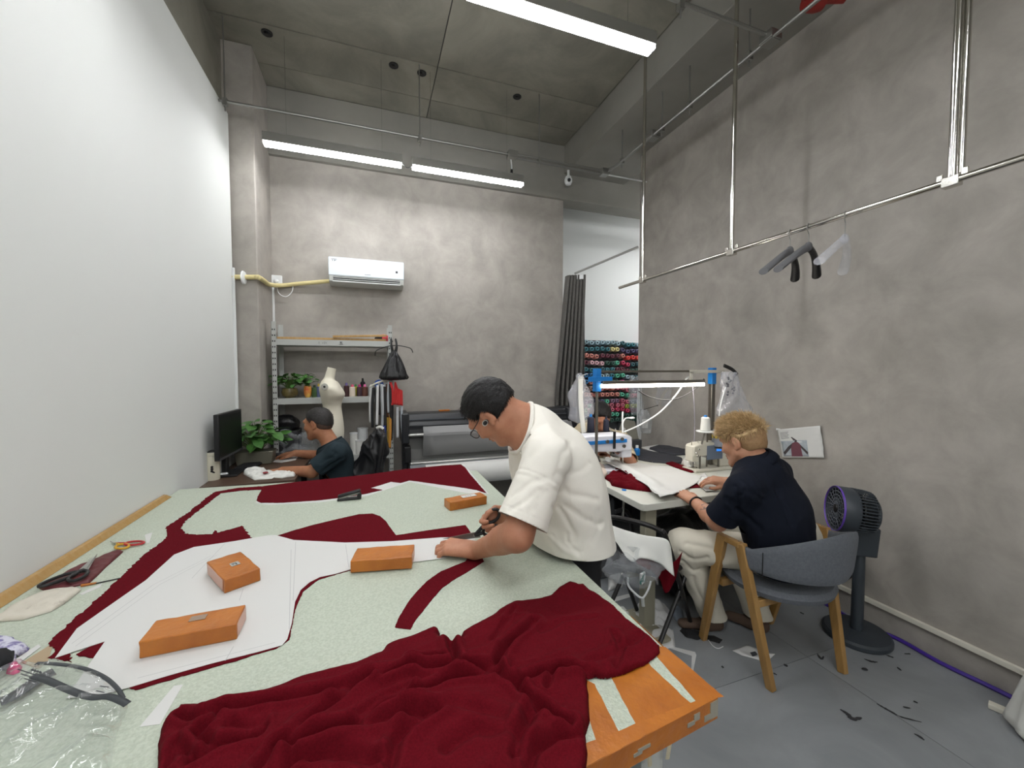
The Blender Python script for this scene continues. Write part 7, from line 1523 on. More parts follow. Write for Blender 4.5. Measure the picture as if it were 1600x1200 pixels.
# ================================================================= the cutter in the white T-shirt
M_sk1 = skin_mat('skin_cutter', (184, 132, 104), (172, 116, 90)); M_nail = mat('nail', (206, 160, 140), 0.3)
IL = -RT; DN = np.array([0, 0, -1.0]); AW = np.array([0.331, 0.943, 0])
man = thing('person', 'man in a white T-shirt and glasses bending over the table, cutting cloth', 'person', (0.84, 1.38, 0))
def man1():
    h = 0.0038; F = Field((0.16, 1.02, -0.005), (1.10, 1.86, 1.52), h)
    hc = at_d(768, 642, 1.475); f = nrm(0.56*IL+0.76*DN+0.36*AW); up = nrm(0.80*IL-0.60*DN+0.05*AW)
    W, R, s = head(F, hc, f, up, 0.99)
    nb = at_d(833, 661, 1.48); sl, sr = at_d(855, 716, 1.285), at_d(838, 676, 1.66)
    F.cone(W(-0.035, 0, -0.045), nb, 0.056, 0.064, 0.03); F.cone(W(-0.005, 0, -0.07), nb+np.array([-0.03, 0, -0.05]), 0.05, 0.06, 0.03)
    el, wl = at_d(808, 836, 1.20), at_d(745, 860, 1.42)
    er, wr = at_d(852, 786, 1.72), at_d(792, 802, 1.60)
    F.cone(nb+np.array([0.01, 0, -0.03]), sl, 0.06, 0.052, 0.04); F.cone(nb+np.array([0.01, 0, -0.03]), sr, 0.06, 0.052, 0.04)
    F.cone(sl, el, 0.05, 0.044, 0.03); F.cone(el, wl, 0.0445, 0.030, 0.03); F.ell(el*0.72+wl*0.28+np.array([0, 0, 0.006]), (0.075, 0.038, 0.038), np.column_stack([nrm(wl-el), nrm(np.cross((0, 0, 1), wl-el)), np.cross(nrm(wl-el), nrm(np.cross((0, 0, 1), wl-el)))]), 0.03)
    F.cone(sr, er, 0.05, 0.043, 0.03); F.cone(er, wr, 0.044, 0.028, 0.02)
    ch, pv = np.array([0.62, 1.385, 1.15]), np.array([0.735, 1.41, 0.93])
    F.cone(ch, pv+np.array([0, -0.015, 0]), 0.15, 0.135, 0.05, flat=(0.8, 0, 0.6), ff=0.6)
    for sy in (-1, 1):
        hp = pv+np.array([0.0, sy*0.08, -0.03]); kn = np.array([0.745, 1.41+sy*0.09, 0.48]); an = np.array([0.80, 1.41+sy*0.11, 0.09])
        F.cone(hp, kn, 0.072, 0.052, 0.04); F.cone(kn, an, 0.052, 0.036, 0.03)
    # left hand pressing the paper: fingers bent, pointing at the wall
    xl = nrm(at_d(694, 854, 1.452)-wl); zl = nrm(np.array([-0.12, -0.1, 1.0])); zl = nrm(zl-xl*(zl @ xl)); yl = np.cross(zl, xl); yl = yl if yl[1] > 0 else -yl
    t1 = hand(F, wl+xl*0.012, xl, yl, zl, ((0.34, 0.85, 0.55), (0.36, 0.9, 0.6), (0.38, 0.95, 0.6), (0.38, 0.9, 0.6)), ((0.015, 0.022, -0.006), (0.045, 0.047, -0.012), (0.078, 0.055, -0.017), (0.1, 0.048, -0.02)), 1.1)
    # right hand round the scissor loops
    xr_ = nrm(np.array([-0.90, -0.15, -0.30])); yr_ = np.array([-0.25, 0.1, 0.95]); yr_ = nrm(yr_-xr_*(yr_ @ xr_)); zr_ = np.cross(xr_, yr_)
    t2 = hand(F, wr, xr_, yr_, zr_, ((0.7, 0.9, 0.6), (0.95, 1.0, 0.6), (1.0, 1.0, 0.6), (1.0, 1.0, 0.6)), ((0.012, 0.022, -0.008), (0.045, 0.048, -0.018), (0.085, 0.05, -0.03), (0.11, 0.036, -0.035)), 0.98)
    V, Q = F.mesh(); b = link_mesh('body', V, Q, M_sk1, man, smooth=180)
    nails(t1[:4], 0.98, b, M_nail, (0, 0, 1))
    # hair, ear bud, glasses
    o, HV, HN, HL = hair_shell(hc, R, s, 0.004, 0.011, [((0.062, 0, 0.078), (0.86, 0, -0.5)), ((0.0, 0, -0.044), (-0.2, 0, -1.0))], (), 'hair', M_hairb, man, 0.0022, 90, cuts=[((0.0, 0.085, -0.012), (0.034, 0.03, 0.042)), ((0.0, -0.085, -0.012), (0.034, 0.03, 0.042)), ((0.052, 0.08, -0.01), (0.03, 0.03, 0.05)), ((0.052, -0.08, -0.01), (0.03, 0.03, 0.05)), ((-0.05, 0.07, -0.062), (0.05, 0.045, 0.03))])
    strands(HV, HN, 2600, lambda p, n: (R @ np.array([0.75, 0, -0.35]))+0.18*n, 0.02, 0.0011, M_hairb, o, seed=3)
    brows(W, s, M_hairb, man); eyes(W, R, s, man)
    M_gl = mat('black_frame', (20, 18, 20), 0.3); g = MB()
    for y in (-1, 1):
        g.tube([W(0.103+0.0*abs(math.cos(q)), y*0.034+0.023*math.cos(q), -0.004+0.018*math.sin(q)) for q in np.linspace(0, 2*math.pi, 20, endpoint=False)], 0.0016, 6, closed=True)
        g.tube(spline([W(0.103, y*0.057, 0.004), W(0.085, y*0.077, 0.008), W(0.02, y*0.083, 0.014), W(-0.012, y*0.086, 0.028), W(-0.03, y*0.084, 0.012)], 5), 0.0017, 6)
    g.tube([W(0.104, 0.011, 0.0), W(0.109, 0, 0.002), W(0.104, -0.011, 0.0)], 0.0014, 6); gl = g.build('glasses', M_gl, man)
    for y in (-1, 1):
        g = MB(); g.lathe([(0.0, 0), (0.0195, 0)], W(0.1032, y*0.034, -0.004), np.array([R[:, 1], R[:, 2], R[:, 0]]).T, 18, 1.12, 0.86); g.build('lens', clear_film('lens_glass', (240, 244, 248), 0.02, 1, 0.0, 0.03), gl)
    eb = MB(); eb.ball(W(0.004, 0.089, -0.010), np.array([0.0125, 0.008, 0.0095])*s, 14, 8, R); e_ = eb.build('earbud', M_black, man, smooth=180, weld=True)
    eb = MB(); eb.tube([W(0.004+0.0115*math.cos(q), 0.0955, -0.010+0.0085*math.sin(q)) for q in np.linspace(0, 2*math.pi, 18, endpoint=False)], 0.0016, 6, closed=True); eb.build('silver_rim', M_alu, e_)
    # T-shirt
    h = 0.0055; G = Field((0.34, 1.00, 0.72), (1.08, 1.80, 1.46), h)
    up_ = np.array([0.80, 0, 0.6])
    G.cone((0.648, 1.385, 1.125), (0.675, 1.385, 1.06), 0.20, 0.213, 0.06, flat=(0.86, 0, 0.5), ff=0.66)
    G.cone((0.665, 1.385, 1.08), (0.745, 1.385, 0.74), 0.213, 0.215, 0.06, flat=(0.96, 0, 0.2), ff=0.74)
    G.cone(nb+np.array([-0.006, 0, -0.02]), sl+np.array([0.01, 0.02, 0.0]), 0.076, 0.07, 0.06); G.cone(nb+np.array([-0.006, 0, -0.02]), sr+np.array([0.01, -0.02, 0]), 0.076, 0.07, 0.06)
    ah = sl+(el-sl)*0.84; ahr = sr+(er-sr)*0.84; adl, adr = nrm(el-sl), nrm(er-sr)
    G.cone(sl, ah+adl*0.09, 0.068, 0.083, 0.045); G.cone(sr, ahr+adr*0.09, 0.068, 0.083, 0.045)
    V, Q = G.mesh()
    folds = [([(874, 742), (880, 715), (894, 692)], -0.007, 0.011), ([(872, 748), (905, 738), (926, 722)], -0.006, 0.011), ([(874, 765), (903, 778), (936, 782)], -0.008, 0.012), ([(868, 792), (886, 820), (898, 850)], -0.010, 0.010),
             ([(880, 792), (918, 815), (944, 822)], -0.007, 0.012), ([(796, 772), (820, 757), (852, 748)], -0.006, 0.009), ([(793, 797), (812, 786), (846, 766)], -0.006, 0.009), ([(818, 814), (834, 792), (857, 772)], -0.005, 0.009), ([(806, 740), (830, 742), (858, 752)], -0.004, 0.008),
             ([(812, 694), (830, 672), (850, 658)], -0.005, 0.012), ([(826, 712), (850, 690), (880, 676)], -0.004, 0.014), ([(858, 842), (878, 858), (897, 872)], 0.005, 0.010), ([(912, 866), (922, 845), (926, 815)], -0.006, 0.010), ([(930, 850), (940, 825), (938, 800)], -0.006, 0.010), ([(884, 835), (892, 855), (902, 872)], -0.006, 0.007)]
    V = wrinkle(V, Q, pfolds(V, [(L_, a_*0.62, w_) for L_, a_, w_ in folds]), [(6, 0.0045, (1, 1, 0.6), 5), (14, 0.0022, (1, 1, 0.6), 9)], rings=[(sl, adl, 0.07, -0.0022, 0.003), (sl, adl, 0.081, 0.0016, 0.006), (ah, adl, -0.022, -0.0012, 0.002)])
    zh = 0.833
    armr = lambda a, d: (lambda c: (np.linalg.norm((c-a)-d*((c-a) @ d)) < 0.125) and -0.05 < (c-a) @ d < 0.3)
    M_tee = mat('white_cotton', (234, 230, 220), 0.85, bump=0.05, bscale=300)
    nd = nrm(W(-0.03, 0, -0.05)-nb); fr_ = frame(nd, (0, 1, 0)); cn = nb+nd*0.034
    t_ = garment('t_shirt', V, Q, M_tee, man, [(cn, nd, lambda c: np.linalg.norm(c-cn) < 0.16 and (c-cn) @ nd > -0.04),((0.74, 1.385, zh+0.003), (-0.04, 0, -1), lambda c: c[2] < 0.93), (ah, adl, armr(ah, adl)), (ahr, adr, armr(ahr, adr))], 0.003)
    rib_from(t_, cn, nd, 0.15, 0.0085, 'neck_rib', M_tee)
    # trousers
    T = Field((0.58, 1.10, 0.0), (1.06, 1.68, 1.02), 0.008)
    T.cone(pv+np.array([0.0, 0, 0.06]), pv+np.array([0.0, 0, -0.05]), 0.15, 0.155, 0.05, flat=(1, 0, 0), ff=0.58)
    for sy in (-1, 1):
        hp = pv+np.array([0.0, sy*0.08, -0.03]); kn = np.array([0.745, 1.41+sy*0.09, 0.48]); an = np.array([0.80, 1.41+sy*0.11, 0.05]); T.cone(hp, kn, 0.088, 0.072, 0.04); T.cone(kn, an, 0.072, 0.064, 0.04)
    V, Q = T.mesh(); V = wrinkle(V, Q, (), [(9, 0.006, (1, 1, 1.6), 3)]); garment('trousers', V, Q, mat('black_trousers', (18, 18, 20), 0.85), man, [((0, 0, 0.035), (0, 0, -1), lambda c: c[2] < 0.1)], 0.003)
    for sy in (-1, 1): shoe('shoe', (0.86, 1.41+sy*0.11, 0), (0.605, 1.41+sy*0.12, 0), M_black, man)
    # scissors in his hand
    sc = thing('scissors', 'black-handled tailor scissors held in the cutter\'s right hand', 'scissors', at_d(740, 838, 1.545))
    pvt = at_d(742, 836, 1.545); tip1 = at_z(688, 848, ZT+0.006); tip2 = at_d(692, 842, 1.53); M_bl = mat('scissor_steel', (150, 148, 146), 0.28, 0.9)
    for tp_, off in ((tip1, 0.0015), (tip2, -0.0015)):
        ax = nrm(tp_-pvt); wv = nrm(np.cross(ax, np.array([0.33, 0.94, 0.0]))); nn_ = np.cross(ax, wv); m = MB(); a = pvt-ax*0.02+nn_*off
        q = [a+wv*0.013, a-wv*0.013, tp_+nn_*off]; m.hexa([v-nn_*0.0012 for v in q], [v+nn_*0.0012 for v in q]); m.build('blade', M_bl, sc, smooth=0)
    m = MB(); nn_ = np.array([0.33, 0.94, 0]); m.cyl(pvt-nn_*0.005, pvt+nn_*0.005, 0.006, n=10); m.build('pivot', M_alu, sc)
    for lc, ru, rv in ((at_d(770, 806, 1.545), 0.03, 0.02), (at_d(768, 829, 1.535), 0.034, 0.018)):
        u = nrm(lc-pvt); v = nrm(np.cross(u, nn_)); m = MB(); m.tube([lc+u*ru*math.cos(q)+v*rv*math.sin(q) for q in np.linspace(0, 2*math.pi, 20, endpoint=False)], 0.0065, 8, closed=True); m.tube([pvt, (pvt+lc)/2, lc-u*ru], [0.007, 0.0075, 0.0065], 8); m.build('handle', M_black, sc)
man1()

# ================================================================= the man at the computer
M_sk2 = skin_mat('skin_desk', (176, 124, 92), (160, 106, 78))
man_b = thing('person', 'man in a dark teal T-shirt sitting at the computer desk', 'person', (-0.36, 3.3, 0))
def man2():
    F = Field((-1.02, 2.72, -0.005), (0.10, 3.85, 1.35), 0.0055)
    hc = at_d(497, 661, 3.02); f = nrm(0.97*IL+0.10*DN+0.10*AW); up = nrm(np.array([0, 0, 1])+0.08*IL)
    W, R, s = head(F, hc, f, up, 1.0)
    nb = at_d(519, 697, 3.03); sl, sr = at_d(526, 708, 2.84), at_d(528, 703, 3.22); el, wl = at_d(487, 737, 2.80), at_d(442, 735, 2.86); er, wr = at_d(500, 712, 3.32), at_d(462, 708, 3.30)
    F.cone(W(-0.025, 0, -0.05), nb, 0.056, 0.062, 0.03); F.cone(nb+np.array([0, 0, -0.03]), sl, 0.06, 0.052, 0.04); F.cone(nb+np.array([0, 0, -0.03]), sr, 0.06, 0.052, 0.04)
    F.cone(sl, el, 0.05, 0.042, 0.03); F.cone(el, wl, 0.043, 0.028, 0.02); F.cone(sr, er, 0.05, 0.042, 0.03); F.cone(er, wr, 0.043, 0.028, 0.02)
    pv = np.array([-0.25, 3.30, 0.56]); ch = (sl+sr)/2+np.array([-0.01, 0, -0.10]); F.cone(ch, pv, 0.14, 0.13, 0.05, flat=(1, 0, 0.2), ff=0.58)
    for sy in (-1, 1):
        hp = pv+np.array([-0.02, sy*0.09, -0.03]); kn = np.array([-0.60, 3.30+sy*0.12, 0.52]); an = np.array([-0.55, 3.30+sy*0.12, 0.09]); F.cone(hp, kn, 0.082, 0.056, 0.04); F.cone(kn, an, 0.052, 0.036, 0.03)
    x = nrm(np.array([-0.97, 0.22, -0.12])); z = nrm(np.array([-0.1, 0, 1.0])); z = nrm(z-x*(z @ x)); y = np.cross(z, x); y = y if y[1] > 0 else -y
    hand(F, wl+x*0.01, x, y, z, (0.25, 0.4, 0.3), ((0.015, 0.022, -0.006), (0.045, 0.05, -0.012), (0.078, 0.06, -0.018), (0.1, 0.058, -0.022)), 0.98, 0.05)
    hand(F, wr+x*0.01, x, -y, z, (0.3, 0.5, 0.4), ((0.015, 0.022, -0.006), (0.045, 0.047, -0.012), (0.078, 0.05, -0.018), (0.1, 0.045, -0.022)), 0.98)
    V, Q = F.mesh(); link_mesh('body', V, Q, M_sk2, man_b, smooth=180)
    hair_shell(hc, R, s, 0.005, 0.003, [((0.07, 0, 0.068), (0.8, 0, -0.6)), ((0.0, 0, -0.03), (0.25, 0, -1.0))], (), 'hair_fade', mat('short_fade', (84, 62, 50), 0.7, rgb2=(66, 50, 42), nscale=90), man_b, 0.0005, 120, cuts=[((0.0, 0.085, -0.015), (0.03, 0.03, 0.042)), ((0.0, -0.085, -0.015), (0.03, 0.03, 0.042)), ((0.06, 0.08, -0.01), (0.036, 0.03, 0.055)), ((0.06, -0.08, -0.01), (0.036, 0.03, 0.055))])
    o, HV, HN, HL = hair_shell(hc, R, s, 0.005, 0.0065, [((0.066, 0, 0.078), (0.85, 0, -0.5)), ((0.0, 0, 0.018), (0.45, 0, -1.0))], (), 'hair', M_hairb2, man_b, 0.001, 90, cuts=[((0.03, 0.085, 0.0), (0.03, 0.03, 0.04)), ((0.03, -0.085, 0.0), (0.03, 0.03, 0.04)), ((0.0, 0.085, -0.015), (0.03, 0.03, 0.045)), ((0.0, -0.085, -0.015), (0.03, 0.03, 0.045)), ((0.055, 0.08, -0.01), (0.036, 0.03, 0.055)), ((0.055, -0.08, -0.01), (0.036, 0.03, 0.055))])
    strands(HV, HN, 900, lambda p, n: (R @ np.array([0.3, 0, 0.3]))+0.7*n, 0.012, 0.0014, M_hairb2, o, seed=5)
    brows(W, s, M_hairb, man_b); eyes(W, R, s, man_b)
    G = Field((-0.66, 2.66, 0.42), (0.08, 3.90, 1.2), 0.007)
    G.cone((sl+sr)/2+np.array([-0.01, 0, -0.06]), pv+np.array([0.0, 0, 0.0]), 0.178, 0.178, 0.05, flat=(1, 0, 0.2), ff=0.68); G.cone(nb+np.array([0.015, 0, -0.035]), sl, 0.076, 0.068, 0.05); G.cone(nb+np.array([0.015, 0, -0.035]), sr, 0.076, 0.068, 0.05)
    ah, adl = sl+(el-sl)*0.78, nrm(el-sl); ahr, adr = sr+(er-sr)*0.78, nrm(er-sr); G.cone(sl, ah+adl*0.09, 0.066, 0.074, 0.04); G.cone(sr, ahr+adr*0.09, 0.066, 0.074, 0.04)
    V, Q = G.mesh(); V = wrinkle(V, Q, pfolds(V, [([(498, 722), (515, 716), (530, 706)], -0.007, 0.011), ([(510, 738), (525, 726), (544, 716)], -0.008, 0.012), ([(518, 702), (530, 716), (540, 735)], -0.006, 0.014)]), [(8, 0.007, (1, 1, 0.8), 4)])
    armr = lambda a, d: (lambda c: (np.linalg.norm((c-a)-d*((c-a) @ d)) < 0.12) and -0.05 < (c-a) @ d < 0.3)
    M_t2 = mat('teal_cotton', (38, 50, 56), 0.88, bump=0.05, bscale=200, spec=0.2)
    nd = nrm(W(-0.03, 0, -0.05)-nb); cn = nb+nd*0.03
    t_ = garment('t_shirt', V, Q, M_t2, man_b, [(cn, nd, lambda c: np.linalg.norm(c-cn) < 0.15 and (c-cn) @ nd > -0.04), ((0, 0, 0.5), (0, 0, -1), lambda c: c[2] < 0.56), (ah, adl, armr(ah, adl)), (ahr, adr, armr(ahr, adr))], 0.003)
    rib_from(t_, cn, nd, 0.14, 0.007, 'neck_rib', M_t2)
    T = Field((-0.78, 3.0, 0.0), (0.04, 3.62, 0.78), 0.01); T.cone(pv, pv+np.array([0, 0, 0.05]), 0.17, 0.165, 0.05, flat=(1, 0, 0), ff=0.75)
    for sy in (-1, 1):
        hp = pv+np.array([-0.02, sy*0.09, -0.03]); kn = np.array([-0.60, 3.30+sy*0.12, 0.52]); an = np.array([-0.55, 3.30+sy*0.12, 0.05]); T.cone(hp, kn, 0.1, 0.078, 0.04); T.cone(kn, an, 0.078, 0.065, 0.03)
    V, Q = T.mesh(); garment('trousers', V, Q, mat('black_trousers', (18, 18, 20), 0.85), man_b, [((0, 0, 0.035), (0, 0, -1), lambda c: c[2] < 0.1)], 0.003)
    for sy in (-1, 1): shoe('shoe', (-0.50, 3.30+sy*0.12, 0), (-0.74, 3.30+sy*0.12, 0), M_black, man_b)
man2()
# his office chair with the black jacket over its back
t = thing('office_chair', 'black office chair of the man at the computer', 'chair', (-0.17, 3.30, 0))
m = MB(); m.box((-0.2, 3.30, 0.43), (0.44, 0.44, 0.06)); m.build('seat', M_black, t, bevel=0.025)
m = MB(); m.box((0.045, 3.30, 0.78), (0.035, 0.40, 0.44), np.array([[0.98, 0, 0.17], [0, 1, 0], [-0.17, 0, 0.98]])); m.build('backrest', M_black, t, bevel=0.015)
m = MB(); m.cyl((-0.18, 3.30, 0.08), (-0.18, 3.30, 0.4), 0.025, n=12); m.box((0.02, 3.30, 0.5), (0.03, 0.06, 0.26)); m.build('column', M_blackm, t)
for k in range(5):
    q = 2*math.pi*k/5+0.3; m = MB(); m.tube([(-0.18, 3.30, 0.1), (-0.18+0.26*math.cos(q), 3.30+0.26*math.sin(q), 0.065)], [0.022, 0.015], 8); m.build('foot', M_black, t); m = MB(); m.cyl((-0.18+0.26*math.cos(q)-0.014*math.sin(q), 3.30+0.26*math.sin(q)+0.014*math.cos(q), 0.027), (-0.18+0.26*math.cos(q)+0.014*math.sin(q), 3.30+0.26*math.sin(q)-0.014*math.cos(q), 0.027), 0.027, n=14); m.build('caster', M_black, t)
G = Field((-0.30, 2.95, 0.44), (0.36, 3.66, 1.16), 0.007); D = at_d; dj = 3.12
tpj = D(590, 672, dj); G.cone(tpj+np.array([0, 0, -0.02]), D(583, 705, dj), 0.03, 0.085, 0.05, flat=AW, ff=0.75); G.cone(D(583, 705, dj), D(572, 748, dj), 0.085, 0.15, 0.05, flat=AW, ff=0.6); G.cone(D(597, 680, dj-0.02), D(600, 705, dj-0.02), 0.035, 0.045, 0.03)
V, Q = G.mesh(); V = wrinkle(V, Q, (), [(9, 0.02, (1, 1, 0.45), 3), (20, 0.008, (1, 1, 0.5), 5)])
jk = thing('jacket', 'black jacket hung over the office chair back behind the seated man', 'jacket', D(582, 748, dj)); link_mesh('cloth', V, Q, mat('black_nylon', (20, 20, 23), 0.45), jk, smooth=180)
m = MB(); m.tube(spline([D(588, 669, dj-0.04), D(594, 667, dj-0.05), D(599, 670, dj-0.05)], 5), 0.010, 8, flat=(0, 1, 0)); m.build('white_lining', M_wcloth, jk)

# ================================================================= the far man at the sewing machine
M_sk3 = skin_mat('skin_far', (186, 134, 106), (168, 112, 88))
man_c = thing('person', 'man in a beige top leaning over the far sewing machine, seen behind the lamp frame', 'person', (1.72, 3.0, 0))
def man3():
    hc = at_d(937.5, 652, 3.24); F = Field((1.25, 2.45, -0.005), (2.25, 3.55, 1.4), 0.0065)
    f = nrm(-AW*0.86+DN*0.5+IL*0.05); up = nrm(np.array([0, 0, 1.0])-0.2*AW)
    W, R, s = head(F, hc, f, up, 1.0)
    nb = hc+np.array([0.02, 0.12, -0.115]); sl, sr = at_d(970, 688, 3.36), at_d(898, 686, 3.36); wl, wr = at_d(962, 699, 2.88), at_d(925, 706, 2.92); el, er = at_d(985, 722, 3.12), at_d(893, 726, 3.12)
    F.cone(W(-0.025, 0, -0.05), nb, 0.056, 0.06, 0.03)
    for S_, E_, W_ in ((sl, el, wl), (sr, er, wr)): F.cone(nb+np.array([0, 0, -0.03]), S_, 0.06, 0.052, 0.04); F.cone(S_, E_, 0.05, 0.042, 0.03); F.cone(E_, W_, 0.042, 0.028, 0.02)
    pv = np.array([nb[0], nb[1]+0.12, 0.56]); F.cone(nb+np.array([0, 0.04, -0.12]), pv, 0.15, 0.15, 0.05, flat=(0, 1, 0), ff=0.65)
    for sx in (-1, 1):
        hp = pv+np.array([sx*0.09, -0.02, -0.03]); kn = pv+np.array([sx*0.11, -0.4, -0.05]); an = kn+np.array([0, 0.05, -0.42]); F.cone(hp, kn, 0.085, 0.058, 0.04); F.cone(kn, an, 0.054, 0.036, 0.03)
    x = nrm(np.array([-0.45, -0.85, -0.05])); z = np.array([0, 0, 1.0]); z = nrm(z-x*(z @ x)); y = np.cross(z, x)
    hand(F, wl, x, -y, z, (0.3, 0.4, 0.3), ((0.015, 0.022, -0.006), (0.045, 0.047, -0.012), (0.078, 0.055, -0.018), (0.1, 0.05, -0.02)), 0.98)
    x = nrm(np.array([0.5, -0.8, -0.05])); z = nrm(np.array([0, 0, 1.0])-x*x[2]); y = np.cross(z, x)
    hand(F, wr, x, y, z, (0.3, 0.4, 0.3), ((0.015, 0.022, -0.006), (0.045, 0.047, -0.012), (0.078, 0.055, -0.018), (0.1, 0.05, -0.02)), 0.98)
    V, Q = F.mesh(); link_mesh('body', V, Q, M_sk3, man_c, smooth=180)
    hair_shell(hc, R, s, 0.006, 0.014, [((0.07, 0, 0.055), (0.86, 0, -0.5)), ((0.0, 0, -0.05), (0, 0, -1.0))], (), 'hair', M_hairb, man_c, 0.004, 70, cuts=[((0.0, 0.09, -0.015), (0.03, 0.03, 0.045)), ((0.0, -0.09, -0.015), (0.03, 0.03, 0.045)), ((0.055, 0.085, -0.01), (0.036, 0.03, 0.055)), ((0.055, -0.085, -0.01), (0.036, 0.03, 0.055))])
    brows(W, s, M_hairb, man_c); eyes(W, R, s, man_c)
    G = Field((1.2, 2.6, 0.44), (2.3, 3.6, 1.25), 0.01); M_t3 = mat('beige_cotton', (190, 176, 148), 0.85)
    G.cone(nb+np.array([0, 0.04, -0.11]), pv+np.array([0, 0, -0.02]), 0.19, 0.19, 0.05, flat=(0, 1, 0), ff=0.72)
    for S_, E_, W_ in ((sl, el, wl), (sr, er, wr)): G.cone(nb+np.array([0, 0.02, -0.035]), S_, 0.075, 0.07, 0.05); G.cone(S_, E_, 0.068, 0.06, 0.04); G.cone(E_, E_*0.3+W_*0.7, 0.058, 0.044, 0.03)
    V, Q = G.mesh(); V = wrinkle(V, Q, (), [(9, 0.008, (1, 1, 1), 4)])
    garment('long_sleeve_top', V, Q, M_t3, man_c, [((0, 0, 0.5), (0, 0, -1), lambda c: c[2] < 0.56 and c[1] > 3.0)], 0.003)
    T = Field((pv[0]-0.3, pv[1]-0.55, 0.0), (pv[0]+0.3, pv[1]+0.2, 0.78), 0.012); T.cone(pv, pv+np.array([0, 0, 0.04]), 0.165, 0.16, 0.05, flat=(0, 1, 0), ff=0.75)
    for sx in (-1, 1):
        hp = pv+np.array([sx*0.09, -0.02, -0.03]); kn = pv+np.array([sx*0.11, -0.4, -0.05]); an = kn+np.array([0, 0.05, -0.46]); T.cone(hp, kn, 0.1, 0.078, 0.04); T.cone(kn, an, 0.076, 0.065, 0.03)
    V, Q = T.mesh(); garment('trousers', V, Q, mat('dark_trousers', (36, 38, 46), 0.85), man_c, [((0, 0, 0.035), (0, 0, -1), lambda c: c[2] < 0.1)], 0.003)
    st = thing('stool', 'dark stool under the far man', 'stool', (pv[0], pv[1], 0)); m = MB(); m.lathe([(0.0, 0.40), (0.17, 0.40), (0.18, 0.42), (0.17, 0.445), (0, 0.45)], (pv[0], pv[1]+0.03, 0), n=20); m.build('seat', M_black, st)
    for k in range(4): q = math.pi/4+k*math.pi/2; m = MB(); m.tube([(pv[0]+0.11*math.cos(q), pv[1]+0.03+0.11*math.sin(q), 0.4), (pv[0]+0.18*math.cos(q), pv[1]+0.03+0.18*math.sin(q), 0.0)], 0.011, 8); m.build('leg', M_blackm, st)
man3()

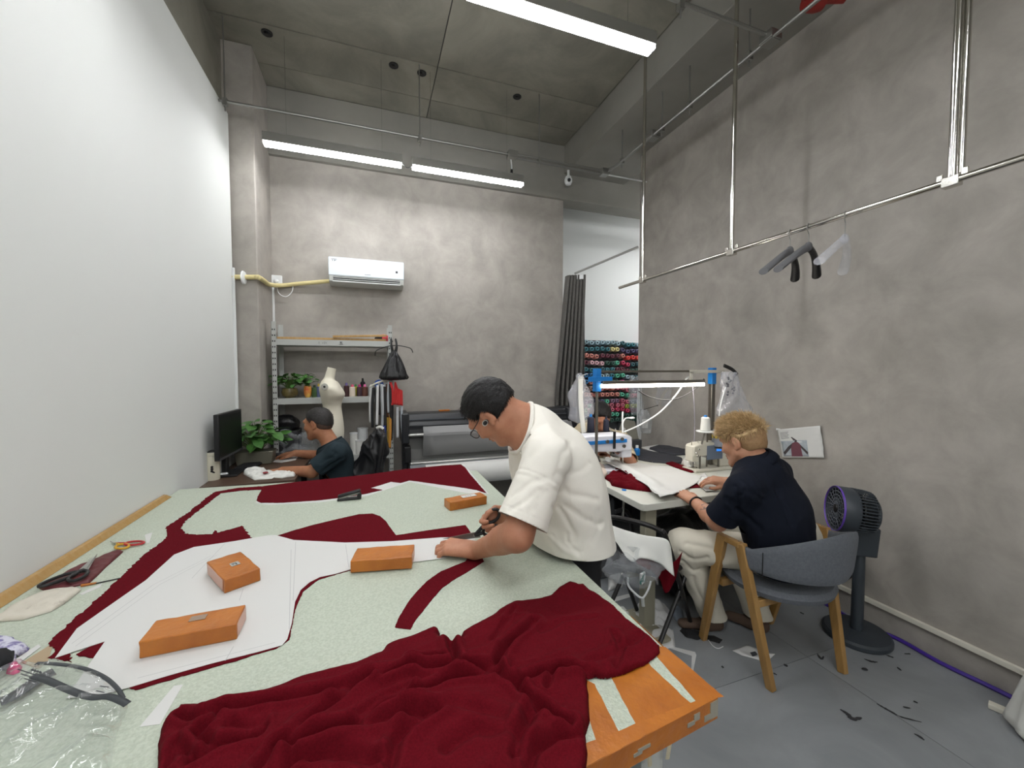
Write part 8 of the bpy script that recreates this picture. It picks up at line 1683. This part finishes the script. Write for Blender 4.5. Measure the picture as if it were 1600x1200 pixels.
# ================================================================= the blond man at the near sewing table
M_sk4 = skin_mat('skin_blond', (196, 146, 118), (182, 128, 100))
man_d = thing('person', 'blond man in a navy polo shirt and cream trousers sitting with his back to us', 'person', (1.92, 1.5, 0))
def man4():
    hc = at_d(1160, 690, 2.03); F = Field((1.30, 1.12, -0.005), (2.45, 2.42, 1.36), 0.0048)
    f = nrm(0.52*IL+0.82*AW+0.30*DN); up = nrm(np.array([0, 0, 1.0])+0.25*AW+0.1*IL)
    W, R, s = head(F, hc, f, up, 1.0)
    ld = nrm(np.array([-0.93, -0.30, 0])); nb = at_d(1184, 722, 1.99); sc_ = nb+np.array([0.01, -0.005, -0.065]); sl, sr = sc_+ld*0.185+np.array([0, 0, -0.03]), sc_-ld*0.185+np.array([0, 0, -0.02])
    el, wl = at_d(1121, 815, 2.00), at_d(1084, 783, 2.22); er = np.array([2.23, 1.69, 0.80]); wr = at_d(1138, 753, 2.42)
    F.cone(W(-0.03, 0, -0.05), nb, 0.055, 0.062, 0.03); F.cone(nb+np.array([0, 0, -0.03]), sl, 0.06, 0.05, 0.04); F.cone(nb+np.array([0, 0, -0.03]), sr, 0.06, 0.05, 0.04)
    F.cone(sl, el, 0.05, 0.043, 0.03); F.cone(el, el*0.65+wl*0.35, 0.045, 0.043, 0.02); F.cone(el*0.65+wl*0.35, wl, 0.043, 0.027, 0.02); F.cone(sr, er, 0.05, 0.043, 0.03); F.cone(er, wr, 0.044, 0.027, 0.02)
    pv = np.array([1.96, 1.40, 0.575]); F.cone(sc_+np.array([0, 0, -0.1]), pv, 0.15, 0.15, 0.05, flat=(0.3, -0.95, 0), ff=0.66)
    legs = [(np.array([1.86, 1.47, 0.545]), at_d(1068, 851, 2.19), at_z(1118, 955, 0.11)), (np.array([2.03, 1.47, 0.545]), np.array([2.03, 1.86, 0.54]), at_z(1188, 955, 0.11))]
    for hp, kn, an in legs: F.cone(hp, kn, 0.078, 0.056, 0.04); F.cone(kn, an, 0.052, 0.036, 0.03); F.cone(an, an+np.array([0, 0, -0.05]), 0.034, 0.03, 0.02)
    x = nrm(at_d(1058, 766, 2.36)-wl); z = nrm(np.array([-0.25, -0.2, 1.0])); z = nrm(z-x*(z @ x)); y = np.cross(z, x); y = y if y @ np.array([1, 0.3, 0]) > 0 else -y
    hand(F, wl+x*0.01, x, y, z, ((0.3, 0.35, 0.25), (0.35, 0.4, 0.25), (0.4, 0.5, 0.3), (0.45, 0.5, 0.3)), ((0.015, 0.022, -0.006), (0.042, 0.05, -0.012), (0.075, 0.064, -0.018), (0.1, 0.066, -0.022)), 0.98, 0.06)
    x = nrm(np.array([-0.72, 0.66, 0.02])); z = nrm(np.array([-0.1, -0.35, 1.0])); z = nrm(z-x*(z @ x)); y = np.cross(z, x); y = y if y @ np.array([-1, -0.3, 0]) > 0 else -y
    hand(F, wr, x, y, z, ((0.2, 0.5, 0.4), (0.25, 0.5, 0.4), (0.3, 0.55, 0.4), (0.3, 0.5, 0.4)), ((0.015, 0.022, -0.006), (0.042, 0.047, -0.014), (0.075, 0.05, -0.026), (0.1, 0.04, -0.034)), 0.98, 0.05)
    V, Q = F.mesh(); b = link_mesh('body', V, Q, M_sk4, man_d, smooth=180)
    b.data.materials.append(skin_mat('tattooed_skin', (122, 96, 86), (140, 108, 92))); cT = el*0.52+wl*0.48; me = b.data; off = wloc(b); C_ = np.zeros(len(me.polygons)*3); me.polygons.foreach_get('center', C_); C_ = C_.reshape(-1, 3)+off
    dT = np.linalg.norm(C_-cT, axis=1); me.polygons.foreach_set('material_index', ((dT < 0.065) & (fbm(C_, 42, 3, 5) > 0.22) & ((C_-cT) @ FW < 0.0)).astype(np.int32))
    # hair
    M_bl = mat('blond_hair', (222, 192, 144), 0.5, rgb2=(172, 140, 96), nscale=55, ncon=(0.35, 0.65), bump=0.4, bscale=160); M_fd = mat('hair_fade', (138, 106, 72), 0.7, rgb2=(160, 126, 88), nscale=90)
    cutsh = [((0.0, 0.085, -0.015), (0.034, 0.03, 0.042)), ((0.0, -0.085, -0.015), (0.034, 0.03, 0.042)), ((0.055, 0.08, -0.012), (0.036, 0.03, 0.05)), ((0.055, -0.08, -0.012), (0.036, 0.03, 0.05))]
    hair_shell(hc, R, s, 0.0045, 0.0065, [((0.07, 0, 0.06), (0.86, 0, -0.5)), ((0.0, 0, -0.056), (-0.1, 0, -1.0))], (), 'hair_fade', M_fd, man_d, 0.001, 120, cuts=cutsh)
    o, HV, HN, HL = hair_shell(hc, R, s, 0.0045, 0.0072, [((0.078, 0, 0.066), (0.9, 0, -0.4)), ((0.0, 0, 0.012), (-0.25, 0, -1.0))], [((0.0, 0, 0.06), (0.088, 0.068, 0.068), 0.02)], 'hair', M_bl, man_d, 0.006, 50, cuts=[((0.03, 0.085, -0.012), (0.05, 0.03, 0.045)), ((0.03, -0.085, -0.012), (0.05, 0.03, 0.045))])
    strands(HV, HN, 3000, lambda p, n: (R @ np.array([0.55, 0.15, 0.1]))+0.75*n, 0.042, 0.0024, M_bl, o, seed=9, pick=(HL[:, 2] > 0.045))
    strands(HV, HN, 1500, lambda p, n: (R @ np.array([0.0, 0, -0.95]))+0.12*n, 0.036, 0.0018, M_bl, o, seed=12, pick=(HL[:, 2] < 0.085), name='hair_tufts')
    brows(W, s, M_fd, man_d); eyes(W, R, s, man_d)
    # polo shirt
    G = Field((1.42, 1.08, 0.42), (2.46, 1.98, 1.16), 0.0065)
    G.cone(sc_+np.array([0.01, 0.0, -0.08]), (pv+sc_)/2+np.array([0.0, -0.015, -0.02]), 0.185, 0.19, 0.06, flat=(0.25, -0.96, 0.1), ff=0.68); G.cone((pv+sc_)/2+np.array([0.0, -0.015, -0.02]), pv+np.array([0, -0.0, -0.12]), 0.19, 0.19, 0.06, flat=(0.2, -0.96, 0.1), ff=0.76)
    G.cone(nb+np.array([0, -0.01, -0.035]), sl, 0.078, 0.068, 0.05); G.cone(nb+np.array([0, -0.01, -0.035]), sr, 0.078, 0.068, 0.05)
    ah, adl = sl+(el-sl)*0.86, nrm(el-sl); ahr, adr = sr+(er-sr)*0.8, nrm(er-sr); G.cone(sl, ah+adl*0.08, 0.066, 0.074, 0.045); G.cone(sr, ahr+adr*0.08, 0.066, 0.074, 0.045)
    V, Q = G.mesh(); D = at_d
    V = wrinkle(V, Q, pfolds(V, [([(1150, 778), (1172, 770), (1195, 785)], -0.009, 0.011), ([(1152, 802), (1170, 812), (1186, 832)], -0.010, 0.013), ([(1215, 760), (1230, 790), (1240, 820)], -0.006, 0.014), ([(1162, 748), (1180, 765), (1200, 775)], -0.005, 0.012), ([(1142, 758), (1150, 780), (1152, 805)], -0.008, 0.009)]), [(7, 0.008, (1, 1, 0.7), 6), (15, 0.003, (1, 1, 0.6), 8)])
    M_pl = mat('navy_pique', (17, 22, 34), 0.85, bump=0.08, bscale=350, spec=0.2)
    armr = lambda a, d: (lambda c: (np.linalg.norm((c-a)-d*((c-a) @ d)) < 0.115) and -0.05 < (c-a) @ d < 0.3)
    t_ = garment('polo_shirt', V, Q, M_pl, man_d, [((0, 0, 0.50), (0, 0, -1), lambda c: c[2] < 0.56), (ah, adl, armr(ah, adl)), (ahr, adr, armr(ahr, adr))], 0.003)
    nd = nrm(W(-0.03, 0, -0.05)-nb); fr_ = frame(nd, (0, 1, 0)); m = MB(); rows = []
    for (rr, hh) in ((0.079, -0.012), (0.073, 0.02), (0.069, 0.034), (0.079, 0.032), (0.092, 0.008), (0.096, -0.008)): rows.append([nb+fr_ @ np.array([rr*math.cos(q), rr*1.02*math.sin(q), hh]) for q in np.linspace(0, 2*math.pi, 32)])
    m.sheet(rows); m.build('collar', M_pl, t_, solid=0.002, smooth=180, weld=True)
    # trousers, shoes, bracelet, tattoo
    T = Field((1.40, 1.16, 0.0), (2.34, 2.08, 0.86), 0.0065)
    T.cone(pv+np.array([0, 0, 0.05]), pv+np.array([0, 0.02, -0.02]), 0.165, 0.17, 0.05, flat=(0, 1, 0), ff=0.78)
    for hp, kn, an in legs: T.cone(hp, kn, 0.098, 0.082, 0.04); T.cone(kn, an+np.array([0, 0, -0.05]), 0.08, 0.068, 0.035)
    V, Q = T.mesh(); V = wrinkle(V, Q, pfolds(V, [([(1062, 866), (1085, 878), (1106, 876)], -0.011, 0.011), ([(1064, 880), (1085, 896), (1108, 890)], -0.009, 0.010), ([(1076, 848), (1100, 858), (1130, 866)], -0.006, 0.013), ([(1080, 905), (1095, 935), (1100, 955)], -0.007, 0.012)]), [(9, 0.008, (1, 1, 0.8), 4)])
    M_tr = mat('cream_twill', (208, 202, 186), 0.85, bump=0.06, bscale=260)
    garment('trousers', V, Q, M_tr, man_d, [((0, 0, 0.085), (0, 0, -1), lambda c: c[2] < 0.14)], 0.003)
    M_loaf = mat('brown_suede', (84, 66, 54), 0.8)
    a = legs[0][2]; shoe('shoe', (a[0]+0.045, a[1]-0.02, 0), (a[0]-0.20, a[1]+0.10, 0), M_loaf, man_d, 0.04, 0.062); a = legs[1][2]; shoe('shoe', (a[0]+0.02, a[1]-0.05, 0), (a[0]-0.11, a[1]+0.17, 0), M_loaf, man_d, 0.04, 0.062)
    axw = nrm(wl-el); fr_ = frame(axw); cw = wl-axw*0.022; tube_ring([cw+fr_ @ np.array([0.0335*math.cos(q), 0.0335*math.sin(q), 0]) for q in np.linspace(0, 2*math.pi, 12, endpoint=False)], 0.0048, 'bracelet', M_black, man_d)
man4()
